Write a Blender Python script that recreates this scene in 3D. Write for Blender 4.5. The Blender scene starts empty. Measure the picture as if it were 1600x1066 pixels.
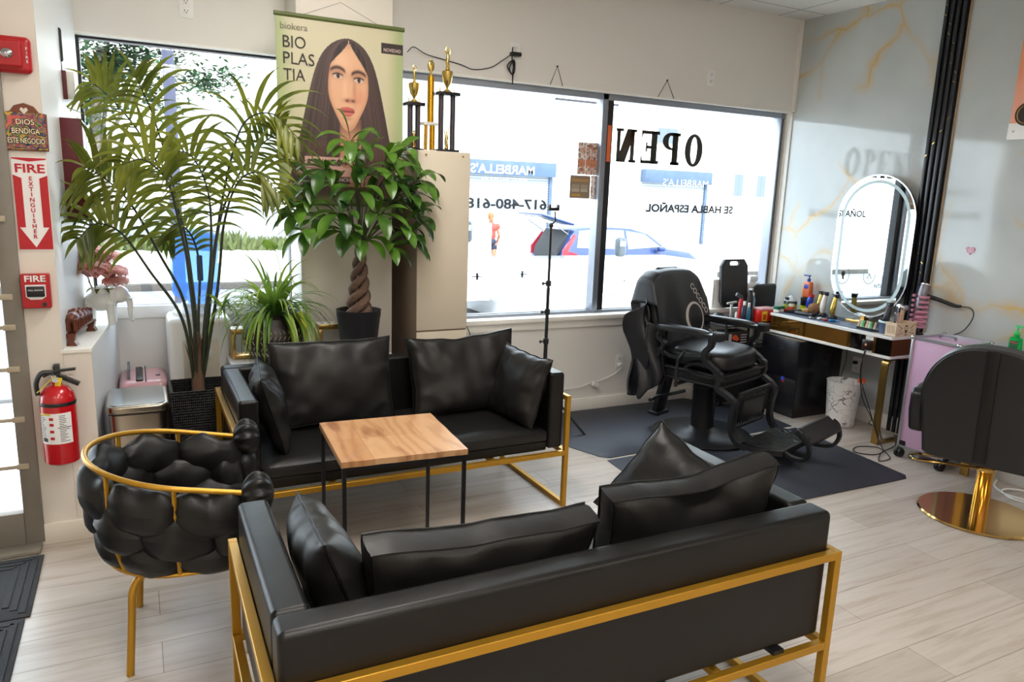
import bpy, bmesh, math, random
from mathutils import Vector, Matrix, Euler, noise
random.seed(7)
PI = math.pi
S = bpy.context.scene
COL = S.collection

# ---------------------------------------------------------------- camera, world, sun, exposure
cam = bpy.data.objects.new('camera', bpy.data.cameras.new('camera'))
COL.objects.link(cam)
_yaw, _pit, _rol = 0.475684343, 0.197295701, 0.0355285488
_f = Vector((math.sin(_yaw)*math.cos(_pit), math.cos(_yaw)*math.cos(_pit), -math.sin(_pit)))
_r0 = Vector((math.cos(_yaw), -math.sin(_yaw), 0)); _u0 = _r0.cross(_f)
_r = _r0*math.cos(_rol) + _u0*math.sin(_rol)
_u = _u0*math.cos(_rol) - _r0*math.sin(_rol)
_b = -_f
cam.matrix_world = Matrix(((_r.x, _u.x, _b.x, 0), (_r.y, _u.y, _b.y, 0), (_r.z, _u.z, _b.z, 1.62), (0, 0, 0, 1)))
cam.data.sensor_width = 36
cam.data.lens = 1146.91/1600*36
cam.data.clip_start = 0.05
cam.data.clip_end = 300
S.camera = cam

def lin(c):
    c = c/255.0
    return c/12.92 if c <= 0.04045 else ((c+0.055)/1.055)**2.4
def rgb(r, g, b): return (lin(r), lin(g), lin(b), 1.0)

W = bpy.data.worlds.new('sky'); S.world = W; W.use_nodes = True
_n = W.node_tree.nodes; _l = W.node_tree.links
_bg = _n['Background']; _bg.inputs['Color'].default_value = (0.78, 0.89, 1.0, 1); _bg.inputs['Strength'].default_value = 5.2

def light(name, kind, loc, rot, energy, color, size=(1, 1), portal=False):
    d = bpy.data.lights.new(name, kind); d.energy = energy; d.color = color
    if kind == 'AREA':
        d.shape = 'RECTANGLE'; d.size, d.size_y = size
        if portal: d.cycles.is_portal = True
    o = bpy.data.objects.new(name, d); o.location = loc; o.rotation_euler = rot; COL.objects.link(o)
    return o
sun = light('sun', 'SUN', (0, -10, 12), (math.radians(48), 0, math.radians(14)), 5.0, (1.0, 0.95, 0.88)); sun.data.angle = 0.01
# sampling portals in the window and door openings (they only guide the sky light)
light('portal_right_window', 'AREA', (3.4, 4.86, 1.56), (-PI/2, 0, 0), 1, (1, 1, 1), (3.0, 1.65), True)
light('portal_left_window', 'AREA', (0.32, 4.86, 1.65), (-PI/2, 0, 0), 1, (1, 1, 1), (1.3, 1.6), True)
light('portal_door', 'AREA', (-1.05, 3.9, 1.2), (-PI/2, 0, 0), 1, (1, 1, 1), (1.2, 2.3), True)

S.view_settings.view_transform = 'Standard'
S.view_settings.look = 'None'
S.view_settings.exposure = 0.48
S.view_settings.gamma = 1.0
S.view_settings.use_curve_mapping = False
S.cycles.use_denoising = True
S.cycles.max_bounces = 8; S.cycles.diffuse_bounces = 5; S.cycles.glossy_bounces = 5
S.cycles.transmission_bounces = 6; S.cycles.transparent_max_bounces = 12
S.cycles.sample_clamp_indirect = 6.0
S.cycles.caustics_reflective = False; S.cycles.caustics_refractive = False

# ---------------------------------------------------------------- helpers
def V(*a): return Vector(a)
def rot(x=0, y=0, z=0): return Euler((math.radians(x), math.radians(y), math.radians(z))).to_matrix().to_4x4()
def T(x, y, z): return Matrix.Translation((x, y, z))

class MB:
    """collects shapes in one bmesh"""
    def __init__(s): s.bm = bmesh.new(); s.m = 0; s.M = Matrix.Identity(4)
    def _add(s, vs, fs, smooth=True):
        out = [s.bm.verts.new(s.M @ Vector(v)) for v in vs]
        for f in fs:
            try:
                g = s.bm.faces.new([out[i] for i in f]); g.material_index = s.m; g.smooth = smooth
            except ValueError: pass
        return out
    def hull(s, pts, smooth=True):
        bm = bmesh.new()
        for p in pts: bm.verts.new(p)
        bmesh.ops.remove_doubles(bm, verts=bm.verts, dist=1e-6)
        bmesh.ops.convex_hull(bm, input=bm.verts)
        bmesh.ops.dissolve_limit(bm, angle_limit=0.01, verts=bm.verts, edges=bm.edges)
        bm.verts.index_update()
        s._add([v.co.copy() for v in bm.verts], [[v.index for v in f.verts] for f in bm.faces], smooth)
        bm.free()
    def box(s, c, d, r=0.0, seg=2, R=None, taper=None):
        """box centred on c with size d, edges rounded by r"""
        hx, hy, hz = d[0]/2, d[1]/2, d[2]/2
        r = min(r, hx*.98, hy*.98, hz*.98); pts = []
        for sx in (-1, 1):
            for sy in (-1, 1):
                for sz in (-1, 1):
                    if r <= 0: loc = [V(sx*hx, sy*hy, sz*hz)]
                    else:
                        loc = []
                        for i in range(seg+1):
                            for j in range(seg+1):
                                a = PI/2*i/seg; b = PI/2*j/seg
                                n = V(math.cos(b)*math.cos(a)*sx, math.cos(b)*math.sin(a)*sy, math.sin(b)*sz)
                                loc.append(V(sx*(hx-r), sy*(hy-r), sz*(hz-r)) + n*r)
                    pts += loc
        if taper: pts = [V(p.x*(1+(taper[0]-1)*(p.z/hz+1)/2), p.y*(1+(taper[1]-1)*(p.z/hz+1)/2), p.z) for p in pts]
        M = T(*c) @ (R if R else Matrix.Identity(4))
        s.hull([M @ p for p in pts], r > 0)
    def b2(s, x0, x1, y0, y1, z0, z1, r=0.0, seg=2):
        s.box(((x0+x1)/2, (y0+y1)/2, (z0+z1)/2), (abs(x1-x0), abs(y1-y0), abs(z1-z0)), r, seg)
    def tube(s, pts, r, seg=8, caps=True, closed=False, prof=None):
        """round (or prof) sweep along pts; r number or list"""
        P = [Vector(p) for p in pts]; n = len(P)
        rs = r if isinstance(r, (list, tuple)) else [r]*n
        prof = prof or [(math.cos(2*PI*i/seg), math.sin(2*PI*i/seg)) for i in range(seg)]
        k = len(prof)
        def tang(i):
            if closed: d = P[(i+1) % n]-P[i-1]
            else: d = P[min(i+1, n-1)]-P[max(i-1, 0)]
            return d.normalized() if d.length > 1e-9 else V(0, 0, 1)
        t = tang(0); up = V(0, 0, 1) if abs(t.z) < .9 else V(0, 1, 0)
        a = t.cross(up).normalized(); vs = []
        for i in range(n):
            t = tang(i); a = (a - t*a.dot(t)).normalized(); b = t.cross(a)
            for (x, y) in prof: vs.append(P[i] + (a*x + b*y)*rs[i])
        fs = []
        for i in range(n if closed else n-1):
            for j in range(k):
                i2 = (i+1) % n
                fs.append((i*k+j, i*k+(j+1) % k, i2*k+(j+1) % k, i2*k+j))
        if caps and not closed: fs += [tuple(reversed(range(k))), tuple(range((n-1)*k, n*k))]
        s._add(vs, fs, True)
    def bar(s, pts, w, h, up=(0, 0, 1), closed=False):
        """rectangular sweep: w across, h along 'up'"""
        P = [Vector(p) for p in pts]; n = len(P); U0 = Vector(up); vs = []; fs = []
        for i in range(n):
            if closed: d1 = (P[i]-P[i-1]).normalized(); d2 = (P[(i+1) % n]-P[i]).normalized()
            else:
                d1 = (P[i]-P[i-1]).normalized() if i else (P[1]-P[0]).normalized()
                d2 = (P[i+1]-P[i]).normalized() if i < n-1 else d1
            t = (d1+d2).normalized(); k = 1/max(.35, t.dot(d2))
            side = t.cross(U0)
            side = side.normalized() if side.length > 1e-5 else V(1, 0, 0)
            upv = side.cross(t).normalized()
            # stretch in the bend plane
            bend = (d2-d1); bk = k
            sw = bk if bend.length > 1e-4 and abs(bend.normalized().dot(side)) > .5 else 1
            sh = bk if bend.length > 1e-4 and abs(bend.normalized().dot(upv)) > .5 else 1
            for (x, y) in ((-1, -1), (1, -1), (1, 1), (-1, 1)): vs.append(P[i]+side*x*w/2*sw+upv*y*h/2*sh)
        for i in range(n if closed else n-1):
            for j in range(4): fs.append((i*4+j, i*4+(j+1) % 4, ((i+1) % n)*4+(j+1) % 4, ((i+1) % n)*4+j))
        if not closed: fs += [(3, 2, 1, 0), tuple(range((n-1)*4, n*4))]
        s._add(vs, fs, False)
    def lathe(s, prof, o=(0, 0, 0), seg=28, R=None, sx=1, sy=1):
        vs = []; fs = []; M = T(*o) @ (R if R else Matrix.Identity(4)); k = len(prof)
        for i in range(seg):
            a = 2*PI*i/seg
            for (r, z) in prof: vs.append(M @ V(r*math.cos(a)*sx, r*math.sin(a)*sy, z))
        for i in range(seg):
            for j in range(k-1):
                a, b = i*k+j, ((i+1) % seg)*k+j; fs.append((a, b, b+1, a+1))
        out = s._add(vs, fs, True)
        bmesh.ops.remove_doubles(s.bm, verts=out, dist=1e-6)
    def cyl(s, a, b, r, seg=16, r2=None):
        a, b = Vector(a), Vector(b); d = (b-a); q = d.to_track_quat('Z', 'Y').to_matrix().to_4x4(); L = d.length
        r2 = r if r2 is None else r2
        s.lathe([(0, 0), (r, 0), (r2, L), (0, L)], tuple(a), seg, q)
    def ell(s, c, d, R=None, seg=16, rings=10, pw=1.0):
        """ellipsoid, radii d; pw<1 makes it boxier"""
        vs = []; fs = []; M = T(*c) @ (R if R else Matrix.Identity(4))
        sg = lambda x: math.copysign(abs(x)**pw, x)
        for i in range(rings+1):
            th = -PI/2+PI*i/rings
            for j in range(seg):
                ph = 2*PI*j/seg
                vs.append(M @ V(d[0]*sg(math.cos(th))*sg(math.cos(ph)), d[1]*sg(math.cos(th))*sg(math.sin(ph)), d[2]*sg(math.sin(th))))
        for i in range(rings):
            for j in range(seg): fs.append((i*seg+j, i*seg+(j+1) % seg, (i+1)*seg+(j+1) % seg, (i+1)*seg+j))
        out = s._add(vs, fs, True)
        bmesh.ops.remove_doubles(s.bm, verts=out, dist=1e-6)
    def prism(s, poly, h, M=None, smooth=False):
        """poly in XY extruded 0..h in Z, then moved by M"""
        M = M or Matrix.Identity(4); n = len(poly)
        vs = [M @ V(x, y, 0) for x, y in poly] + [M @ V(x, y, h) for x, y in poly]
        fs = [tuple(reversed(range(n))), tuple(range(n, 2*n))] + [(i, (i+1) % n, n+(i+1) % n, n+i) for i in range(n)]
        s._add(vs, fs, smooth)
    def ring(s, outer, inner, h, M=None):
        M = M or Matrix.Identity(4); n = len(outer)
        vs = [M @ V(x, y, 0) for x, y in outer]+[M @ V(x, y, 0) for x, y in inner]+[M @ V(x, y, h) for x, y in outer]+[M @ V(x, y, h) for x, y in inner]
        fs = []
        for i in range(n):
            j = (i+1) % n
            fs += [(i, n+i, n+j, j), (2*n+i, 2*n+j, 3*n+j, 3*n+i), (i, j, 2*n+j, 2*n+i), (n+i, 3*n+i, 3*n+j, n+j)]
        s._add(vs, fs, False)
    def grid(s, fn, nu, nv, smooth=True, wrap=False):
        vs = [fn(i/(nu-(0 if wrap else 1)), j/(nv-1)) for j in range(nv) for i in range(nu)]; fs = []
        for j in range(nv-1):
            for i in range(nu if wrap else nu-1):
                i2 = (i+1) % nu
                fs.append((j*nu+i, j*nu+i2, (j+1)*nu+i2, (j+1)*nu+i))
        return s._add(vs, fs, smooth)

def obj(name, mb, mats, parent=None, loc=None, wn=False, sharp=40, **props):
    me = bpy.data.meshes.new(name)
    bmesh.ops.recalc_face_normals(mb.bm, faces=mb.bm.faces)
    mb.bm.to_mesh(me); mb.bm.free()
    for m in (mats if isinstance(mats, (list, tuple)) else [mats]): me.materials.append(m)
    try: me.set_sharp_from_angle(angle=math.radians(sharp))
    except Exception: pass
    o = bpy.data.objects.new(name, me); COL.objects.link(o)
    if parent: o.parent = parent
    if loc: o.location = loc
    if wn:
        w = o.modifiers.new('wn', 'WEIGHTED_NORMAL'); w.keep_sharp = True
    for k, v in props.items(): o[k] = v
    return o
def thing(name, label, cat, loc=(0, 0, 0), rz=0, group=None, r3=None):
    o = bpy.data.objects.new(name, None); COL.objects.link(o); o.empty_display_size = .05
    o.location = loc; o.rotation_euler = r3 if r3 else (0, 0, math.radians(rz))
    o['label'] = label; o['category'] = cat
    if group: o['group'] = group
    return o
def tag(o, label, cat, group=None, kind=None):
    o['label'] = label; o['category'] = cat
    if group: o['group'] = group
    if kind: o['kind'] = kind
    return o
def struct(name, mb, m, parent=None, **k):
    o = obj(name, mb, m, parent, **k)
    if not parent: o['kind'] = 'structure'
    return o
def kids(o): return [c for c in bpy.data.objects if c.parent == o]
def dup(root, loc=None, rz=None, label=None, group=None):
    r = root.copy(); COL.objects.link(r)
    if loc: r.location = loc
    if rz is not None: r.rotation_euler = (0, 0, math.radians(rz))
    if label: r['label'] = label
    if group: r['group'] = group
    for ch in kids(root):
        c = ch.copy(); COL.objects.link(c); c.parent = r
        for g in kids(ch):
            d = g.copy(); COL.objects.link(d); d.parent = c
    return r
def sphere_mod(o, lv=1):
    m = o.modifiers.new('sub', 'SUBSURF'); m.levels = lv; m.render_levels = lv
def remesh(o, vox, sm=0):
    m = o.modifiers.new('remesh', 'REMESH'); m.mode = 'VOXEL'; m.voxel_size = vox; m.use_smooth_shade = True
    if sm:
        k = o.modifiers.new('smooth', 'SMOOTH'); k.factor = .6; k.iterations = sm
def text(s, size, mat, parent=None, M=None, ext=0.0005, name='lettering', align='CENTER', bold=0.0, width=None, spacing=1.0):
    cu = bpy.data.curves.new('t', 'FONT'); cu.body = s; cu.size = size; cu.extrude = ext; cu.offset = bold
    cu.align_x = align; cu.align_y = 'CENTER'; cu.space_line = spacing; cu.resolution_u = 3
    t = bpy.data.objects.new('t', cu); COL.objects.link(t)
    bpy.context.view_layer.update()
    me = bpy.data.meshes.new_from_object(t.evaluated_get(bpy.context.evaluated_depsgraph_get()))
    bpy.data.objects.remove(t); bpy.data.curves.remove(cu)
    if width:
        xs = [v.co.x for v in me.vertices]; k = width/(max(xs)-min(xs))
        for v in me.vertices: v.co.x *= k
    if M: me.transform(M)
    me.materials.clear(); me.materials.append(mat); me.name = name
    o = bpy.data.objects.new(name, me); COL.objects.link(o)
    if parent: o.parent = parent
    return o
def smooth_path(pts, n=8):
    """Catmull-Rom through pts"""
    P = [Vector(p) for p in pts]; Q = [P[0]*2-P[1]]+P+[P[-1]*2-P[-2]]; out = []
    for i in range(1, len(Q)-2):
        for k in range(n):
            t = k/n; a, b, c, d = Q[i-1], Q[i], Q[i+1], Q[i+2]
            out.append(.5*((2*b)+(c-a)*t+(2*a-5*b+4*c-d)*t*t+(3*b-a-3*c+d)*t**3))
    out.append(P[-1]); return out
def arcpts(cx, cy, r, a0, a1, n):
    return [(cx+r*math.cos(math.radians(a0+(a1-a0)*i/n)), cy+r*math.sin(math.radians(a0+(a1-a0)*i/n))) for i in range(n+1)]
def rrect(w, h, r, n=5):
    out = []
    for cx, cy, a in ((w/2-r, h/2-r, 0), (-w/2+r, h/2-r, 90), (-w/2+r, -h/2+r, 180), (w/2-r, -h/2+r, 270)):
        out += arcpts(cx, cy, r, a, a+90, n)
    return out

# ---------------------------------------------------------------- materials
def mat(name, color=(.8, .8, .8, 1), rough=.5, metal=0, spec=.5, bump=0, bscale=60, var=0, vscale=4, coat=0, trans=0, alpha=1, emit=None, es=0, aniso=None, stretch=None):
    m = bpy.data.materials.new(name); m.use_nodes = True; nt = m.node_tree; p = nt.nodes['Principled BSDF']
    p.inputs['Base Color'].default_value = color; p.inputs['Roughness'].default_value = rough; p.inputs['Metallic'].default_value = metal
    p.inputs['Specular IOR Level'].default_value = spec; p.inputs['Coat Weight'].default_value = coat
    p.inputs['Transmission Weight'].default_value = trans; p.inputs['Alpha'].default_value = alpha
    if emit: p.inputs['Emission Color'].default_value = emit; p.inputs['Emission Strength'].default_value = es
    tc = nt.nodes.new('ShaderNodeTexCoord'); mp = nt.nodes.new('ShaderNodeMapping'); nt.links.new(tc.outputs['Object'], mp.inputs[0])
    if stretch: mp.inputs['Scale'].default_value = stretch
    if var:
        n = nt.nodes.new('ShaderNodeTexNoise'); n.inputs['Scale'].default_value = vscale; n.inputs['Detail'].default_value = 6
        nt.links.new(mp.outputs[0], n.inputs['Vector'])
        mx = nt.nodes.new('ShaderNodeMix'); mx.data_type = 'RGBA'
        mx.inputs[6].default_value = tuple(c*(1-var) for c in color[:3])+(1,); mx.inputs[7].default_value = tuple(min(1, c*(1+var)) for c in color[:3])+(1,)
        nt.links.new(n.outputs[0], mx.inputs[0]); nt.links.new(mx.outputs[2], p.inputs['Base Color'])
    if bump:
        n = nt.nodes.new('ShaderNodeTexNoise'); n.inputs['Scale'].default_value = bscale; n.inputs['Detail'].default_value = 4
        nt.links.new(mp.outputs[0], n.inputs['Vector'])
        b = nt.nodes.new('ShaderNodeBump'); b.inputs['Strength'].default_value = bump; b.inputs['Distance'].default_value = .01
        nt.links.new(n.outputs[0], b.inputs['Height']); nt.links.new(b.outputs[0], p.inputs['Normal'])
    return m
def nodes(m): return m.node_tree.nodes, m.node_tree.links, m.node_tree.nodes['Principled BSDF']
def ramp(n, stops):
    r = n.new('ShaderNodeValToRGB'); e = r.color_ramp.elements
    while len(e) > 1: e.remove(e[-1])
    e[0].position, e[0].color = stops[0]
    for pos, c in stops[1:]:
        k = e.new(pos); k.color = c
    return r
def attr_mat(name, rough=.5, coat=0):
    m = mat(name, rough=rough, coat=coat); n, l, p = nodes(m)
    a = n.new('ShaderNodeAttribute'); a.attribute_name = 'Col'; l.new(a.outputs['Color'], p.inputs['Base Color']); return m

M_wall = mat('painted wall cream', rgb(226, 219, 208), .55, bump=.05, bscale=120, var=.025, vscale=1.5)
M_white = mat('painted trim white', rgb(238, 235, 228), .4)
M_stub = mat('painted side wall white', rgb(224, 226, 226), .45)
M_black = mat('black satin plastic', rgb(24, 24, 26), .42)
M_blackm = mat('black powder coated metal', rgb(28, 29, 32), .35, spec=.4)
M_alu_dark = mat('dark bronze aluminium', rgb(38, 38, 42), .4, metal=.3)
M_alu = mat('grey aluminium', rgb(150, 156, 168), .35, metal=.6)
M_gold = mat('gold painted metal', rgb(182, 136, 40), .36, metal=.6, var=.06, vscale=20)
M_goldp = mat('polished gold metal', rgb(206, 168, 98), .12, metal=1)
M_goldb = mat('brushed brass', rgb(186, 150, 88), .28, metal=1)
M_chrome = mat('chrome', rgb(200, 200, 205), .1, metal=1)
M_steel = mat('brushed stainless steel', rgb(176, 166, 152), .26, metal=1, bump=.04, bscale=30, stretch=(1, 1, 40))
def leather(name, c, rough, bs, seed=0):
    m = mat(name, c, rough, spec=.36); n, l, p = nodes(m)
    tc = n.new('ShaderNodeTexCoord'); a = n.new('ShaderNodeTexVoronoi'); a.inputs['Scale'].default_value = 420
    w = n.new('ShaderNodeTexNoise'); w.inputs['Scale'].default_value = 7; w.inputs['Detail'].default_value = 3
    l.new(tc.outputs['Object'], a.inputs['Vector']); l.new(tc.outputs['Object'], w.inputs['Vector'])
    b1 = n.new('ShaderNodeBump'); b1.inputs['Strength'].default_value = .12; b1.inputs['Distance'].default_value = .002
    b2 = n.new('ShaderNodeBump'); b2.inputs['Strength'].default_value = bs; b2.inputs['Distance'].default_value = .03
    l.new(a.outputs['Distance'], b1.inputs['Height']); l.new(w.outputs[0], b2.inputs['Height']); l.new(b2.outputs[0], b1.inputs['Normal']); l.new(b1.outputs[0], p.inputs['Normal'])
    return m
M_leather = leather('black faux leather', rgb(12, 11, 10), .38, .06)
M_leathers = leather('soft black faux leather', rgb(25, 24, 23), .40, .13)
M_puff = leather('puffy black faux leather', rgb(19, 19, 19), .40, .12)
M_vinyl = mat('black vinyl seat', rgb(19, 20, 23), .35, bump=.03, bscale=200)
M_nylon = mat('black nylon cloth', rgb(22, 23, 29), .42, bump=.05, bscale=15)
M_mat = mat('blue black rubber mat', rgb(44, 47, 58), .55, bump=.15, bscale=90)
M_paper = mat('white paper', rgb(240, 240, 240), .6)
M_whitep = mat('white plastic', rgb(235, 235, 232), .35)
M_red = mat('glossy red paint', rgb(190, 18, 28), .22, coat=.4)
M_redm = mat('red plastic', rgb(178, 22, 30), .35)
M_maroon = mat('maroon board', rgb(92, 16, 28), .5)
M_print = mat('print black', rgb(22, 22, 24), .5)
M_printw = mat('print white', rgb(240, 240, 240), .5)
M_printr = mat('print red', rgb(188, 24, 36), .5)
M_wooddk = mat('reddish brown carved wood', rgb(92, 44, 26), .3, var=.25, vscale=30)
M_desk = mat('white glossy laminate', rgb(236, 234, 230), .15)
M_navy = mat('navy counter mat', rgb(62, 74, 98), .5)
M_pink = mat('rose pink hard shell', rgb(196, 152, 156), .28)
M_pinkc = mat('pink lilac panel', rgb(206, 168, 200), .3, bump=.05, bscale=80)
M_green_t = None
M_rubber = mat('black cable rubber', rgb(18, 18, 20), .5)
M_cardb = mat('cardboard', rgb(160, 130, 98), .8)
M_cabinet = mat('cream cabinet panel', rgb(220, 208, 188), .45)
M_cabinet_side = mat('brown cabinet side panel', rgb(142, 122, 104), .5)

def glass_mat(name, tint=(1, 1, 1, 1), f=1.45):
    m = bpy.data.materials.new(name); m.use_nodes = True; n = m.node_tree.nodes; l = m.node_tree.links; n.clear()
    o = n.new('ShaderNodeOutputMaterial'); t = n.new('ShaderNodeBsdfTransparent'); g = n.new('ShaderNodeBsdfGlossy'); x = n.new('ShaderNodeMixShader'); fr = n.new('ShaderNodeFresnel')
    fr.inputs[0].default_value = f; t.inputs[0].default_value = tint; g.inputs['Roughness'].default_value = .0
    ge = n.new('ShaderNodeNewGeometry'); k = n.new('ShaderNodeMath'); k.operation = 'SUBTRACT'; k.inputs[0].default_value = 1; l.new(ge.outputs['Backfacing'], k.inputs[1])
    k2 = n.new('ShaderNodeMath'); k2.operation = 'MULTIPLY'; l.new(fr.outputs[0], k2.inputs[0]); l.new(k.outputs[0], k2.inputs[1]); l.new(k2.outputs[0], x.inputs[0]); l.new(t.outputs[0], x.inputs[1]); l.new(g.outputs[0], x.inputs[2]); l.new(x.outputs[0], o.inputs[0]); return m
M_glass = glass_mat('window glass', (.97, .985, .98, 1))
def thin_plastic(name, c, a=.5, rough=.15):
    m = bpy.data.materials.new(name); m.use_nodes = True; n = m.node_tree.nodes; l = m.node_tree.links; p = n['Principled BSDF']; p.inputs['Base Color'].default_value = c; p.inputs['Roughness'].default_value = rough
    t = n.new('ShaderNodeBsdfTransparent'); t.inputs[0].default_value = tuple(.35+.65*v for v in c[:3])+(1,); tl = n.new('ShaderNodeBsdfTranslucent'); tl.inputs[0].default_value = c
    x = n.new('ShaderNodeMixShader'); x2 = n.new('ShaderNodeMixShader'); x2.inputs[0].default_value = .5; l.new(p.outputs[0], x2.inputs[1]); l.new(tl.outputs[0], x2.inputs[2]); x.inputs[0].default_value = a
    l.new(t.outputs[0], x.inputs[1]); l.new(x2.outputs[0], x.inputs[2]); l.new(x.outputs[0], n['Material Output'].inputs[0]); return m
M_clear = glass_mat('clear plastic', (.85, .87, .88, 1), 1.3)
# ---------------------------------------------------------------- room
XR, YW, ZC, XL, YB = 4.918, 4.607, 3.08, -3.2, -3.2
# floor planks
M_floor = mat('pale wood plank floor', rough=.32); n, l, p = nodes(M_floor)
tc = n.new('ShaderNodeTexCoord'); mp = n.new('ShaderNodeMapping'); l.new(tc.outputs['Object'], mp.inputs[0])
br = n.new('ShaderNodeTexBrick'); br.inputs['Scale'].default_value = 1; br.inputs['Brick Width'].default_value = 1.25; br.inputs['Row Height'].default_value = .19
br.inputs['Mortar Size'].default_value = .0015; br.inputs['Bias'].default_value = 0; br.offset = .37
br.inputs['Color1'].default_value = rgb(206, 199, 193); br.inputs['Color2'].default_value = rgb(190, 182, 175); br.inputs['Mortar'].default_value = rgb(142, 128, 114)
l.new(mp.outputs[0], br.inputs['Vector'])
mp2 = n.new('ShaderNodeMapping'); mp2.inputs['Scale'].default_value = (1.2, 14, 1); l.new(tc.outputs['Object'], mp2.inputs[0])
gn = n.new('ShaderNodeTexNoise'); gn.inputs['Scale'].default_value = 1.6; gn.inputs['Detail'].default_value = 8; gn.inputs['Roughness'].default_value = .65; gn.inputs['Distortion'].default_value = .6; l.new(mp2.outputs[0], gn.inputs['Vector'])
gr = ramp(n, [(.25, rgb(200, 182, 160)), (.5, rgb(240, 236, 230)), (.75, rgb(255, 252, 248))]); l.new(gn.outputs[0], gr.inputs[0])
mx = n.new('ShaderNodeMix'); mx.data_type = 'RGBA'; mx.blend_type = 'MULTIPLY'; mx.inputs[0].default_value = .85
l.new(br.outputs[0], mx.inputs[6]); l.new(gr.outputs[0], mx.inputs[7]); l.new(mx.outputs[2], p.inputs['Base Color'])
bp = n.new('ShaderNodeBump'); bp.inputs['Strength'].default_value = .08; bp.inputs['Distance'].default_value = .003; l.new(gn.outputs[0], bp.inputs['Height']); l.new(bp.outputs[0], p.inputs['Normal'])
b = MB(); b.b2(-.5, XR+.2, YB-.2, 4.86, -.12, 0); b.b2(XL-.2, -.5, YB-.2, 3.7, -.12, 0); struct('floor', b, M_floor)

# ceiling tiles
M_ceil = mat('white ceiling tiles', rough=.8); n, l, p = nodes(M_ceil)
tc = n.new('ShaderNodeTexCoord'); mp = n.new('ShaderNodeMapping'); mp.inputs['Location'].default_value = (.24, .5, 0); l.new(tc.outputs['Object'], mp.inputs[0])
br = n.new('ShaderNodeTexBrick'); br.offset = 0; br.inputs['Scale'].default_value = 1; br.inputs['Brick Width'].default_value = .61; br.inputs['Row Height'].default_value = 1.22; br.inputs['Mortar Size'].default_value = .006
br.inputs['Color1'].default_value = rgb(226, 226, 224); br.inputs['Color2'].default_value = rgb(222, 222, 220); br.inputs['Mortar'].default_value = rgb(150, 150, 150)
l.new(mp.outputs[0], br.inputs['Vector']); l.new(br.outputs[0], p.inputs['Base Color'])
b = MB(); b.b2(XL-.2, XR+.2, YB-.2, 4.95, ZC, ZC+.3); struct('ceiling', b, M_ceil)

# marble wall
M_marble = mat('glossy marble wall panel', rough=.07, spec=.5); n, l, p = nodes(M_marble)
tc = n.new('ShaderNodeTexCoord'); mp = n.new('ShaderNodeMapping'); mp.inputs['Rotation'].default_value = (0.5, 0, 0); l.new(tc.outputs['Object'], mp.inputs[0])
wn_ = n.new('ShaderNodeTexNoise'); wn_.inputs['Scale'].default_value = 1.3; wn_.inputs['Detail'].default_value = 5; l.new(mp.outputs[0], wn_.inputs['Vector'])
ad = n.new('ShaderNodeMix'); ad.data_type = 'RGBA'; ad.inputs[0].default_value = .34; l.new(mp.outputs[0], ad.inputs[6]); l.new(wn_.outputs['Color'], ad.inputs[7])
vo = n.new('ShaderNodeTexVoronoi'); vo.feature = 'DISTANCE_TO_EDGE'; vo.inputs['Scale'].default_value = 2.3; l.new(ad.outputs[2], vo.inputs['Vector'])
rp = ramp(n, [(0, (1, 1, 1, 1)), (.016, (.45, .45, .45, 1)), (.06, (0, 0, 0, 1))]); l.new(vo.outputs['Distance'], rp.inputs[0])
mk = n.new('ShaderNodeTexNoise'); mk.inputs['Scale'].default_value = 1.5; mk.inputs['Detail'].default_value = 3; l.new(tc.outputs['Object'], mk.inputs['Vector'])
mr = ramp(n, [(.42, (0, 0, 0, 1)), (.60, (.9, .9, .9, 1))]); l.new(mk.outputs[0], mr.inputs[0])
ml = n.new('ShaderNodeMath'); ml.operation = 'MULTIPLY'; l.new(rp.outputs[0], ml.inputs[0]); l.new(mr.outputs[0], ml.inputs[1])
cl = n.new('ShaderNodeTexNoise'); cl.inputs['Scale'].default_value = 1.1; cl.inputs['Detail'].default_value = 4; l.new(tc.outputs['Object'], cl.inputs['Vector'])
cr = ramp(n, [(.3, rgb(172, 178, 178)), (.7, rgb(198, 202, 200))]); l.new(cl.outputs[0], cr.inputs[0])
mx = n.new('ShaderNodeMix'); mx.data_type = 'RGBA'; l.new(ml.outputs[0], mx.inputs[0]); l.new(cr.outputs[0], mx.inputs[6]); mx.inputs[7].default_value = rgb(204, 166, 96); l.new(mx.outputs[2], p.inputs['Base Color'])
bw = n.new('ShaderNodeTexNoise'); bw.inputs['Scale'].default_value = 1.6; bw.inputs['Detail'].default_value = 1; l.new(tc.outputs['Object'], bw.inputs['Vector'])
bp = n.new('ShaderNodeBump'); bp.inputs['Strength'].default_value = .25; bp.inputs['Distance'].default_value = .02; l.new(bw.outputs[0], bp.inputs['Height']); l.new(bp.outputs[0], p.inputs['Normal'])
b = MB(); b.b2(XR, XR+.2, YB-.2, 4.745, 0, ZC); struct('wall_right', b, M_marble)

M_wallf = mat('painted window wall', rgb(228, 225, 220), .55, bump=.05, bscale=120, var=.02, vscale=1.5)
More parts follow.
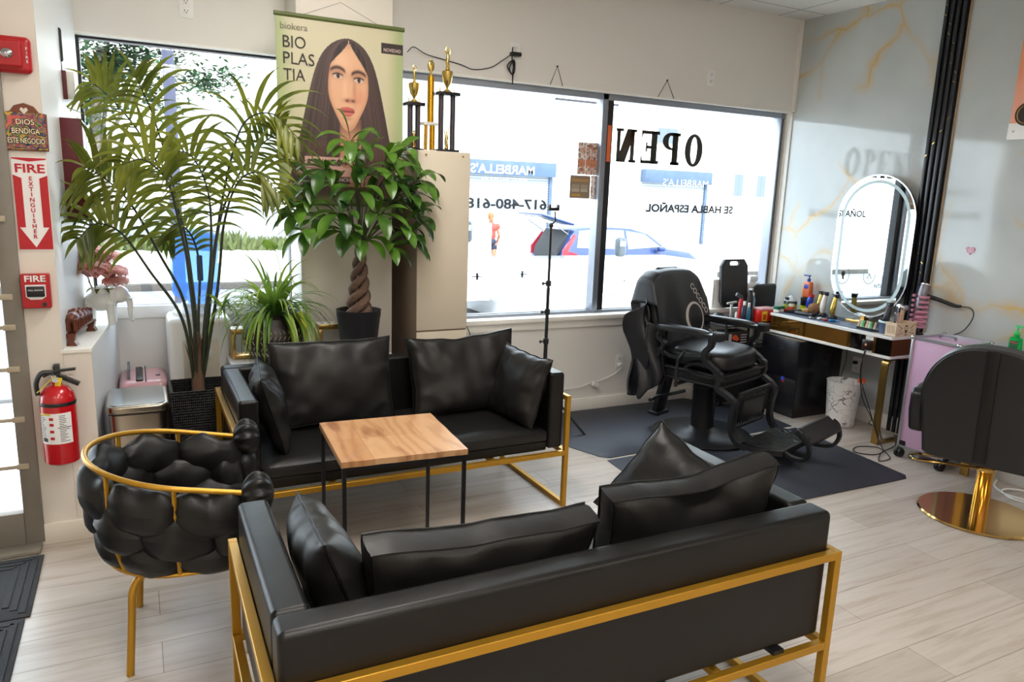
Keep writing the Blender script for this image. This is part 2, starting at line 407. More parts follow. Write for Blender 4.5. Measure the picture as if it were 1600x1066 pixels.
# window wall : pieces around the openings
b = MB()
b.b2(-.455, XR+.2, YW, 4.86, 2.365, ZC)                   # header
b.b2(1.49, XR, YW, 4.86, 0, .72)                     # apron right
b.b2(.95, 1.52, YW, 4.86, 0, 2.4)                    # pier behind column
b.b2(-.19, .97, YW, 4.86, 0, .875)                   # apron left
struct('wall_front', b, M_wallf)
b = MB(); b.b2(.838, 1.378, 4.3, YW, 0, ZC, .004); struct('wall_pillar', b, M_wall)
b = MB(); b.prism([(-.44, 3.66), (-.312, 3.66), (-.222, 4.62), (-.222, 4.86), (-.44, 4.86)], ZC)
b.prism([(-.311, 3.6605), (-.205, 3.6605), (-.12, 4.607), (-.2225, 4.607)], .875); 
struct('wall_left', b, M_wall)
# lighter faces of the recess, ledge board
b = MB(); b.prism([(-.3125, 3.663), (-.309, 3.661), (-.219, 4.607), (-.2225, 4.62)], 2.19, T(0, 0, .885)); struct('trim_1', b, M_stub)
b = MB(); b.prism([(-.32, 3.655), (-.203, 3.655), (-.117, 4.607), (-.225, 4.607)], .014, T(0, 0, .873)); struct('trim_2', b, M_white)
b = MB(); b.prism([(-.2055, 3.665), (-.2025, 3.662), (-.1175, 4.6065), (-.1205, 4.6065)], .874); struct('trim_3', b, M_stub)
b = MB(); b.b2(-.13, .86, 4.585, 4.61, .86, .93, .004); struct('trim_4', b, M_white)          # left sill
b = MB(); b.b2(1.49, 4.9, 4.565, 4.72, .715, .752, .008); b.b2(1.49, 4.9, 4.59, 4.615, .66, .715, .004); struct('trim_5', b, M_white)   # right sill
b = MB(); b.b2(4.905, XR+.001, YW-.004, 4.70, .75, 2.365, .002); b.b2(4.895, 4.912, 4.64, 4.70, .75, 2.365, .002); struct('trim_6', b, M_white)
b = MB(); b.b2(XR-.03, XR, YW-.02, YW+.002, 2.365, ZC, .003); b.b2(-.3, XR, YW-.004, 4.72, 2.357, 2.366); struct('trim_7', b, M_white)
b = MB(); b.b2(1.38, XR, YW-.014, YW+.001, 0, .10, .004); struct('baseboard_front', b, M_white)
b = MB(); b.b2(XR-.014, XR+.001, 0.5, YW, 0, .11, .004); struct('baseboard_right', b, M_white)
b = MB(); b.b2(-.455, -.2, 3.646, 3.661, 0, .10, .004); b.b2(-.2, -.186, 3.65, 3.7, 0, .1, .003); struct('baseboard_left', b, M_wall)
# wall left of door, room back and far side
b = MB(); b.b2(XL-.2, -1.75, 3.66, 3.9, 0, ZC); b.b2(-1.76, -.44, 3.66, 3.9, 2.35, ZC); struct('wall_entrance', b, M_wall)
b = MB(); b.b2(XL-.2, XR+.2, YB-.2, YB, 0, ZC); struct('wall_back', b, M_wall)
b = MB(); b.b2(XL-.2, XL, YB, 3.9, 0, ZC); struct('wall_far_left', b, M_wall)

# windows : frame + glass
def window(name, x0, x1, z0, z1, y, posts, fm=M_alu_dark, bm_=None):
    f = MB(); w = .03
    f.b2(x0, x1, y-.03, y+.03, z0, z0+.02); f.b2(x0, x1, y-.03, y+.03, z1-.02, z1)
    for px, pw in posts: f.b2(px-pw/2, px+pw/2, y-.035, y+.03, z0, z1)
    o = struct(name, f, fm)
    g = MB(); g.b2(x0, x1, y-.004, y+.004, z0, z1); obj('glass_pane', g, M_glass, o)
    return o
w1 = window('window_1', -.222, .96, .90, 2.365, 4.70, [(-.215, .02), (.862, .035)])
w2 = window('window_2', 1.45, XR, .755, 2.365, 4.72, [(1.50, .06), (3.155, .062), (4.883, .05)])
b = MB(); b.b2(3.075, 3.122, 4.66, 4.75, .755, 2.365, .003); b.b2(1.5, 4.89, 4.66, 4.695, 2.315, 2.362, .003); b.b2(1.5, 4.89, 4.665, 4.69, .752, .772, .003); b.b2(4.845, 4.862, 4.66, 4.75, .76, 2.36, .003)
obj('inner_frame', b, M_alu, w2)

# door
M_door = mat('weathered grey beige door paint', rgb(128, 122, 112), .5, var=.12, vscale=12)
M_brass_w = mat('worn beige metal', rgb(176, 164, 142), .5)
b = MB()
b.b2(-.51, -.4395, 3.64, 3.69, .02, 2.3, .004); b.b2(-1.75, -1.65, 3.64, 3.69, .02, 2.3, .004); b.b2(-1.65, -.51, 3.64, 3.69, .02, .17, .004); b.b2(-1.65, -.51, 3.64, 3.69, 2.2, 2.3, .004)
dr = struct('door_1', b, M_door)
g = MB(); g.b2(-1.65, -.51, 3.662, 3.668, .2, 2.2); obj('glass_pane', g, M_glass, dr)
for z in (.386, .598, .819, 1.0, 1.129, 1.45, 1.87):
    g = MB(); g.b2(-1.66, -.48, 3.632, 3.641, z-.008, z+.008, .002); g.b2(-.515, -.47, 3.630, 3.641, z-.012, z+.012, .002); g.cyl((-.492, 3.627, z), (-.492, 3.632, z), .005, 8)
    obj('security_bar', g, M_brass_w, dr)
b = MB(); b.b2(-1.8, -.45, 3.56, 3.7, 0, .022, .005); struct('trim_8', b, M_door)
# ceiling lights (behind and above the camera)
M_lamp = mat('lamp diffuser', rgb(255, 250, 240), .5, emit=(1, .945, .88, 1), es=15.0)
k = 0
for (x, y) in ((.98, 2.75), (.6, .4), (.45, -1.8), (-1.6, -1.8), (3.0, -1.6)):
    cl_ = thing('ceiling_light', 'recessed rectangular ceiling light panel in the tile grid', 'ceiling light', (x, y, ZC), group='ceiling panels lighting the salon')
    f = MB(); f.ring([(-.31, -.61), (.31, -.61), (.31, .61), (-.31, .61)], [(-.28, -.58), (.28, -.58), (.28, .58), (-.28, .58)], .012, T(0, 0, -.012)); obj('frame', f, M_white, cl_)
    f = MB(); f.b2(-.28, .28, -.58, .58, -.006, -.002); obj('diffuser', f, M_lamp, cl_)
# ---------------------------------------------------------------- street
M_conc = mat('pale sidewalk concrete', rgb(205, 200, 192), .85, var=.08, vscale=3)
M_road = mat('grey asphalt', rgb(112, 112, 116), .9, var=.08, vscale=6)
M_curb = mat('rough granite curb', rgb(70, 66, 62), .9, var=.35, vscale=14)
b = MB(); b.b2(-14, 46, 4.862, 7.4, -.9, -.30); b.b2(-14, -.46, 3.92, 4.862, -.9, -.02); b.b2(-14, 46, 18.05, 44, -.9, -.6); struct('ground_sidewalk', b, M_conc)
b = MB(); b.b2(-14, 46, 7.4, 17.9, -.95, -.75); struct('ground_road', b, M_road)
b = MB(); b.b2(-14, 46, 17.88, 18.1, -.9, -.595, .02); b.b2(-14, 46, 7.38, 7.5, -.9, -.295, .01); struct('ground_curb', b, M_curb)
M_weed = mat('dry green weeds', rgb(74, 84, 42), .8, var=.4, vscale=3)
b = MB(); random.seed(3)
for i in range(2200):
    x = random.uniform(-5, 9.5); y = random.uniform(26.6, 29.2); h = random.uniform(.15, .55)*(1.3 if 2.1 < x < 3.4 else .8); a = random.uniform(0, PI); dx, dy = math.cos(a)*.07, math.sin(a)*.07; lx = random.uniform(-.1, .1)
    b._add([(x-dx, y-dy, -.6), (x+dx, y+dy, -.6), (x+dx*.8+lx, y+dy*.8, -.6+h*.6), (x-dx*.8+lx, y-dy*.8, -.6+h*.6), (x+lx*2, y, -.6+h)], [(0, 1, 2, 3), (3, 2, 4)], False)
tag(obj('weeds', b, M_weed), 'strip of green and dry weeds along the foot of the white fence', 'weeds', kind='stuff')
M_fence = mat('white corrugated fence panel', rgb(176, 180, 184), .6)
fe = thing('fence', 'white corrugated metal fence behind the strip of weeds across the street', 'fence', (0, 29.6, -.6))
b = MB(); 
def corr(u, v): x = -5+15.5*u; return V(x, .02*(1 if int(x/.12) % 2 else -1), 1.33*v)
b.grid(corr, 201, 2, False); o = obj('fence_panel', b, M_fence, fe); sm = o.modifiers.new('s', 'SOLIDIFY'); sm.thickness = .01
b = MB(); b.b2(-5, 10.5, -.03, .03, 1.30, 1.36); obj('top_rail', b, M_alu, fe)
# buildings
M_bld = mat('white painted facade', rgb(232, 232, 230), .8); M_bld2 = mat('light grey corrugated wall', rgb(150, 154, 160), .7)
M_shut = mat('pale roller shutter', rgb(150, 158, 168), .5); M_band = mat('blue grey shutter hood', rgb(58, 78, 104), .6, var=.4, vscale=2); M_darkw = mat('dim street window', rgb(80, 90, 105), .2)
bl = thing('building', 'white low building behind the fence with a grey corrugated side wall', 'building', (0, 32.5, -.7))
b = MB(); b.b2(-12, 10.4, 0, 6, 0, 8.6); b.b2(1.4, 10.45, -.15, 6, 6.7, 7.0); obj('facade', b, M_bld, bl)
b = MB(); b.grid(lambda u, v: V(1.7+7.8*u, -.06-.02*(1 if int(u*70) % 2 else -1), 2.7+2.7*v), 141, 2, False); obj('corrugated_panel', b, M_bld2, bl)
b2_ = thing('building', 'long white shopfront building across the street with roller shutters', 'building', (12.0, 30.0, -.7))
b = MB(); b.b2(0, 34, 0, 7, 0, 13); obj('facade', b, M_bld, b2_)
for (x0, x1) in ((.9, 5.2), (10.2, 14.4)):
    b = MB(); b.b2(x0, x1, -.42, 0, 3.13, 3.75, .02); hd = obj('shutter_hood', b, M_band, b2_)
    b = MB(); b.grid(lambda u, v: V(x0+.1+(x1-x0-.25)*u, -.05-.02*(math.sin(v*2*PI*26)), 3.13*v), 2, 209, False); obj('roller_shutter', b, M_shut, b2_)
    b = MB(); b.b2(x1-.18, x1-.02, -.14, 0, 0, 3.13); obj('shutter_rail', b, M_band, b2_)
for (x0, z0, w, h) in ((6.2, 8.4, .9, .8), (16.4, 7.9, 1.6, 1.0), (16.2, 2.6, .7, 1.2), (17.8, 2.6, .7, 1.2), (11.0, 5.0, 1.3, .8)):
    b = MB(); b.b2(x0, x0+w, -.05, .02, z0, z0+h, .01); fr_ = obj('window_frame', b, M_bld2, b2_); b = MB(); b.b2(x0+.05, x0+w-.05, -.06, -.04, z0+.05, z0+h-.05); b.b2(x0+w*.48, x0+w*.52, -.065, -.05, z0, z0+h); obj('pane', b, M_darkw, fr_)
b = MB(); b.b2(5.0, 8.4, -.4, -.33, 6.5, 6.6); obj('sign_bracket', b, M_alu_dark, b2_)
b = MB(); b.prism([(0, 0), (1.5, .8), (0, 1.6)], .12, T(21.5, -.2, 4.6) @ rot(90, 0, 0)); obj('awning_side', b, M_band, b2_)
# pole and tree
tp = thing('utility_pole', 'grey weathered utility pole across the street behind the palm', 'pole', (.72, 15.6, -.75))
b = MB(); b.cyl((0, 0, 0), (0, 0, 8), .11, 14, .10); obj('post', b, mat('weathered pole', rgb(58, 60, 78), .8, var=.2, vscale=10), tp)
for z in (4.9, 5.5):
    b = MB(); b.lathe([(.115, z), (.16, z+.05), (.16, z+.25), (.115, z+.3)], seg=12); obj('collar', b, M_alu_dark, tp)
M_leafx = mat('dark green tree leaves', rgb(44, 78, 44), .7, var=.3, vscale=2)  # dark leaf green, tone varied at random
tr = thing('street_tree', 'leafy green street tree in front of the white building', 'tree', (-.7, 23, -.6))
b = MB(); b.tube(smooth_path([(0, 0, 0), (.1, 0, 1.6), (-.1, 0, 3.2), (.2, 0, 5.6)]), .13, 10)
for q in ((1.4, .3, 5.2), (-1.4, -.2, 5.0), (.4, .5, 6.2), (-.6, .2, 6.0)): b.tube([(0, 0, 3), (q[0]*.5, q[1]*.5, 4.2), q], [.07, .05, .02], 6)
obj('trunk', b, mat('bark grey', rgb(100, 92, 84), .9), tr)
b = MB(); random.seed(5)
cl = [(random.gauss(.75, .95), random.gauss(0, .5), random.gauss(5.3, .7)) for _ in range(34)]
cl += [(-.8+random.gauss(0, .5), random.gauss(0, .4), 4.5+random.gauss(0, .5)) for _ in range(12)]
for i in range(8500):
    c = cl[i % len(cl)]; p = V(*c)+V(random.gauss(0, .3), random.gauss(0, .3), random.gauss(0, .2)); a = random.uniform(0, 2*PI); d = V(math.cos(a), math.sin(a), random.uniform(-.6, .3))*.11; s = V(-d.y, d.x, random.uniform(-.03, .03))*.45
    b._add([p-d, p+s, p+d, p-s], [(0, 1, 2, 3)], False)
obj('foliage', b, M_leafx, tr)
# parking meters on the near sidewalk
def meter(x, y, lab, zt):
    t = thing('parking_meter', lab, 'parking meter', (x, y, -.30)); h = zt+.30
    b = MB(); b.cyl((0, 0, 0), (0, 0, h-.25), .028, 10); obj('post', b, mat('pale meter post', rgb(222, 224, 226), .5), t)
    b = MB(); b.box((0, 0, h-.13), (.13, .09, .22), .04, 3); obj('meter_head', b, mat('dark meter head', rgb(62, 70, 78), .4), t)
    b = MB(); b.box((0, -.046, h-.09), (.08, .01, .06), .005); obj('screen', b, mat('meter screen', rgb(160, 178, 170), .2), t)
meter(4.95, 6.98, 'dark headed parking meter standing right of the window mullion', 1.20)
meter(3.02, 6.98, 'dark headed parking meter near the pink shirted person', 1.36)

# SUV with its tailgate up
M_car = mat('navy blue car paint', rgb(30, 52, 100), .35, coat=.3); M_cglass = mat('car window glass', rgb(120, 140, 152), .05, spec=.8); M_tail = mat('red tail lamp', rgb(205, 40, 52), .2, coat=.6); M_tyre = mat('tyre rubber', rgb(40, 40, 42), .8)
car = thing('suv_car', 'blue SUV parked across the street with its tailgate open', 'car', (9.65, 16.95, -.75))
# x from 0 (rear) to 4.5 (front)
prof = [(0, .45, .74), (.02, .80, .80), (.10, 1.02, .86), (.30, 1.42, .68), (.52, 1.60, .64), (1.2, 1.66, .64), (2.2, 1.62, .64), (2.75, 1.48, .66), (3.35, 1.08, .80), (4.1, .95, .82), (4.42, .78, .78), (4.5, .45, .70)]
b = MB(); sec = []
for (x, zt, hw) in prof:
    zs = min(zt, .98); w = .9 if .08 < x < 4.2 else .84
    sec.append([V(x, -w*.96, .28), V(x, -w, .5), V(x, -w, zs*.92), V(x, -hw-.02, max(zs, zt-.05)), V(x, -hw*.8, zt), V(x, hw*.8, zt), V(x, hw+.02, max(zs, zt-.05)), V(x, w, zs*.92), V(x, w, .5), V(x, w*.96, .28)])
vs = [v for s_ in sec for v in s_]; k = 10
fs = [(i*k+j, i*k+(j+1) % k, (i+1)*k+(j+1) % k, (i+1)*k+j) for i in range(len(sec)-1) for j in range(k)] + [tuple(range(k)), tuple(reversed(range((len(sec)-1)*k, len(sec)*k)))]
b._add(vs, fs, True); obj('car_body', b, M_car, car)
for side in (-1, 1):
    for (a0, a1, a2, a3) in (((.42, 1.08), (.55, 1.5), (1.05, 1.55), (1.05, 1.06)), ((1.12, 1.06), (1.12, 1.55), (1.95, 1.53), (1.95, 1.04)), ((2.02, 1.04), (2.02, 1.52), (2.62, 1.44), (3.1, 1.1))):
        b = MB(); vs = []
        for (x, z) in (a0, a1, a2, a3):
            y = side*(.885-(z-.92)*.36); vs += [V(x, y, z), V(x, y+side*.02, z)]
        b._add(vs, [(0, 2, 4, 6), (1, 7, 5, 3), (0, 1, 3, 2), (2, 3, 5, 4), (4, 5, 7, 6), (6, 7, 1, 0)], False); obj('side_window', b, M_cglass, car)
    b = MB(); b.prism([(-.02, .80), (.42, .86), (.40, .93), (.12, 1.0), (.36, 1.38), (.30, 1.42), (-.02, 1.02)], .05, T(0, side*.88+(.02 if side < 0 else -.03), 0) @ rot(90, 0, 0)); obj('tail_lamp', b, M_tail, car)
    for x in (.85, 3.6):
        b = MB(); b.lathe([(.0, -.11), (.33, -.11), (.36, -.07), (.36, .07), (.33, .11), (0, .11)], (x, side*.80, .36), 24, rot(90, 0, 0)); wh = obj('wheel', b, M_tyre, car)
        b = MB(); b.lathe([(0, -.02), (.22, -.02), (.24, .02), (0, .02)], (x, side*.92, .36), 16, rot(90, 0, 0)); obj('hub_cap', b, M_alu, wh)
b = MB(); b.b2(-.08, .1, -.86, .86, .42, .62, .05); b.b2(4.4, 4.56, -.84, .84, .36, .6, .05); obj('bumper', b, M_car, car)
b = MB(); b.prism([(.05, .72), (.10, 1.02), (.34, 1.5), (.30, 1.5), (-.02, 1.02), (-.02, .72)], 1.2, T(0, .6, 0) @ rot(90, 0, 0)); obj('boot_opening', b, mat('dark boot interior', rgb(38, 40, 44), .7), car)
b = MB(); b.box((0, 0, 0), (1.0, 1.35, .06), .03, 2, None); 
tg = obj('tailgate', b, M_car, car, (-.05, 0, 1.78)); tg.rotation_euler = (0, math.radians(14), 0)
b = MB(); b.box((-.05, 0, -.035), (.6, 1.1, .02), .01); obj('tailgate_window', b, M_cglass, tg)
b = MB(); b.cyl((.3, -.6, 1.4), (-.25, -.62, 1.72), .012, 6); b.cyl((.3, .6, 1.4), (-.25, .62, 1.72), .012, 6); obj('gas_strut', b, M_alu, car)
b = MB(); b.box((3.0, -1.0, 1.06), (.2, .16, .13), .04, 2); obj('wing_mirror', b, M_car, car)

# white pickup closer to the glass
M_truck = mat('white truck paint', rgb(238, 240, 240), .2, coat=1)
tk = thing('flatbed_truck', 'long white truck with low covered bed parked in front of the blue SUV', 'truck', (3.75, 13.0, -.75))
b = MB(); b.b2(2.0, 7.4, -.95, .95, .45, 1.07, .06, 3); b.b2(2.2, 7.38, -.97, .97, .06, .5, .03); obj('truck_bed', b, M_truck, tk)
b = MB(); b.b2(2.05, 7.35, -.9, .9, 1.065, 1.09, .015); obj('bed_cover', b, M_truck, tk)
b = MB(); b.prism([(0, .45), (0, 1.15), (.5, 1.25), (.95, 1.85), (1.98, 1.85), (1.98, .45)], 1.84, T(0, .92, 0) @ rot(90, 0, 0)); obj('cab', b, M_truck, tk)
b = MB(); b.b2(-1.1, .1, -.93, .93, .45, 1.12, .08, 3); obj('bonnet', b, M_truck, tk)
for s_ in (-1, 1):
    b = MB(); b.prism([(.62, 1.25), (1.0, 1.76), (1.85, 1.76), (1.85, 1.25)], .02, T(0, s_*.925+(.01), 0) @ rot(90, 0, 0)); obj('side_window', b, M_cglass, tk)
for s_ in (-.84, .84):
    for x in (-.4, 5.6):
        b = MB(); b.lathe([(.0, -.12), (.36, -.12), (.4, -.07), (.4, .07), (.36, .12), (0, .12)], (x, s_, .4), 24, rot(90, 0, 0)); obj('wheel', b, M_tyre, tk)

# person across the street
pp = thing('person', 'person in a pink top and dark shorts walking away across the street', 'person', (8.62, 18.25, -.6), rz=170)
b = MB()
def limb(pts, rs):
    for i in range(len(pts)-1):
        a, c = Vector(pts[i]), Vector(pts[i+1]); n_ = 6
        for k in range(n_+1): q = a.lerp(c, k/n_); r_ = rs[i]+(rs[i+1]-rs[i])*k/n_; b.ell(q, (r_, r_, r_), seg=10, rings=6)
for s_ in (-1, 1):
    limb([(s_*.10, 0, .88), (s_*.11, -.05*s_, .48), (s_*.11, .04*s_, .09)], [.095, .062, .042]); b.ell((s_*.11, -.05+.04*s_, .045), (.045, .12, .045))
    limb([(s_*.18, 0, 1.38), (s_*.25, .02, 1.10), (s_*.22, -.10, .90)], [.052, .042, .033]); b.ell((s_*.22, -.12, .86), (.03, .04, .06))
b.ell((0, 0, .93), (.17, .12, .13)); b.ell((0, 0, 1.12), (.14, .10, .18)); b.ell((0, 0, 1.30), (.19, .11, .14)); limb([(0, 0, 1.38), (0, 0, 1.50)], [.06, .05]); b.ell((0, -.01, 1.60), (.075, .095, .115))
b.ell((0, -.105, 1.59), (.012, .02, .02))
M_skin = mat('skin', rgb(176, 112, 84), .6)
o = obj('body', b, M_skin, pp); remesh(o, .018, 3)
b = MB(); b.ell((0, 0, 1.12), (.155, .115, .2)); b.ell((0, 0, 1.31), (.20, .125, .145)); b.ell((.19, 0, 1.34), (.08, .08, .09)); b.ell((-.19, 0, 1.34), (.08, .08, .09)); o = obj('pink_top', b, mat('pink cloth', rgb(176, 66, 56), .8), pp); remesh(o, .02, 2)
b = MB(); b.ell((0, 0, .92), (.185, .135, .13)); b.ell((.1, 0, .78), (.105, .105, .12)); b.ell((-.1, 0, .78), (.105, .105, .12)); o = obj('shorts', b, mat('dark denim', rgb(34, 40, 62), .8), pp); remesh(o, .02, 2)
b = MB(); b.ell((0, .02, 1.63), (.088, .10, .105)); b.ell((0, .085, 1.53), (.05, .05, .11)); o = obj('hair', b, mat('light brown hair', rgb(140, 92, 56), .8), pp); remesh(o, .018, 2)

# ---------------------------------------------------------------- lettering and notices on the glass (reads from the street)
def vinyl(name, c, k=.6):
    m = mat(name, c, .6); n, l, p = nodes(m); t = n.new('ShaderNodeBsdfTranslucent'); t.inputs[0].default_value = c; x = n.new('ShaderNodeMixShader'); x.inputs[0].default_value = k
    l.new(p.outputs[0], x.inputs[1]); l.new(t.outputs[0], x.inputs[2]); l.new(x.outputs[0], n['Material Output'].inputs[0]); return m
M_vgrey = vinyl('grey window vinyl', rgb(98, 98, 100)); M_vdk = vinyl('dark window vinyl', rgb(74, 70, 62)); M_vwh = vinyl('white window vinyl', rgb(250, 250, 250)); M_vlg = vinyl('light grey window vinyl', rgb(118, 122, 128))
RO = rot(90, 0, 0) @ Matrix.Diagonal((-1, 1, 1, 1))          # outward facing text
def wtext(s, x, z, size, m, lab, cat='window lettering', width=None, y=4.727, bold=0.0):
    o = text(s, size, m, None, RO, .0004, 'window_lettering', width=width, bold=bold); o.location = (x, y, z); tag(o, lab, cat); return o
# OPEN in slab serif capitals, each letter its own vinyl
def slab(letter, w, h):
    q = []; t = w*.33; sf = h*.085
    if letter == 'N':
        q = [[(w*.06, 0), (w*.06+t*.62, 0), (w*.06+t*.62, h), (w*.06, h)], [(w*.82, 0), (w*.82+t*.55, 0), (w*.82+t*.55, h), (w*.82, h)], [(w*.02, h), (w*.02+t*1.35, h), (w*.98, 0), (w*.98-t*1.35, 0)],
             [(-w*.06, 0), (w*.34, 0), (w*.34, sf), (-w*.06, sf)], [(w*.66, h-sf), (w*1.06, h-sf), (w*1.06, h), (w*.66, h)], [(-w*.06, h-sf), (w*.2, h-sf), (w*.2, h), (-w*.06, h)]]
    if letter == 'E':
        q = [[(w*.12, 0), (w*.12+t, 0), (w*.12+t, h), (w*.12, h)], [(0, 0), (w, 0), (w, sf*1.2), (0, sf*1.2)], [(0, h-sf*1.2), (w, h-sf*1.2), (w, h), (0, h)], [(w*.2, h*.46), (w*.72, h*.46), (w*.72, h*.55), (w*.2, h*.55)],
             [(w*.86, 0), (w, 0), (w, h*.28)], [(w*.86, h), (w, h), (w, h*.72)], [(w*.66, h*.36), (w*.74, h*.36), (w*.74, h*.65), (w*.66, h*.65)]]
    if letter == 'P':
        c = arcpts(w*.52, h*.73, 1, 90, -90, 12); q = [[(w*.12, 0), (w*.12+t, 0), (w*.12+t, h), (w*.12, h)], [(0, 0), (w*.52, 0), (w*.52, sf*1.2), (0, sf*1.2)], [(0, h-sf*1.2), (w*.55, h-sf*1.2), (w*.55, h), (0, h)], [(w*.3, h*.46), (w*.55, h*.46), (w*.55, h*.53), (w*.3, h*.53)]]
        for i in range(12):
            a0, a1 = math.radians(90-15*i), math.radians(75-15*i); f = lambda a, rx, rz: (w*.52+rx*math.cos(a), h*.73+rz*math.sin(a))
            q.append([f(a0, w*.17, h*.185), f(a0, w*.5, h*.27), f(a1, w*.5, h*.27), f(a1, w*.17, h*.185)])
    if letter == 'O':
        for i in range(32):
            a0, a1 = 2*PI*i/32, 2*PI*(i+1)/32; f = lambda a, rx, rz: (w*.5+rx*math.cos(a), h*.5+rz*math.sin(a))
            q.append([f(a0, w*.19, h*.42), f(a0, w*.53, h*.52), f(a1, w*.53, h*.52), f(a1, w*.19, h*.42)])
    return q
for i, (ch, xl) in enumerate((('O', 4.085), ('P', 3.86), ('E', 3.655), ('N', 3.43))):   # read from outside, so right to left in here
    b = MB(); 
    for poly in slab(ch, .17, .245): b.prism([(-x, z) for x, z in poly], .002, T(xl, 4.728, 1.888) @ rot(90, 0, 0))
    tag(obj('window_letter', b, M_vdk), 'large grey slab serif capital letter %s stuck on the right window glass' % ch, 'window letter', 'large OPEN letters on the glass')
wtext("MARBELLA'S", 2.32, 1.785, .085, M_vwh, "white lettering MARBELLA'S on the left pane, above the phone number", width=.50, bold=.002)
wtext('BEAUTY SALON & SPA', 2.33, 1.72, .038, M_vwh, 'small white lettering BEAUTY SALON & SPA under the salon name on the left pane', width=.36)
wtext("MARBELLA'S", 3.95, 1.752, .075, M_vwh, "white lettering MARBELLA'S on the right pane below the OPEN letters", width=.46)
wtext('617-480-6188', 2.33, 1.548, .095, M_vlg, 'grey phone number lettering across the left window pane', width=.70, bold=.003)
wtext('SE HABLA ESPAÑOL', 4.02, 1.55, .082, M_vgrey, 'grey lettering SE HABLA ESPAÑOL across the right window pane', width=.90, bold=.003)
wtext('NTS', 3.27, .865, .05, M_vgrey, 'tiny grey lettering low in the corner of the right pane', width=.10)
def decal(x, z, r, lab, icon):
    b = MB(); b.ring(arcpts(0, 0, r, 0, 345, 23), arcpts(0, 0, r*.955, 0, 345, 23), .001, rot(90, 0, 0))
    if icon == 1:
        b.prism(arcpts(0, r*.15, r*.3, 0, 340, 17), .001, rot(90, 0, 0)); b.prism([(-r*.1, -r*.1), (r*.12, -r*.15), (r*.05, -r*.45), (-r*.2, -r*.45)], .001, rot(90, 0, 0))
    if icon == 2:
        for sx in (-1, 1): b.tube([(0, 0, -r*.5), (sx*r*.25, 0, -r*.05), (sx*r*.42, 0, r*.25), (sx*r*.2, 0, r*.45), (0, 0, r*.3)], .0016, 4)
    if icon == 3: b.prism([(-r*.5, -r*.04), (r*.5, -r*.04), (r*.5, r*.04), (-r*.5, r*.04)], .001, rot(90, 0, 0)); b.prism([(-.01, -r*.3), (.01, -r*.3), (.01, r*.3), (-.01, r*.3)], .001, rot(90, 0, 0))
    if icon == 4: b.tube([(-r*.4, 0, -r*.4), (0, 0, r*.1), (r*.4, 0, r*.4)], .003, 4); b.tube([(r*.4, 0, -r*.4), (0, 0, r*.1), (-r*.4, 0, r*.4)], .003, 4)
    o = obj('window_decal', b, M_vlg if icon == 3 else M_vgrey); o.location = (x, 4.728, z); tag(o, lab, 'window decal', 'round service decals low on the window')
decal(3.78, .985, .085, 'round decal with a head icon low on the right pane behind the draped chair', 1)
decal(4.14, 1.0, .085, 'round decal with a heart icon low on the right pane', 2)
decal(3.41, .975, .085, 'round decal with crossed scissors low on the right pane near the mullion', 4)
decal(2.14, 1.04, .085, 'faint round decal low on the left pane beside the cream cabinet', 3)
decal(2.50, 1.05, .085, 'faint round decal low on the left pane behind the light stand', 3)
decal(3.30, 1.74, .055, 'small round grey ring decal under the letter N on the right pane', 0)
# printed notices taped on the glass
def printed(name, w, h, nu, nv, fn, m, parent=None, M=None):
    b = MB(); b.M = M or Matrix.Identity(4)
    vs = b.grid(lambda u, v: V((u-.5)*w, 0, (v-.5)*h), nu, nv, True)
    me_cols = []
    for j in range(nv):
        for i in range(nu): me_cols.append(fn(i/(nu-1), j/(nv-1)))
    o = obj(name, b, m, parent)
    a = o.data.color_attributes.new('Col', 'FLOAT_COLOR', 'POINT')
    flat = []
    for c in me_cols: flat += [lin(c[0]), lin(c[1]), lin(c[2]), 1]
    a.data.foreach_set('color', flat)
    sl = o.modifiers.new('s', 'SOLIDIFY'); sl.thickness = .0008; sl.offset = -1
    return o
def mixc(a, b_, t): t = max(0, min(1, t)); return tuple(a[i]*(1-t)+b_[i]*t for i in range(3))
M_prn = attr_mat('printed paper', .5); n, l, p = nodes(M_prn); _t = n.new('ShaderNodeBsdfTranslucent'); l.new(n['Attribute'].outputs['Color'], _t.inputs[0]); _x = n.new('ShaderNodeMixShader'); _x.inputs[0].default_value = .12; l.new(p.outputs[0], _x.inputs[1]); l.new(_t.outputs[0], _x.inputs[2]); l.new(_x.outputs[0], n['Material Output'].inputs[0])
def poster_a(u, v):
    n1 = noise.noise(V(u*9, v*15, 1)); c = (238, 230, 228)
    if n1 > .12: c = (206, 150, 120)
    if n1 < -.22: c = (150, 110, 96)
    if .25 < v < .47 and u > .05: c = mixc((224, 160, 130), (190, 120, 90), abs(n1)*2)
    return c if (u*3 % 1 > .04 and v*4 % 1 > .03) else (250, 248, 246)
def poster_b(u, v):
    c = (150, 132, 112)
    if .3 < v < .62 and (.08 < u < .45 or .55 < u < .88): c = (172, 158, 142) if int(v*40) % 3 else (215, 205, 195)
    if .74 < v < .84 and .1 < u < .9: c = (196, 150, 88)
    if .08 < v < .2 and .1 < u < .55: c = (206, 160, 84)
    return c
def poster_c(u, v):
    n1 = noise.noise(V(u*6, v*8, 5)); return (244, 240, 240) if n1 < .1 else (196, 150, 130)
RZ = rot(0, 0, 0)
o = printed('window_poster', .20, .23, 30, 34, poster_a, M_prn); o.location = (3.01, 4.706, 1.895); tag(o, 'pink collage poster of small photos taped left of the window mullion', 'poster')
o = printed('window_poster', .175, .165, 30, 30, poster_b, M_prn); o.location = (2.94, 4.702, 1.69); tag(o, 'brown notice with pale text blocks taped under the collage poster', 'poster')
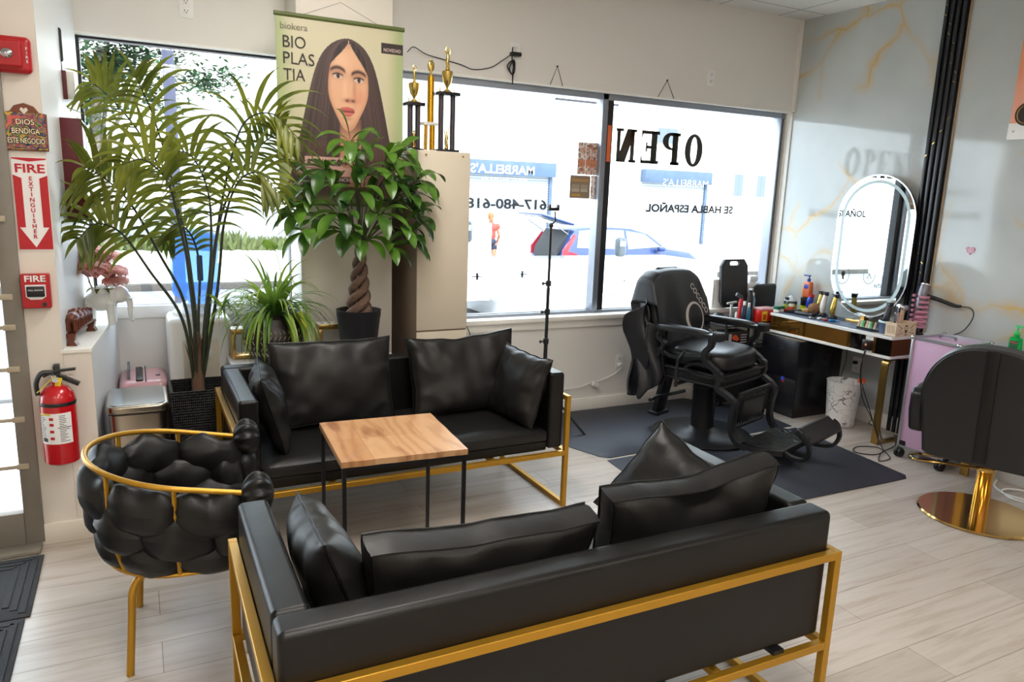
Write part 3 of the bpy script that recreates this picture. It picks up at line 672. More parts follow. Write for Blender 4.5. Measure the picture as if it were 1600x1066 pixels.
o = printed('window_poster', .10, .17, 20, 24, poster_c, M_prn); o.location = (3.085, 4.706, 1.69); tag(o, 'narrow white leaflet taped right of the brown notice', 'poster')
b = MB(); b.b2(3.129, 3.16, 4.66, 4.664, 1.88, 2.14); tag(obj('sticker_strip', b, mat('orange sticker', rgb(226, 110, 60), .5)), 'orange reflective strip stuck on the dark window mullion', 'sticker')
# ---------------------------------------------------------------- sofas, cushions, table
def sofa(lab, loc, rz):
    t = thing('sofa', lab, 'sofa', loc, rz)
    hw, hd = .797, .355
    for s_ in (-1, 1):
        b = MB(); b.b2(s_*hw, s_*(hw-.085), -hd, hd-.088, .325, .73, .016, 3)
        obj('armrest', b, M_leather, t, wn=True)
    b = MB(); b.b2(-hw, hw, hd-.09, hd, .325, .73, .018, 3)
    obj('backrest', b, M_leather, t, wn=True)
    b = MB(); b.b2(-hw+.086, hw-.086, -hd+.012, hd-.09, .315, .365, .01); obj('seat_base', b, M_leather, t, wn=True)
    b = MB(); W_, D_ = 2*(hw-.088), 2*hd-.095
    def top(u, v):
        x = (u-.5)*W_; y = -hd+.004+v*D_; e = min(u, 1-u, v, 1-v)*2
        k = noise.noise(V(x*3.1, y*4.2, 1+loc[1]))*.010+abs(noise.noise(V(x*7, y*3, 4)))*.008
        return V(x, y, .418+.022*min(1, e*6)**.6+k*min(1, e*5))
    vs1 = b.grid(top, 70, 36)
    b.b2(-W_/2, W_/2, -hd+.004, -hd+.004+D_, .366, .4185, .012)
    obj('seat_cushion', b, M_leathers, t)
    f = MB(); a = .025; X = hw+.015; Yb = hd+.0135; Yf = -hd-.013
    for s_ in (-1, 1):
        for y in (Yb, Yf): f.box((s_*X, y, .3045), (a, a, .609), .0015, 1)
        for z in (.5965, .0125, .30): f.box((s_*X, (Yb+Yf)/2, z), (a, Yb-Yf-a, a), .0015, 1)
    f.box((0, Yb, .5965), (2*X-a, a, a), .0015, 1)
    for y in (Yb, Yf): f.box((0, y, .30), (2*X-a, a, a), .0015, 1)
    for x in (-.4, .4): f.box((x, 0, .30), (a, Yb-Yf-a, a*.9), .0015, 1)
    obj('frame', f, M_gold, t, wn=True)
    for x in (-.62, -.2, .2, .62): f = MB(); f.b2(x-.02, x+.02, hd-.06, Yb+.0, .312, .326); obj('bracket', f, M_blackm, t)
    return t
sofa('black leather sofa with gold frame under the windows, behind the wooden table', (1.1375, 3.495, 0), 0)
sofa('black leather sofa with gold frame seen from behind, nearest in the foreground', (1.008, 1.735, 0), 179.4)

def cushion(name, lab, w, h, t, loc, r3, seed, box=0.0, group=None, dent=0.0, n=44):
    """soft cushion standing in its local XZ plane, thickness along Y; box>0 gives a sewn gusset"""
    b = MB(); sd = seed*13.7
    def edge(u, v):     # bowed-in outline
        x = w/2*u*(1-.055*(1-v*v)) + .006*noise.noise(V(v*3, sd, u)); z = h/2*v*(1-.06*(1-u*u)) + .008*noise.noise(V(u*3, sd, v))
        return x, z
    def surf(sg):
        def fn(a, c):
            u, v = a*2-1, c*2-1; x, z = edge(u, v)
            fu, fv = 1-abs(u)**3.0, 1-abs(v)**3.0; th = (fu*fv)**.5
            ed = 1-min(1-abs(u), 1-abs(v))
            wr = .010*math.sin(9*u*(1.2+noise.noise(V(u, v, sd)))+sd)*max(0, abs(v)-.45)*2*fv**.4 + .010*math.sin(8*v+3*noise.noise(V(u*2, v*2, sd)))*max(0, abs(u)-.5)*2*fu**.4
            big = .5*noise.noise(V(x*5, z*5, sd+sg))*.035 + noise.noise(V(x*13, z*9, sd))*.007
            y = box/2 + (t-box)/2*th + (wr+big)*min(1, th*1.3)
            y -= dent*math.exp(-((u-.05)**2*5+(v-.75)**2*7))
            zz = z - dent*.55*math.exp(-(u-.05)**2*7)*max(0, v)**3
            return V(x, sg*max(y, box/2), zz)
        return fn
    b.grid(surf(-1), n, n); b.grid(surf(1), n, n)
    per = [(-1+2*i/24, -1) for i in range(24)]+[(1, -1+2*i/24) for i in range(24)]+[(1-2*i/24, 1) for i in range(24)]+[(-1, 1-2*i/24) for i in range(24)]
    if box:
        P = []
        for (u, v) in per:
            x, z = edge(u, v); z -= dent*.55*math.exp(-(u-.05)**2*7)*max(0, v)**3; P.append((x, z))
        m_ = len(P); vs = []
        for i, (x, z) in enumerate(P):
            for yy, o_ in ((-box/2, 0), (-box/4, .006), (box/4, .006), (box/2, 0)):
                k = 1+o_/max(w, h)*2+.010*noise.noise(V(i*.9, yy*30, sd)); vs.append(V(x*k, yy, z*k))
        b._add(vs, [(i*4+j, i*4+j+1, ((i+1) % m_)*4+j+1, ((i+1) % m_)*4+j) for i in range(m_) for j in range(3)], True)
    o_ = bpy.data.objects.new(name, None)
    t_ = thing(name, lab, 'cushion', loc, group=group, r3=tuple(math.radians(a) for a in r3))
    obj('cushion_cover', b, M_leathers, t_, sharp=70)
    p = MB()
    for yy in ((-box/2, box/2) if box else (0,)):
        pts = []
        for (u, v) in per:
            x, z = edge(u, v); z -= dent*.55*math.exp(-(u-.05)**2*7)*max(0, v)**3
            pts.append((x*1.004, yy, z*1.004))
        p.tube(pts, .0035, 6, closed=True)
    obj('piping', p, M_leather, t_)
    bpy.data.objects.remove(o_)
    return t_
SC = 'cushion'
# far sofa
cushion('sofa_cushion', 'large black back cushion on the left half of the far sofa', .61, .43, .15, (.85, 3.62, .655), (-12, 0, 1), 1, .05)
cushion('sofa_cushion', 'large black back cushion on the right half of the far sofa', .60, .42, .16, (1.56, 3.60, .65), (-13, -3, -2), 2, .06, dent=.02)
cushion('throw_pillow', 'small black pillow leaning on the left arm of the far sofa', .36, .38, .13, (.515, 3.40, .625), (-16, -4, 84), 3)
cushion('throw_pillow', 'small black pillow leaning on the right arm of the far sofa', .38, .38, .15, (1.77, 3.34, .625), (-15, 4, -78), 4)
# near sofa (its back is at the small-y side)
cushion('sofa_cushion', 'large black back cushion on the near sofa, left of its two back cushions', .62, .37, .14, (.745, 1.60, .612), (-14, -2, 180), 5, .08)
cushion('sofa_cushion', 'large dented black back cushion on the near sofa, right of its two back cushions', .60, .40, .17, (1.44, 1.62, .632), (-14, 3, 178), 6, .075, dent=.045)
cushion('throw_pillow', 'small black pillow leaning on the left arm of the near sofa', .40, .38, .17, (.415, 1.75, .625), (-20, 4, 88), 7)
cushion('throw_pillow', 'small black pillow leaning on the right arm of the near sofa', .38, .38, .15, (1.60, 1.88, .60), (-22, 28, -66), 8)

# wooden side table
M_acacia = mat('acacia wood top', rough=.35); n, l, p = nodes(M_acacia)
tc = n.new('ShaderNodeTexCoord'); mp = n.new('ShaderNodeMapping'); mp.inputs['Rotation'].default_value = (0, 0, PI/2); l.new(tc.outputs['Object'], mp.inputs[0])
br = n.new('ShaderNodeTexBrick'); br.offset = .0; br.inputs['Scale'].default_value = 1; br.inputs['Brick Width'].default_value = 3; br.inputs['Row Height'].default_value = .117; br.inputs['Mortar Size'].default_value = .0006
br.inputs['Color1'].default_value = rgb(204, 164, 124); br.inputs['Color2'].default_value = rgb(188, 142, 100); br.inputs['Mortar'].default_value = rgb(140, 88, 54); l.new(mp.outputs[0], br.inputs['Vector'])
m2 = n.new('ShaderNodeMapping'); m2.inputs['Scale'].default_value = (3.2, .8, 1); l.new(tc.outputs['Object'], m2.inputs[0])
wv = n.new('ShaderNodeTexWave'); wv.inputs['Scale'].default_value = 1.6; wv.inputs['Distortion'].default_value = 14; wv.inputs['Detail'].default_value = 4; wv.inputs['Detail Scale'].default_value = 1.2; l.new(m2.outputs[0], wv.inputs['Vector'])
wr = ramp(n, [(.0, rgb(226, 208, 190)), (.4, rgb(246, 238, 228)), (1, rgb(255, 252, 248))]); l.new(wv.outputs[0], wr.inputs[0])
nn = n.new('ShaderNodeTexNoise'); nn.inputs['Scale'].default_value = 4; l.new(m2.outputs[0], nn.inputs['Vector']); nr = ramp(n, [(.28, rgb(168, 120, 88)), (.42, (1, 1, 1, 1))]); l.new(nn.outputs[0], nr.inputs[0])
x1 = n.new('ShaderNodeMix'); x1.data_type = 'RGBA'; x1.blend_type = 'MULTIPLY'; x1.inputs[0].default_value = .8; l.new(br.outputs[0], x1.inputs[6]); l.new(wr.outputs[0], x1.inputs[7])
x2 = n.new('ShaderNodeMix'); x2.data_type = 'RGBA'; x2.blend_type = 'MULTIPLY'; x2.inputs[0].default_value = .8; l.new(x1.outputs[2], x2.inputs[6]); l.new(nr.outputs[0], x2.inputs[7]); l.new(x2.outputs[2], p.inputs['Base Color'])
tb = thing('side_table', 'wooden topped side table on thin black metal legs between the sofas', 'table', (.843, 2.642, 0), -3.5)
b = MB(); pts = []
for i in range(20): pts.append((-.235+.47*i/19, -.238+.0015*math.sin(i*1.3)))
for i in range(20): pts.append((.235-.0008*math.sin(i), -.238+.476*i/19))
for i in range(20): pts.append((.235-.47*i/19, .238))
for i in range(20): pts.append((-.235, .238-.476*i/19))
b.prism(pts, .022, T(0, 0, .659)); o = obj('tabletop', b, M_acacia, tb); bv = o.modifiers.new('b', 'BEVEL'); bv.width = .003; bv.segments = 2; bv.limit_method = 'ANGLE'
for sx in (-1, 1):
    for sy in (-1, 1):
        b = MB(); b.box((sx*.224, sy*.227, .3295), (.014, .014, .659), .001, 1); obj('leg', b, M_blackm, tb)
for z in (.652, .008):
    b = MB(); b.bar([(-.224, -.227, z), (.224, -.227, z), (.224, .227, z), (-.224, .227, z)], .013, .013, closed=True); obj('rail', b, M_blackm, tb)

# ---------------------------------------------------------------- round armchair of woven puffs
ac = thing('armchair', 'round black puffy woven armchair with a gold ring frame', 'armchair', (.105, 2.71, 0), -4)
R0 = .30; LS = .20; LT = LS*2+PI*R0
def shell(s_, dr=0.0, z=None, top=None):
    """point on the U shaped shell, s_ in 0..1 from the far arm tip round the back to the near arm tip (open toward +x)"""
    d = s_*LT; r = R0+dr
    if d < LS: p = V(LS-d, r, 0)
    elif d > LS+PI*R0: p = V(d-LS-PI*R0, -r, 0)
    else: a = PI/2+(d-LS)/R0; p = V(r*math.cos(a), r*math.sin(a), 0)
    p.z = (.665-.19*p.x) if z is None else z
    return p
def zrow(p, k): zt = .665-.19*p.x; return .36+(zt-.36)*k
b = MB(); b.tube([shell(-.01+1.02*i/60) for i in range(61)], .0095, 10); obj('top_ring', b, M_gold, ac)
b = MB(); b.tube([shell(i/40, -.045, .352) for i in range(41)], .0085, 8, closed=True); obj('seat_ring', b, M_gold, ac)
NP = 6
for i in range(1, NP):
    b = MB(); q = shell(i/NP); b.tube([q, shell(i/NP, .0, .5), shell(i/NP, -.045, .352)], .0078, 8); obj('post', b, M_gold, ac)
for sx, sy in ((-1, -1), (-1, 1), (1, -1), (1, 1)):
    b = MB(); b.tube(smooth_path([(sx*.05, sy*.16, .345), (sx*.13, sy*.19, .34), (sx*.165, sy*.205, .30), (sx*.175, sy*.212, .2), (sx*.19, sy*.222, 0)], 6), .0125, 10); obj('leg', b, M_gold, ac)
def puff(s0, s1, k, hz, dr, seed, th=.050):
    """one fat band segment between two pinches along the shell"""
    out = MB()
    def fn(u, v):
        s_ = s0+(s1-s0)*u; e = max(0, math.sin(PI*min(1, max(0, u))))**.5; ph = 2*PI*v
        fold = 1+.05*noise.noise(V(u*6, math.cos(ph)*2, seed*3.1))+(1-e)*.20*math.sin(ph*8+seed)
        cr = .030*math.sin(u*PI*3+math.sin(ph)*2+seed)*math.sin(ph)*e
        q = shell(min(1.02, max(-.02, s_)), dr+th*(.22+.78*e)*math.cos(ph)*fold+cr*.4); zc = zrow(q, k)
        q.z = zc+hz*(.45+.55*e)*math.sin(ph)*fold+cr*.3; return q
    out.grid(fn, 26, 22)
    return out
for ri, (k, hz, dr, sh) in enumerate(((.70, .086, -.018, 0), (.43, .088, -.032, 1), (.17, .072, -.055, 0))):
    ed = [0]+[(i+(.5 if sh else 0))/NP for i in range(0 if sh else 1, NP)]+[1.0]
    for i in range(len(ed)-1):
        obj('woven_puff', puff(ed[i]-.006, ed[i+1]+.006, k, hz, dr, ri*10+i), M_puff, ac, sharp=80)
for s_ in (-.005, 1.005):
    b = MB()
    def knot(u, v):
        th = PI*v; ph = 2*PI*u; g = 1+.10*math.sin(ph*9)*math.sin(th)**2; q = shell(s_); return q+V(.02+.052*g*math.cos(th), .060*g*math.sin(th)*math.cos(ph), -.004+.072*g*math.sin(th)*math.sin(ph))
    b.grid(knot, 54, 16, wrap=True); obj('end_roll', b, M_puff, ac, sharp=80)
    b = MB(); q = shell(s_); b.ell(q+V(.012, 0, -.115), (.05, .052, .062), seg=18, rings=12); b.ell(q+V(.006, 0, -.225), (.048, .05, .058), seg=18, rings=12); obj('end_roll', b, M_puff, ac, sharp=80)
b = MB()
b.grid(lambda u, v: V((.045+.24*v*math.cos(2*PI*u)), .25*v*math.sin(2*PI*u), .455+.03*(1-v*v)-.10*max(0, v-.8)*2), 36, 14, wrap=True); b.lathe([(0, .36), (.22, .36), (.245, .40), (.24, .44)], (.045, 0, 0), seg=36); obj('seat_cushion', b, M_leathers, ac)
# ---------------------------------------------------------------- barber chair
bc = thing('barber_chair', 'black vintage barber chair with scrolled armrests and footrest on the rubber mats', 'barber chair', (3.45, 3.76, .016), 18)
b = MB(); b.lathe([(0, 0), (.335, 0), (.345, .012), (.33, .026), (.20, .04), (.11, .055), (.085, .07), (0, .07)], seg=48); obj('base_plate', b, M_blackm, bc)
b = MB(); b.lathe([(0, .05), (.078, .05), (.078, .33), (.082, .335), (.082, .36), (.06, .37), (.06, .44), (0, .44)], seg=28); obj('hydraulic_column', b, M_blackm, bc)
b = MB(); b.box((0, 0, .472), (.55, .54, .09), .03, 3); b.box((0, 0, .505), (.575, .565, .024), .011, 2); b.box((0, 0, .438), (.57, .56, .022), .01, 2); b.box((0, .02, .425), (.34, .34, .04), .01); obj('seat_frame', b, M_blackm, bc, wn=True)
b = MB(); b.ell((0, -.01, .580), (.268, .268, .078), seg=40, rings=18, pw=.5); o = obj('seat_cushion', b, M_vinyl, bc, sharp=80)
TB = T(0, .24, .55) @ rot(-14, 0, 0)
b = MB(); b.box((0, 0, .27), (.48, .07, .52), .035, 4, R=None); b.bm.transform(TB); obj('backrest', b, M_vinyl, bc, wn=True)
b = MB(); b.box((0, .045, .25), (.44, .02, .46), .008); b.box((0, .0, .56), (.26, .05, .1), .025, 3); b.bm.transform(TB); obj('back_frame', b, M_blackm, bc)
for s_ in (-1, 1):
    X = s_*.30
    b = MB(); b.box((X, 0, .765), (.07, .50, .028), .008, 2); b.box((X, -.235, .765), (.078, .06, .05), .008, 2)
    pad = obj('armrest', b, M_blackm, bc, wn=True)
    b = MB(); b.ell((X, .03, .779), (.036, .20, .022), seg=24, rings=10, pw=.7)
    for k in range(5): b.cyl((X-.034, -.20-.014*k, .792), (X+.034, -.20-.014*k, .792), .004, 6)
    obj('arm_pad', b, M_vinyl, pad)
    b = MB()   # scrolled casting from the arm front to the seat frame and on down to the footplate
    P = smooth_path([(X, -.19, .75), (X, -.185, .70), (X, -.15, .655), (X, -.16, .60), (X, -.24, .545), (X, -.27, .49), (X, -.26, .44), (X*.97, -.33, .40), (X*.93, -.37, .36), (X*.9, -.36, .28), (X*.88, -.36, .18), (X*.86, -.40, .11), (X*.84, -.47, .085)], 6)
    b.bar(P, .03, .046, up=(1, 0, 0)); b.bar([(q.x-s_*.012, q.y, q.z) for q in P], .012, .062, up=(1, 0, 0))
    b.cyl((X-.02, -.255, .52), (X+.02, -.255, .52), .03, 12); b.cyl((X-.018, -.16, .63), (X+.018, -.16, .63), .026, 12)
    obj('front_scroll', b, M_blackm, bc)
    b = MB()
    P = smooth_path([(X, .20, .75), (X, .21, .70), (X, .16, .66), (X, .20, .60), (X, .24, .54), (X, .20, .48)], 6); b.bar(P, .025, .035, up=(1, 0, 0))
    P = smooth_path([(X, .22, .62), (X, .10, .585), (X, -.05, .60), (X, -.17, .62)], 6); b.bar(P, .02, .022, up=(1, 0, 0)); b.cyl((X-.02, .21, .60), (X+.02, .21, .60), .035, 12)
    P = smooth_path([(X, -.25, .50), (X, -.12, .50), (X, -.02, .53), (X, -.10, .57), (X, -.22, .56)], 6); b.bar(P, .016, .03, up=(1, 0, 0))
    obj('side_bracket', b, M_blackm, bc)
b = MB(); P = smooth_path([(-.345, .02, .40), (-.35, .02, .50), (-.352, .01, .58), (-.35, -.02, .63), (-.348, -.01, .655), (-.346, .03, .665)], 5); b.tube(P, [.011]*len(P), 10); b.ell((-.348, .01, .655), (.02, .04, .02)); b.cyl((-.35, .02, .42), (-.2, .02, .42), .014, 10); obj('recline_lever', b, M_blackm, bc)
b = MB(); P = smooth_path([(-.05, .12, .30), (-.12, .2, .27), (-.22, .25, .26)], 5); b.tube(P, .011, 8); b.cyl((-.22, .24, .26), (-.33, .22, .26), .014, 10); obj('pump_lever', b, M_blackm, bc)
b = MB(); b.box((-.05, .30, .26), (.12, .045, .34), .012, 2, R=rot(12, 0, 0)); b.box((-.05, .33, .10), (.15, .09, .03), .01, 2); obj('rear_support', b, M_blackm, bc)
# calf panel with pierced scrollwork
CP = T(0, -.345, .285) @ rot(8, 0, 0)
b = MB(); b.box((0, 0, 0), (.30, .035, .14), .012, 2); b.bm.transform(CP); cp = obj('calf_pad', b, M_vinyl, bc, wn=True)
b = MB()
for (x0, x1, z0, z1) in ((-.215, .215, .115, .13), (-.215, .215, -.13, -.115), (-.215, -.2, -.13, .13), (.2, .215, -.13, .13), (-.16, .16, .072, .078), (-.16, .16, -.078, -.072), (-.165, -.158, -.08, .08), (.158, .165, -.08, .08)): b.b2(x0, x1, -.006, .006, z0, z1)
for k in range(12):
    x = -.185+k*.0336
    for zc in (.096, -.096): b.tube([(x+.012*math.cos(a_), 0, zc+.012*math.sin(a_)) for a_ in [2*PI*i/8 for i in range(8)]], .0032, 5, closed=True); b.b2(x+.012, x+.022, -.003, .003, zc-.015, zc+.015)
for k in range(5):
    for xc in (-.182, .182): b.tube([(xc+.011*math.cos(a_), 0, -.06+k*.03+.011*math.sin(a_)) for a_ in [2*PI*i/8 for i in range(8)]], .003, 5, closed=True)
b.bm.transform(CP); obj('pierced_panel', b, M_blackm, bc)
# footplate and swinging footrest
M_tread = mat('embossed black metal tread', rgb(52, 55, 56), .35, metal=.6); n, l, p = nodes(M_tread)
tc = n.new('ShaderNodeTexCoord'); wv = n.new('ShaderNodeTexWave'); wv.inputs['Scale'].default_value = 9; wv.inputs['Distortion'].default_value = 14; wv.inputs['Detail Scale'].default_value = .8; l.new(tc.outputs['Object'], wv.inputs['Vector'])
bp = n.new('ShaderNodeBump'); bp.inputs['Strength'].default_value = .9; bp.inputs['Distance'].default_value = .01; l.new(wv.outputs[0], bp.inputs['Height']); l.new(bp.outputs[0], p.inputs['Normal'])
b = MB(); b.prism([(-.20, -.66), (.20, -.66), (.255, -.58), (.255, -.42), (-.255, -.42), (-.255, -.58)], .012, T(0, 0, .10)); fp = obj('footplate', b, M_tread, bc)
b = MB(); b.bar([(-.255, -.40, .095), (-.26, -.58, .095), (-.20, -.67, .095), (.20, -.67, .095), (.26, -.58, .095), (.255, -.40, .095)], .022, .034); obj('plate_rim', b, M_blackm, fp)
b = MB(); b.box((0, 0, 0), (.44, .13, .055), .02, 3, R=rot(35, 0, 0)); b.bm.transform(T(0, -.80, .235)); fr = obj('footrest', b, M_vinyl, bc, wn=True)
b = MB()
for s_ in (-1, 1):
    P = smooth_path([(s_*.16, -.66, .10), (s_*.19, -.74, .085), (s_*.21, -.82, .10), (s_*.225, -.85, .16), (s_*.23, -.83, .23), (s_*.22, -.80, .26)], 6); b.bar(P, .022, .03, up=(1, 0, 0))
b.cyl((-.235, -.80, .24), (.235, -.80, .24), .012, 8)
obj('footrest_arm', b, M_blackm, fr)
# cape draped over the backrest
M_cape = M_nylon
cape = MB()
def capef(u, v):
    # u across -1..1 (past the sides it hangs), v 0 front bottom -> 1 back bottom over the top
    s_ = (u-.5)*2; L = v*1.15
    Lf = .50; top = 1.115+.0*abs(s_)
    wdt = .275
    x = s_*.40
    over = max(0, abs(x)-wdt)
    xx = math.copysign(min(abs(x), wdt+.01)+over*.28, x)
    sag = .16*max(0, (abs(s_)-.5))**1.1+.05*s_*s_ + over*.75
    if L < Lf: z = top-(Lf-L); y = -.055
    elif L < Lf+.11: a = (L-Lf)/.11*PI; y = -.055*math.cos(a); z = top+.016*math.sin(a)
    else: z = top-(L-Lf-.11); y = .06
    drop = (top-z)
    fold = .016*math.sin(s_*9+1.5)*min(1, drop*2.5)+.028*noise.noise(V(x*6, z*3, 2))*min(1, drop*3)
    p = V(xx, y+(.0 if y > 0 else -.006)-fold*(1 if y < 0 else -1)*.8-(over*.3 if y < 0 else -over*.5), z-sag)
    # follow the backrest tilt
    k = p.z-.55; return V(p.x+.012*math.sin(z*14)*over*6, p.y+.24+k*.235, p.z)
cape.grid(capef, 60, 70)
cp_ = obj('barber_cape', cape, M_cape); cp_.location = bc.location; cp_.rotation_euler = bc.rotation_euler
sd = cp_.modifiers.new('s', 'SOLIDIFY'); sd.thickness = .004; sd.offset = 1
tag(cp_, 'black barber cape with a pale ring emblem draped over the barber chair back', 'cape')
# hanging side folds of the cape on the near side
b = MB()
def fold1(u, v):
    x = -.28-.10*u+.035*math.sin(v*5+u*5)*u; z = 1.06-.24*u-(.62+.14*math.sin(u*PI*1.2))*v*(1-.25*(1-u)); y = .30+.05*u+.05*math.sin(u*8+v*2)-.08*v*(1-u)+.02*math.sin(v*9)
    return V(x-.03*math.sin(v*PI)*(1-u)*0, y+.02, z)
b.grid(fold1, 26, 40); o = obj('cape_fold', b, M_cape, cp_); sd = o.modifiers.new('s', 'SOLIDIFY'); sd.thickness = .004
b = MB()
def fold2(u, v):
    x = -.27-.07*math.sin(u*PI)-.02*v; y = .16+.22*u; z = .80-.16*abs(u-.4)-v*(.52-.30*abs(u-.55)); return V(x+.03*math.sin(u*11+v*4), y+.02*math.sin(v*6), z)
b.grid(fold2, 24, 34); o = obj('cape_fold', b, M_cape, cp_); sd = o.modifiers.new('s', 'SOLIDIFY'); sd.thickness = .004
M_emb = mat('pale cape print', rgb(196, 190, 186), .6)
EM = T(.085, .176, .80) @ rot(76, 0, 0)
b = MB(); N_ = 32
b.ring([(.112*math.cos(2*PI*i/N_), .112*math.sin(2*PI*i/N_)) for i in range(N_)], [(.01+.093*math.cos(2*PI*i/N_), .096*math.sin(2*PI*i/N_)) for i in range(N_)], .003, EM); obj('ring_emblem', b, M_emb, cp_)
text('COCOCO', .06, M_emb, cp_, T(.14, .187, .93) @ rot(76, 0, 0) @ rot(0, 0, -52), .001, 'lettering')

# ---------------------------------------------------------------- rubber mats
def floormat(lab, poly, z):
    b = MB(); n_ = len(poly); cx = sum(p_[0] for p_ in poly)/n_; cy = sum(p_[1] for p_ in poly)/n_
    ins = [(cx+(x-cx)*.955, cy+(y-cy)*.955) for x, y in poly]
    vs = [V(x, y, z) for x, y in poly]+[V(x, y, z+.003) for x, y in poly]+[V(x, y, z+.015) for x, y in ins]
    b._add(vs, [tuple(range(n_))]+[(i, (i+1) % n_, n_+(i+1) % n_, n_+i) for i in range(n_)]+[(n_+i, n_+(i+1) % n_, 2*n_+(i+1) % n_, 2*n_+i) for i in range(n_)]+[tuple(range(2*n_, 3*n_))], False)
    return tag(obj('floor_mat', b, M_mat), lab, 'mat')
floormat('dark blue rubber mat along the window wall beneath the barber chair', [(2.30, 4.585), (2.30, 4.35), (2.55, 3.68), (2.60, 3.635), (4.27, 3.70), (4.32, 4.20), (4.0, 4.585)], .001)
floormat('dark blue rubber mat nearest the salon chair, in front of the barber chair', [(2.56, 3.605), (2.50, 3.05), (2.62, 2.68), (4.11, 2.66), (4.16, 2.70), (4.265, 3.66)], .001)

# ---------------------------------------------------------------- salon chair, back to the camera
sc = thing('salon_chair', 'black salon chair with round mirror gold base, facing the wall desk', 'salon chair', (3.99, 2.15, 0), 111)
b = MB(); b.lathe([(0, 0), (.29, 0), (.297, .006), (.29, .014), (0, .016)], seg=64); obj('base_disc', b, M_goldp, sc)
b = MB(); b.lathe([(0, .014), (.042, .014), (.042, .25), (.046, .255), (.046, .275), (.025, .28), (.025, .31), (0, .31)], seg=28); obj('gold_column', b, M_goldp, sc)
b = MB(); b.cyl((0, 0, .28), (0, 0, .40), .02, 16); b.box((0, 0, .375), (.3, .22, .02), .004); obj('piston', b, M_chrome, sc)
b = MB(); P = smooth_path([(-.03, .03, .265), (-.14, .05, .262), (-.27, .02, .255), (-.34, .0, .25), (-.36, -.06, .25), (-.33, -.11, .25), (-.27, -.11, .252), (-.14, -.06, .262), (-.03, -.03, .268)], 5); b.tube(P, .007, 8); pb = obj('foot_pump', b, M_goldp, sc)
pb.rotation_euler = (0, 0, math.radians(172))
b = MB(); P2 = [q+V(0, 0, .0) for q in P[8:34]]; b.tube([(q.x+.004*math.sin(i*2), q.y+.004*math.cos(i*3), q.z) for i, q in enumerate(P2)], [.013+.004*math.sin(i*1.9) for i in range(len(P2))], 8); obj('plastic_wrap', b, M_clear, pb)
b = MB(); b.box((0, -.03, .44), (.50, .52, .10), .04, 4); obj('seat', b, M_vinyl, sc, wn=True)
BM_ = T(0, .235, .36) @ rot(-7, 0, 0)
def backo():
    pts = []
    for (x, z) in arcpts(0, .32, 1, 0, 180, 24): pts.append((math.copysign(abs(x)**.8, x)*.296, .33+(z-.32)*.285))
    pts += [(-.284, .25), (-.262, .02), (-.23, 0), (.23, 0), (.262, .02), (.284, .25)]
    return pts
b = MB()
for off, y0, y1 in ((0, -.045, .045), (-.012, .045, .055), (-.012, -.06, -.045)):
    pts = [(x*(1+off*3), z*(1+off)+(.004 if off else 0)) for x, z in backo()]; b.prism(pts, y1-y0, T(0, y1, 0) @ rot(90, 0, 0), True)
b.bm.transform(BM_); bk = obj('backrest', b, M_vinyl, sc, sharp=50); bv = bk.modifiers.new('b', 'BEVEL'); bv.width = .014; bv.segments = 3; bv.limit_method = 'ANGLE'
b = MB(); b.b2(-.026, .026, .052, .059, .02, .612, .003); b.tube([(-.026, .058, .02), (-.026, .058, .61)], .003, 6); b.tube([(.026, .058, .02), (.026, .058, .61)], .003, 6); b.bm.transform(BM_); obj('centre_seam', b, M_leather, bk)
for s_ in (-1, 1):
    b = MB(); b.prism([(y, z) for y, z in ([(-.21, .66), (-.24, .63)]+[(-.24, .50), (-.20, .42), (-.05, .38), (.10, .42), (.15, .54), (.15, .64), (.12, .665), (0, .67)])], .075, T(s_*.345-.0375, 0, 0) @ Matrix(((0, 0, 1, 0), (1, 0, 0, 0), (0, 1, 0, 0), (0, 0, 0, 1))), True)
    ar = obj('armrest', b, M_vinyl, sc, sharp=50); bv = ar.modifiers.new('b', 'BEVEL'); bv.width = .02; bv.segments = 4; bv.limit_method = 'ANGLE'
# ---------------------------------------------------------------- plants
def leaf_mat(name, c1, c2, rough=.35, tr=.25):
    m = mat(name, c1, rough, spec=.5); n, l, p = nodes(m)
    tc = n.new('ShaderNodeTexCoord'); no = n.new('ShaderNodeTexNoise'); no.inputs['Scale'].default_value = 5; no.inputs['Detail'].default_value = 3; l.new(tc.outputs['Object'], no.inputs['Vector'])
    r_ = ramp(n, [(.35, c1), (.65, c2)]); l.new(no.outputs[0], r_.inputs[0]); l.new(r_.outputs[0], p.inputs['Base Color'])
    t = n.new('ShaderNodeBsdfTranslucent'); l.new(r_.outputs[0], t.inputs[0]); x = n.new('ShaderNodeMixShader'); x.inputs[0].default_value = tr
    o = n['Material Output']; l.new(p.outputs[0], x.inputs[1]); l.new(t.outputs[0], x.inputs[2]); l.new(x.outputs[0], o.inputs['Surface']); return m
M_palm = leaf_mat('palm leaf green', rgb(74, 88, 30), rgb(136, 142, 50), .35, .4); M_palmst = mat('dark palm stem', rgb(44, 52, 34), .5)
M_pach = leaf_mat('broad leaf green', rgb(38, 74, 28), rgb(96, 138, 46), .26, .25); M_spid = leaf_mat('spider plant leaf', rgb(78, 118, 44), rgb(150, 176, 70), .35, .35)
M_bark = mat('brown fibrous bark', rgb(104, 78, 60), .9, bump=.6, bscale=40, var=.25, vscale=25, stretch=(1, 1, .25)); M_soil = mat('dark potting soil', rgb(40, 32, 26), 1, bump=.5, bscale=60)
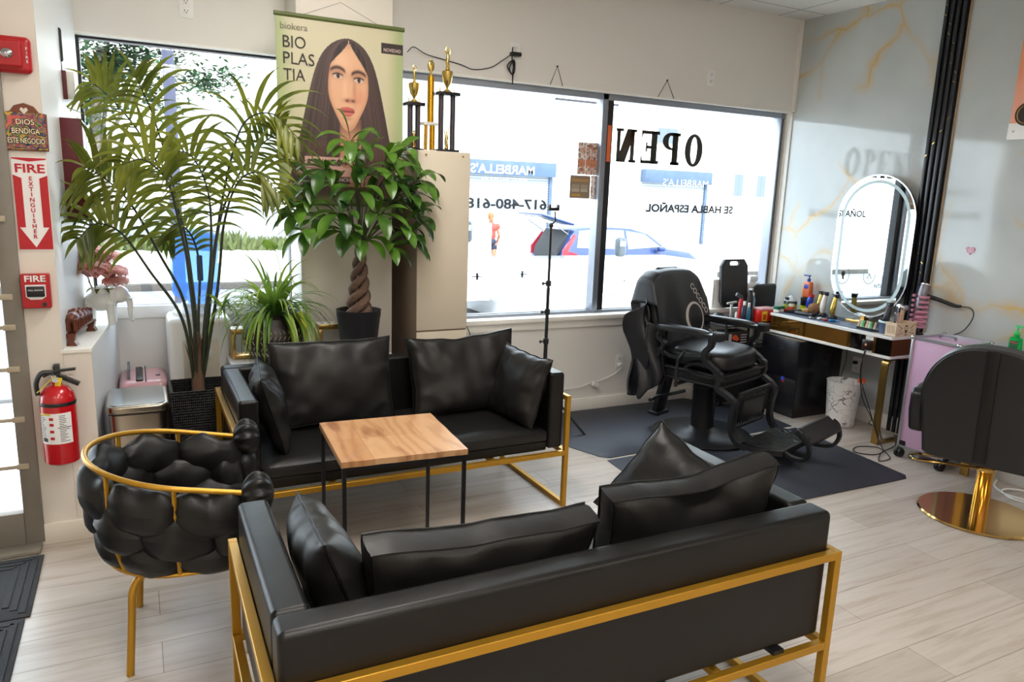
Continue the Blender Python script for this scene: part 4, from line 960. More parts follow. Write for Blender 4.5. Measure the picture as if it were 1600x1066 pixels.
def blade(b, p0, d, up, L, w, droop, n=7, fold=.25, tipw=.02):
    """strap leaf from p0 along d, drooping"""
    d = d.normalized(); side = d.cross(up).normalized(); vs = []; p = p0.copy(); dd = d.copy()
    for i in range(n+1):
        t = i/n; ww = w*(math.sin(PI*min(1, t*1.0+.04)**.75)**.8 if t < 1 else tipw)*.5
        nn = side.cross(dd).normalized()
        vs += [p-side*ww+nn*ww*fold, p, p+side*ww+nn*ww*fold]
        p = p+dd*(L/n); dd = (dd+V(0, 0, -1)*droop/n*(1+t)).normalized()
    fs = []
    for i in range(n):
        a = i*3; fs += [(a, a+1, a+4, a+3), (a+1, a+2, a+5, a+4)]
    b._add(vs, fs, True)
def clamp(o, base, fn):
    for v in o.data.vertices:
        w = V(v.co.x+base[0], v.co.y+base[1], v.co.z+base[2]); fn(w); v.co = (w.x-base[0], w.y-base[1], w.z-base[2])
def palm_room(w):
    if w.y > 3.63: w.x = max(w.x, -.315+.095*(w.y-3.66)+.014)
    if 3.98 < w.y < 4.32 and 1.41 < w.z < 1.92: w.x = max(w.x, -.175)
    if w.x < -.31 and 3.60 < w.y: w.y = 3.60
    w.y = min(w.y, 4.58)
def tree_room(w):
    if w.x > 1.44 and w.z < 1.86: w.y = min(w.y, 4.075)
    if .70 < w.x < 1.46: w.y = min(w.y, 4.235)
palm = thing('potted_palm', 'tall feathery palm in a square black woven planter by the left window', 'plant', (.25, 4.08, 0))
random.seed(11)
def O(p): return V(p[0]-.25, p[1]-4.08, p[2])
FR = {
'F1': ([(0.254, 4.08, 0.56), (0.245, 4.08, 0.924), (0.218, 4.08, 1.32), (0.17, 4.05, 1.665), (0.102, 4.0, 1.942), (0.046, 3.95, 2.083)], .34),
'F2': ([(0.26, 4.08, 0.56), (0.306, 4.08, 0.989), (0.368, 4.05, 1.355), (0.434, 4.0, 1.692), (0.511, 3.95, 1.919), (0.635, 3.9, 1.967), (0.746, 3.85, 1.859)], .30),
'F3': ([(0.238, 4.08, 0.56), (0.207, 4.05, 0.997), (0.097, 4.0, 1.279), (-0.009, 3.95, 1.509), (-0.106, 3.9, 1.623), (-0.177, 3.85, 1.67)], .30),
'F4': ([(0.235, 4.08, 0.56), (0.187, 4.0, 0.94), (0.054, 3.95, 1.191), (-0.057, 3.9, 1.377), (-0.156, 3.85, 1.423), (-0.225, 3.8, 1.362)], .24),
'F5': ([(0.254, 4.08, 0.56), (0.256, 4.12, 0.985), (0.206, 4.15, 1.477), (0.065, 4.15, 1.815), (-0.05, 4.15, 1.984), (-0.13, 4.12, 2.06)], .30),
'F6': ([(0.269, 4.08, 0.56), (0.337, 4.1, 1.086), (0.4, 4.12, 1.449), (0.5, 4.1, 1.68), (0.608, 4.05, 1.828), (0.696, 4.0, 1.895)], .30),
'F7': ([(0.248, 4.08, 0.56), (0.236, 3.95, 1.108), (0.19, 3.88, 1.426), (0.147, 3.82, 1.618), (0.054, 3.78, 1.714), (-0.036, 3.74, 1.686)], .28),
'F8': ([(0.26, 4.08, 0.56), (0.31, 4.0, 1.034), (0.334, 3.95, 1.33), (0.326, 3.9, 1.58), (0.259, 3.86, 1.741), (0.171, 3.82, 1.763)], .26),
'F9': ([(0.266, 4.08, 0.56), (0.359, 4.0, 1.098), (0.397, 3.95, 1.425), (0.465, 3.9, 1.63), (0.56, 3.86, 1.68), (0.642, 3.82, 1.591)], .26),
'F10': ([(0.254, 4.08, 0.56), (0.274, 4.2, 0.903), (0.296, 4.25, 1.171), (0.268, 4.28, 1.339), (0.195, 4.3, 1.404), (0.114, 4.3, 1.32)], .20)}
for kf, (pts, LL) in FR.items():
    P = smooth_path([O(q) for q in pts], 10); N = len(P); b = MB()
    b.m = 1; b.tube(P, [.009-.007*i/N for i in range(N)], 6); b.m = 0
    start = int(N*(.46 if kf not in ('F4', 'F10') else .5))
    cnt = 15; tot = N-1-start
    for i in range(cnt):
        f = i/(cnt-1); q = start+f*tot; i0 = min(int(q), N-2); p = P[i0].lerp(P[i0+1], q-i0); t = (P[min(i0+1, N-1)]-P[max(i0-1, 0)]).normalized()
        side = t.cross(V(.15, -1, .25)).normalized()         # fronds lie roughly facing the room
        env = math.sin(PI*(.22+.70*f))**.7
        for s_ in (-1, 1):
            jit = V(random.gauss(0, .05), random.gauss(0, .10), random.gauss(0, .05))
            d = side*s_*(1-.25*f)+t*(.40+.35*f)+jit+V(0, -.12, .05)
            blade(b, p, d, V(0, -.6, .8), LL*1.08*env*random.uniform(.85, 1.1), .027, 1.0+.45*random.random(), 8, .3)
    blade(b, P[-1], (P[-1]-P[-2]), V(0, -.6, .8), LL*.5, .02, .8, 6)
    clamp(obj('frond', b, [M_palm, M_palmst], palm, sharp=180), (.25, 4.08, 0), palm_room)
b = MB(); b.tube([(.0, 0, .42), (0, 0, .60), (.005, 0, .75), (.0, 0, .86)], [.034, .032, .026, .012], 12)
for i in range(14): a = i*2.4; b.tube([(.02*math.cos(a), .02*math.sin(a), .5+.02*i), (.03*math.cos(a), .03*math.sin(a), .66+.012*i), (.055*math.cos(a), .05*math.sin(a), .76+.01*i)], [.008, .006, .001], 5)
obj('trunk', b, M_bark, palm)
M_wick = mat('black woven plastic', rgb(22, 22, 23), .4); n, l, p = nodes(M_wick)
tc = n.new('ShaderNodeTexCoord'); ck = n.new('ShaderNodeTexWave'); ck.bands_direction = 'X'; ck.inputs['Scale'].default_value = 34; l.new(tc.outputs['Object'], ck.inputs['Vector']); ck2 = n.new('ShaderNodeTexWave'); ck2.bands_direction = 'Z'; ck2.inputs['Scale'].default_value = 22; l.new(tc.outputs['Object'], ck2.inputs['Vector'])
mm = n.new('ShaderNodeMath'); mm.operation = 'MULTIPLY'; l.new(ck.outputs[1], mm.inputs[0]); l.new(ck2.outputs[1], mm.inputs[1]); bp = n.new('ShaderNodeBump'); bp.inputs['Strength'].default_value = .8; bp.inputs['Distance'].default_value = .006; l.new(mm.outputs[0], bp.inputs['Height']); l.new(bp.outputs[0], p.inputs['Normal'])
b = MB()
sq = lambda s_: [(s_, -s_), (s_, s_), (-s_, s_), (-s_, -s_)]
for (s0, z0, s1, z1) in ((.115, 0, .14, .575), ):
    vs = [V(x, y, z0) for x, y in sq(s0)]+[V(x, y, z1) for x, y in sq(s1)]+[V(x, y, z1) for x, y in sq(s1-.014)]+[V(x, y, .47) for x, y in sq(s1-.022)]
    b._add(vs, [(0, 1, 2, 3)]+[(i, (i+1) % 4, 4+(i+1) % 4, 4+i) for i in range(4)]+[(4+i, 4+(i+1) % 4, 8+(i+1) % 4, 8+i) for i in range(4)]+[(8+i, 8+(i+1) % 4, 12+(i+1) % 4, 12+i) for i in range(4)], False)
pl = obj('planter', b, M_wick, palm)
b = MB(); b.bar([(-.135, -.135, .572), (.135, -.135, .572), (.135, .135, .572), (-.135, .135, .572)], .016, .016, closed=True); obj('planter_rim', b, M_wick, pl)
b = MB(); b.b2(-.12, .12, -.12, .12, .46, .475); obj('soil', b, M_soil, palm)

# console bench behind the far sofa, two mirrored brass racks
cs = thing('console_bench', 'low white bench behind the far sofa carrying the spider plant and money tree', 'bench', (.83, 4.06, 0))
b = MB(); b.b2(-.42, .46, -.15, .17, .66, .69, .004); obj('bench_top', b, M_desk, cs)
for x in (-.39, .43):
    for y in (-.12, .14): b = MB(); b.b2(x-.015, x+.015, y-.015, y+.015, 0, .66); obj('leg', b, M_white, cs)
def rack(x, y, lab, z0=.6905):
    t = thing('tool_rack', lab, 'rack', (x, y, z0)); w = .17; h = .165
    b = MB(); b.b2(-w/2, w/2, -.045, .045, h-.03, h, .002); b.b2(-w/2, -w/2+.018, -.045, .045, 0, h-.03, .002); b.b2(w/2-.018, w/2, -.045, .045, 0, h-.03, .002); b.b2(-w/2+.018, w/2-.018, -.045, .045, 0, .02, .002)
    obj('rack_body', b, M_goldb, t)
    b = MB()
    for k in range(4): b.cyl((-w/2+.028+k*.038, 0, h), (-w/2+.028+k*.038, 0, h+.0015), .009, 14)
    obj('hole', b, M_print, t)
    b = MB(); b.b2(-w/2-.002, w/2+.002, -.047, .047, h+.0, h+.001); obj('top_panel', b, mat('rack top panel', rgb(240, 232, 214), .3), t)
    return t
rack(.515, 4.17, 'brass framed rack with holes on the bench left of the spider plant pot')
rack(.985, 4.185, 'brass framed rack with holes on the bench left of the money tree pot', .6905)

# spider plant
sp = thing('spider_plant', 'spider plant with arching striped leaves in a round patterned pot', 'plant', (.645, 4.07, .691))
b = MB(); b.lathe([(0, 0), (.085, 0), (.12, .02), (.158, .08), (.165, .13), (.155, .18), (.135, .205)], seg=48); b.lathe([(.135, .205), (.118, .235), (.128, .26), (.135, .262), (.12, .262), (.112, .235), (.11, .21), (0, .21)], seg=40)
M_pot = mat('dark carved pot', rgb(46, 38, 36), .5); n, l, p = nodes(M_pot)
pt = obj('pot', b, M_pot, sp)
b = MB()
for row in range(5):
    z = .055+row*.03
    for k in range(44):
        a = 2*PI*k/44; sl = 1 if row % 2 else -1; r_ = .1665 if .08 <= z <= .15 else (.160 if z > .15 else .151)
        r0 = .152+(.166-.152)*min(1, (z-.05)/.05) if z < .1 else .1665-.0*z
        if z > .15: r0 = .1605
        P = [V((r0+.0)*math.cos(a-sl*.028), (r0)*math.sin(a-sl*.028), z-.010), V((r0+.002)*math.cos(a+sl*.028), (r0+.002)*math.sin(a+sl*.028), z+.010)]
        b.tube(P, .0018, 4)
obj('herringbone_marks', b, mat('pale carved line', rgb(206, 192, 172), .6), pt)
b = MB(); b.lathe([(0, .235), (.112, .235)], seg=24); obj('soil', b, M_soil, sp)
b = MB(); random.seed(21)
for i in range(120):
    a = random.uniform(0, 2*PI); el = random.uniform(.35, 1.42); L = random.uniform(.26, .44); r_ = .05*random.random()
    d = V(math.cos(a)*math.cos(el), math.sin(a)*math.cos(el), math.sin(el)); blade(b, V(r_*math.cos(a), r_*math.sin(a), .24), d, V(0, 0, 1) if el < 1.2 else V(0, 1, 0), L, .017, 1.2+random.random()*1.5, 9, .35)
for i in range(17):      # leaves falling over the rim, then the baby plants on runners
    a = random.uniform(PI, 2*PI); d = V(math.cos(a)*.8, math.sin(a)*.8, .55); blade(b, V(.05*math.cos(a), .05*math.sin(a), .24), d, V(0, 0, 1), random.uniform(.3, .4), .02, 4.2, 11, .35)
obj('foliage', b, M_spid, sp, sharp=180)
b = MB(); b.tube(smooth_path([(-.02, 0, .25), (-.12, -.03, .40), (-.22, -.06, .38), (-.27, -.08, .30)], 6), .0022, 5)
for (cx, cy, cz, nn, LL) in ((-.27, -.08, .30, 34, .17), (-.14, -.10, .34, 16, .11)):
    for i in range(nn):
        a = random.uniform(0, 2*PI); el = random.uniform(-.2, 1.3); d = V(math.cos(a)*math.cos(el), math.sin(a)*math.cos(el), math.sin(el)); blade(b, V(cx, cy, cz), d, V(0, 0, 1) if el < 1.1 else V(0, 1, 0), LL*random.uniform(.7, 1.15), .010, 2.2, 7, .3)
obj('plantlets', b, M_spid, sp, sharp=180)
b = MB()
for (x, a) in ((.045, -1.3), (.09, -1.1)): blade(b, V(x, -.05, .25), V(math.cos(a)*.5, math.sin(a)*.6, .4), V(0, 0, 1), .25, .03, 5, 9, .3)
obj('yellow_leaf', b, leaf_mat('yellowed leaf', rgb(196, 186, 40), rgb(214, 196, 70)), sp, sharp=180)

b = MB(); b.tube(smooth_path([(.02, .02, .24), (.05, .05, .42), (.035, .08, .56), (.01, .08, .62)], 5), .0022, 5)
def hf(u, v): w = .036*math.sin(PI*min(1, v*.98+.02)**.7)**.8; return V(-.01+(v-.35)*.085, .08+.0*u, .625+(u-.5)*2*w*.7-.02*v)+V(0, -.012*abs(u-.5), 0)
b.grid(hf, 7, 12); obj('heart_leaf', b, M_spid, sp, sharp=180)

# money tree
mt = thing('money_tree', 'money tree with braided trunk in a black pot behind the far sofa', 'plant', (1.10, 4.04, .691))
b = MB(); b.lathe([(0, 0), (.094, 0), (.124, .255), (.126, .262), (.117, .262), (.108, .23), (0, .225)], seg=48)
for k in range(30): a = 2*PI*k/30; b.tube([(.096*math.cos(a), .096*math.sin(a), .01), (.123*math.cos(a+.5), .123*math.sin(a+.5), .245)], .0016, 4)
obj('pot', b, mat('black ribbed pot', rgb(30, 30, 34), .45), mt)
b = MB()
for k in range(3):
    P = []
    for i in range(40):
        t = i/39; a = 2*PI*k/3+t*2*PI*1.9; r_ = .040*(1-t)**.8+.0125; P.append((r_*math.cos(a)+.01*t, r_*math.sin(a), .20+.42*t))
    b.tube(P, [.030-.017*(i/39) for i in range(40)], 9)
obj('braided_trunk', b, mat('ribbed brown bark', rgb(112, 88, 74), .8, bump=.7, bscale=30, var=.3, vscale=20, stretch=(1, 1, 4)), mt)
random.seed(33)
tips = []
stems = MB()
heads = [(-.06, -.08, 1.17), (.22, -.02, 1.12), (.12, -.14, .98), (-.20, -.12, 1.02), (-.05, -.16, .92), (.24, -.12, .90), (.02, -.10, 1.04), (-.28, -.06, .86), (.16, .02, 1.0), (.30, -.04, .78), (-.14, -.16, .80), (.06, -.18, .80), (-.30, -.12, .70), (.20, -.14, .72), (-.02, -.04, 1.12), (.14, -.06, 1.10), (-.12, .0, .95), (.30, -.10, .98), (-.24, -.04, .95), (.08, .04, .86), (-.1, -.1, .70), (.27, -.02, .66), (.13, -.12, .62), (-.20, -.02, .76), (.0, -.14, .66), (.2, .0, .88), (-.33, -.1, .80), (.02, .02, .98)]
for (x, y, z) in heads:
    base = V(.01+.03*x, .03*y, .60+.04*random.random()); h_ = V(x, y, z)
    mid = base.lerp(h_, .55)+V(0, 0, .06); stems.tube(smooth_path([base, mid, h_], 5), .0032, 5)
    b = MB(); nl = random.choice((5, 5, 6)); out = V(x*1.2, y-.06, .12).normalized(); a0 = random.uniform(0, 6)
    for k in range(nl):
        a = a0+2*PI*k/nl; s_ = out.cross(V(0, 0, 1)); s_ = s_.normalized(); u_ = s_.cross(out)
        d = s_*math.cos(a)+u_*math.sin(a)*.6+out*.75+V(0, -.15, .05); L = random.uniform(.17, .235)
        # broad leaflet
        dd = d.normalized(); sd_ = dd.cross(V(0, -.35, 1)).normalized(); p = h_.copy(); vs = []; n_ = 9; w = L*.31; dr = random.uniform(1.2, 2.2)
        for i in range(n_+1):
            t = i/n_; ww = w*.5*math.sin(PI*(t*.97+.015)**1.25)**.85; nn_ = sd_.cross(dd).normalized()
            vs += [p-sd_*ww+nn_*ww*.22, p-sd_*ww*.5+nn_*ww*.12, p, p+sd_*ww*.5+nn_*ww*.12, p+sd_*ww+nn_*ww*.22]; p = p+dd*L/n_; dd = (dd+V(0, 0, -1)*dr/n_*(.6+t)).normalized()
        b._add(vs, [(i*5+j, i*5+j+1, i*5+j+6, i*5+j+5) for i in range(n_) for j in range(4)], True)
    clamp(obj('leaf', b, M_pach, mt, sharp=180), (1.10, 4.04, .691), tree_room)
for x in (-.03, .0, .03, .05): stems.tube([(.01+x*.2, 0, .58), (x, -.01, .72), (x*1.6, -.03, .88)], .0055, 6)
obj('stems', stems, mat('green brown stem', rgb(62, 66, 40), .6), mt)

# ---------------------------------------------------------------- banner on the pillar
def ss(a, b_, x): t = max(0, min(1, (x-a)/(b_-a))); return t*t*(3-2*t)
def ell_(u, v, cx, cy, rx, ry): return ((u-cx)/rx)**2+((v-cy)/ry)**2
def banner(u, v):
    """printed portrait : u across, v up"""
    edge = ss(.16, .0, u)+ss(.84, 1, u)+ss(.05, 0, v)*.6
    c = mixc((200, 193, 160), (150, 168, 106), edge*.75); c = mixc(c, (216, 208, 180), ss(.5, .9, v)*.3*(1-min(1, edge)))
    c = mixc(c, (170, 186, 140), ss(.93, 1, u)*.6)
    A = 1.333
    # hair : long, parted slightly right of centre, from the crown widening to the base
    top = .915; hc = .55
    hw = .0
    if v < top:
        t = (top-v)
        hw = .205*(1-math.exp(-t*13))**.6 + t*.30
        hwL = hw*1.05+.02*ss(.3, .0, v); hwR = hw*.92
    if v < top and (hc-hwL) < u < (hc+hwR):
        k = (u-hc)/max(.01, hwL if u < hc else hwR)
        st = noise.noise(V(k*26, v*1.3, 3))*.5+noise.noise(V(k*70, v*2, 9))*.3
        base = (62, 44, 42) if v > .35 else (78, 54, 48)
        c = mixc(base, (116, 88, 80), max(0, st*.6+.12+.25*math.exp(-((abs(k)-.62)/.16)**2)*ss(.1, .8, v)))
        c = mixc(c, (30, 20, 20), max(0, -st)*.9)
    # neck
    if v < .48 and v > .10 and abs(u-.565) < .085+.10*ss(.30, .12, v):
        c = mixc((186, 134, 104), (120, 80, 62), ss(.38, .46, v)); c = mixc(c, (98, 64, 52), ss(.06, .12, abs(u-.565))*.6)
    V0 = v; v = (v-.655)/1.1+.575; u0 = u; u = (u-.55)/1.08+.555
    # face : slightly turned, chin at v .375
    fx, fy = .555, .575; rx = .152 if v > .55 else .152*(1-.28*ss(.56, .38, v)**1.3); ry = .225
    e = ell_(u, v, fx+.012*(v-.5), fy, rx, ry)
    if e < 1:
        sk = (222, 172, 136); c2 = sk
        c2 = mixc(c2, (196, 138, 104), ss(.55, 1, e)*.75)
        c2 = mixc(c2, (238, 196, 162), math.exp(-ell_(u, v, .50, .70, .07, .05))*.5)        # brow bone and forehead light
        c2 = mixc(c2, (240, 190, 158), math.exp(-ell_(u, v, .53, .565, .016, .06))*.55)
        c2 = mixc(c2, (214, 140, 112), math.exp(-ell_(u, v, .64, .53, .045, .05))*.6)        # cheek
        c2 = mixc(c2, (178, 116, 88), math.exp(-ell_(u, v, .60, .56, .014, .07))*.45)
        c2 = mixc(c2, (168, 104, 80), math.exp(-ell_(u, v, .565, .508, .045, .011))*.8)        # nose base
        for nx in (.545, .59): c2 = mixc(c2, (84, 42, 34), math.exp(-ell_(u, v, nx, .507, .011, .006))*.9)
        for ex, ey, tl in ((.478, .625, -.03), (.632, .612, -.02)):                                # eyes
            yy = v-ey-tl*(u-ex)
            c2 = mixc(c2, (150, 98, 76), math.exp(-ell_(u, ey+yy, ex, ey+.012, .048, .022))*.65)
            if ell_(u, ey+yy, ex, ey, .034, .0125) < 1: c2 = (206, 186, 172)
            if ell_(u, ey+yy, ex+.002, ey+.001, .0125, .0125) < 1: c2 = (70, 48, 36)
            if ell_(u, ey+yy, ex+.002, ey+.001, .005, .005) < 1: c2 = (16, 10, 10)
            c2 = mixc(c2, (34, 20, 18), math.exp(-((yy-.0125+.35*(u-ex)**2*16)/.0035)**2)*(abs(u-ex) < .038))
            br_ = yy-.042+(u-ex)**2*5.5
            c2 = mixc(c2, (70, 42, 34), math.exp(-(br_/.0085)**2)*ss(.062, .045, abs(u-ex)))
        ly = .452+.0*(u); lx = .545                                                            # lips
        if ell_(u, v, lx, ly+.009, .055, .014) < 1 and v > ly: c2 = mixc((196, 96, 90), (160, 66, 64), ss(.0, .02, ly+.016-v))
        if ell_(u, v, lx, ly, .052, .024) < 1 and v <= ly: c2 = mixc((206, 108, 100), (172, 78, 74), ss(.012, .024, ly-v))
        c2 = mixc(c2, (92, 34, 34), math.exp(-((v-ly)/.0028)**2)*(abs(u-lx) < .055))
        c2 = mixc(c2, (176, 118, 92), math.exp(-ell_(u, v, lx, .418, .035, .009))*.6)
        c = mixc(c2, c, ss(.93, 1, e))
        # hair falling along both cheeks from the parting
        part = .56; 
        hl = .555-.17*ss(.80, .62, v)**.8-.0; hr = .565+.145*ss(.80, .60, v)**.8
        if u < hl+.004 or u > hr: c = mixc((70, 50, 46), (40, 28, 26), noise.noise(V(u*60, v*2, 1))+.5)
        if v > .785: c = mixc((66, 46, 44), (36, 24, 24), noise.noise(V(u*60, v*2, 1))+.5)
    v = V0; u = u0
    if .86 < v < .905 and abs(u-.553) < .0035: c = (196, 160, 138)
    # caption bars
    if .205 < v < .262 and .20 < u < .50: c = (214, 170, 156)
    if .160 < v < .204 and .13 < u < .60: c = (206, 160, 148) if u > .40 else (130, 100, 92)
    if .115 < v < .155 and .1 < u < .56: c = (58, 46, 44)
    if .86 < v < .915 and u > .82: c = (54, 40, 40)
    c = mixc(c, (118, 140, 70), ss(.07, .015, v)*.85)
    return c
M_ban = attr_mat('banner fabric print', .42)
bnr = thing('hanging_banner', 'tall green printed beauty banner of a long haired woman hanging on the pillar', 'banner', (1.075, 4.262, 1.53))
bw_, bh_ = .705, .985
o = printed('banner_print', bw_, bh_, 240, 330, banner, M_ban, bnr); o.location = (0, 0, bh_/2)
for z in (.0, bh_):
    b = MB(); b.cyl((-bw_/2-.006, .0, z), (bw_/2+.006, .0, z), .012, 14); obj('banner_bar', b, mat('olive plastic bar', rgb(96, 108, 56), .4), bnr)
TXT = rot(90, 0, 0)
def bt(s, x, z, size, m, **k): return text(s, size, m, bnr, T(x, -.004, z) @ TXT, .0004, 'lettering', **k)
M_ink = mat('dark brown ink', rgb(52, 44, 40), .6); M_inkg = mat('grey ink', rgb(120, 116, 100), .6); M_inkl = mat('pale ink', rgb(226, 206, 196), .6)
bt('biokera', -bw_/2+.095, .925, .048, M_inkg); bt('NOVEDAD', bw_/2-.065, .865, .026, M_inkl, width=.10)
for s_, z, w in (('BIO', .845, .12), ('PLAS', .762, .165), ('TIA', .678, .115)): bt(s_, -bw_/2+.035+w/2, z, .088, M_ink, width=w)
bt('LA SOLUCIÓN', -.10, .228, .046, M_ink, width=.24, bold=.001); bt('CONTRA EL FRIZZ', -.16, .178, .032, M_inkl, width=.20); bt('Y EL ENCRESPADO', .02, .135, .026, M_inkl, width=.22)
bt('SIN FORMOL\nPARA TODO TIPO\nA VELOCIDAD', -bw_/2+.075, .085, .019, M_inkl, align='CENTER')
b = MB(); b.tube([(-.2, .004, bh_+.012), (0, .012, bh_+.10), (.2, .004, bh_+.012)], .0012, 4); obj('hanging_cord', b, M_inkg, bnr)

# cream cabinet with trophies
cb = thing('tall_cabinet', 'tall cream cabinet with brown side panel standing against the window, trophies on top', 'cabinet', (1.62, 4.35, 0))
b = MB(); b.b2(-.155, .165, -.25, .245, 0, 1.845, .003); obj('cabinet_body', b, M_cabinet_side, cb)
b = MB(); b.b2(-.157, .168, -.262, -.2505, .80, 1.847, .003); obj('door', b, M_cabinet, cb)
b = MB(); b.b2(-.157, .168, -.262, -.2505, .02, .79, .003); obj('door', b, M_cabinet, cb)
b = MB(); b.b2(.166, .17, -.25, .245, 0, 1.845); b.b2(-.155, .168, -.25, .245, 1.846, 1.85); obj('edge_panel', b, M_cabinet, cb)
for x in (-.11, .12):
    b = MB(); b.cyl((x, -.267, 1.825), (x, -.262, 1.825), .006, 10); obj('screw_cap', b, M_goldb, cb)
M_gtr = mat('bright trophy gold', rgb(218, 190, 110), .18, metal=1); M_holo = mat('sparkling gold foil tube', rgb(220, 160, 40), .25, metal=.9, var=.5, vscale=120); M_tblk = mat('black marble trophy base', rgb(28, 28, 32), .25)
def figure(b, x, y, z, h):
    b.ell((x, y, z+h*.08), (h*.10, h*.10, h*.08), seg=12, rings=8); b.tube([(x, y, z+h*.08), (x-h*.02, y, z+h*.35), (x+h*.01, y, z+h*.55), (x, y, z+h*.74)], [h*.05, h*.075, h*.085, h*.04], 10)
    b.ell((x, y, z+h*.80), (h*.05, h*.05, h*.065), seg=12, rings=8); b.tube([(x-h*.07, y, z+h*.68), (x-h*.12, y, z+h*.84), (x-h*.04, y, z+h*1.0)], h*.026, 8); b.tube([(x+h*.07, y, z+h*.68), (x+h*.13, y, z+h*.80), (x+h*.08, y, z+h*.98)], h*.026, 8); b.tube([(x+h*.02, y, z+h*.36), (x+h*.07, y, z+h*.2), (x+h*.06, y, z)], h*.04, 8)
def cup(b, x, y, z, h): b.lathe([(0, 0), (.030, 0), (.026, .008), (.007, .02), (.008, .03), (.024, h*.45), (.033, h*.8), (.034, h*.95), (.026, h), (0, h)], (x, y, z), 20)
def trophy2(lab, x, y, w, h, cuph, figh, th=1.851):
    t = thing('trophy', lab, 'trophy', (x, y, th), group=None)
    b = MB(); b.b2(-w/2-.012, w/2+.012, -.045, .045, 0, .022, .003); obj('base', b, M_tblk, t)
    b = MB(); b.b2(-w/2-.014, w/2+.014, -.045, .045, h, h+.02, .003); obj('platform', b, M_tblk, t)
    for xx in (-w/2+.018, w/2-.018): b = MB(); b.cyl((xx, 0, .02), (xx, 0, h), .0165, 12); obj('column', b, mat('dark striped column', rgb(62, 54, 60), .3, var=.4, vscale=20), t)
    b = MB(); cup(b, 0, 0, h+.02, cuph); figure(b, 0, 0, h+.02+cuph, figh); obj('gold_cup', b, M_gtr, t)
    b = MB(); figure(b, -w/2+.01, 0, h+.02, .045); figure(b, w/2-.01, 0, h+.02, .045); figure(b, 0, 0, .02, .13); obj('small_figures', b, M_gtr, t); return t
trophy2('black columned trophy with gold cup, leftmost on the cream cabinet', 1.545, 4.40, .085, .27, .115, .10)
trophy2('tallest black columned trophy with gold cup, rightmost on the cream cabinet', 1.722, 4.31, .112, .335, .125, .135)
t = thing('trophy', 'sparkling gold tube trophy standing between the two black columned trophies', 'trophy', (1.625, 4.33, 1.851))
b = MB(); b.cyl((0, 0, .17), (0, 0, .44), .0205, 16); b.cyl((.012, 0, .012), (.012, 0, .16), .017, 12); b.cyl((-.028, 0, .012), (-.028, 0, .16), .010, 10); obj('foil_column', b, M_holo, t)
M_slab = mat('white marble slab', rgb(226, 222, 218), .3)
b = MB(); b.b2(-.055, .04, -.035, .035, .158, .176, .004); obj('platform', b, M_slab, t)
b = MB(); b.b2(-.05, .04, -.035, .035, 0, .014, .003); obj('base', b, M_slab, t)
b = MB(); figure(b, 0, 0, .44, .095); b.ell((0, 0, .50), (.022, .008, .035), seg=10, rings=8); obj('gold_figure', b, M_gtr, t)
b = MB(); b.tube([(-.045, -.02, .014), (-.045, -.02, .16)], .004, 8); obj('thin_column', b, M_gtr, t)
# low cabinet ledge line right of the cabinet : nothing

# ---------------------------------------------------------------- left side: cooler, suitcase, bin, ledge things
wc = thing('water_cooler', 'white water cooler with a blue bottle standing behind the palm', 'water cooler', (.285, 4.42, 0))
b = MB(); b.b2(-.16, .16, -.15, .15, 0, .90, .03, 3); b.lathe([(0, .9), (.13, .9), (.125, .92), (.085, .945), (.08, .965), (0, .965)], seg=32); obj('cooler_body', b, M_whitep, wc, wn=True)
b = MB(); b.b2(-.09, .09, -.158, -.149, .47, .78, .01); obj('tap_recess', b, mat('cream plastic', rgb(216, 208, 190), .4), wc)
for x in (-.04, .04): b = MB(); b.cyl((x, -.158, .70), (x, -.20, .70), .012, 10); b.box((x, -.20, .715), (.02, .015, .04), .005); obj('tap', b, M_whitep, wc)
M_water = thin_plastic('blue bottle plastic', rgb(130, 186, 246), .42, .1)
b = MB(); b.lathe([(.03, .95), (.05, .98), (.115, 1.01), (.125, 1.03), (.125, 1.075), (.121, 1.085), (.125, 1.095), (.125, 1.18), (.118, 1.19), (.118, 1.205), (.125, 1.215), (.125, 1.30), (.118, 1.34), (.09, 1.365), (.03, 1.372), (0, 1.372)], seg=40); obj('water_bottle', b, M_water, wc)
b = MB(); b.box((.015, -.128, 1.17), (.03, .022, .14), .008); obj('bottle_handle', b, mat('navy bottle handle', rgb(24, 52, 120), .4), wc)

su = thing('suitcase', 'rose pink hard shell suitcase with black handle behind the steel bin', 'suitcase', (-.005, 4.36, 0))
b = MB(); b.box((0, 0, .33), (.235, .36, .52), .045, 4); obj('shell', b, M_pink, su, wn=True)
b = MB(); b.box((-.02, 0, .592), (.035, .30, .012), .005); b.box((.01, 0, .592), (.006, .34, .01), .002); obj('zip_band', b, M_black, su)
b = MB(); b.bar([(-.07, -.10, .59), (-.07, -.09, .625), (-.07, .09, .625), (-.07, .10, .59)], .032, .012, up=(1, 0, 0)); obj('handle', b, mat('grey handle', rgb(70, 74, 84), .4), su)
b = MB(); b.box((.07, -.05, .5915), (.022, .022, .006), .002); obj('badge', b, mat('badge', rgb(96, 70, 76), .3, metal=.6), su)
for sx in (-.09, .09):
    for sy in (-.14, .14): b = MB(); b.box((sx, sy, .06), (.03, .04, .04), .006); b.lathe([(0, -.012), (.028, -.012), (.03, 0), (.028, .012), (0, .012)], (sx, sy, .030), 14, rot(0, 90, 0)); obj('wheel', b, M_black, su)

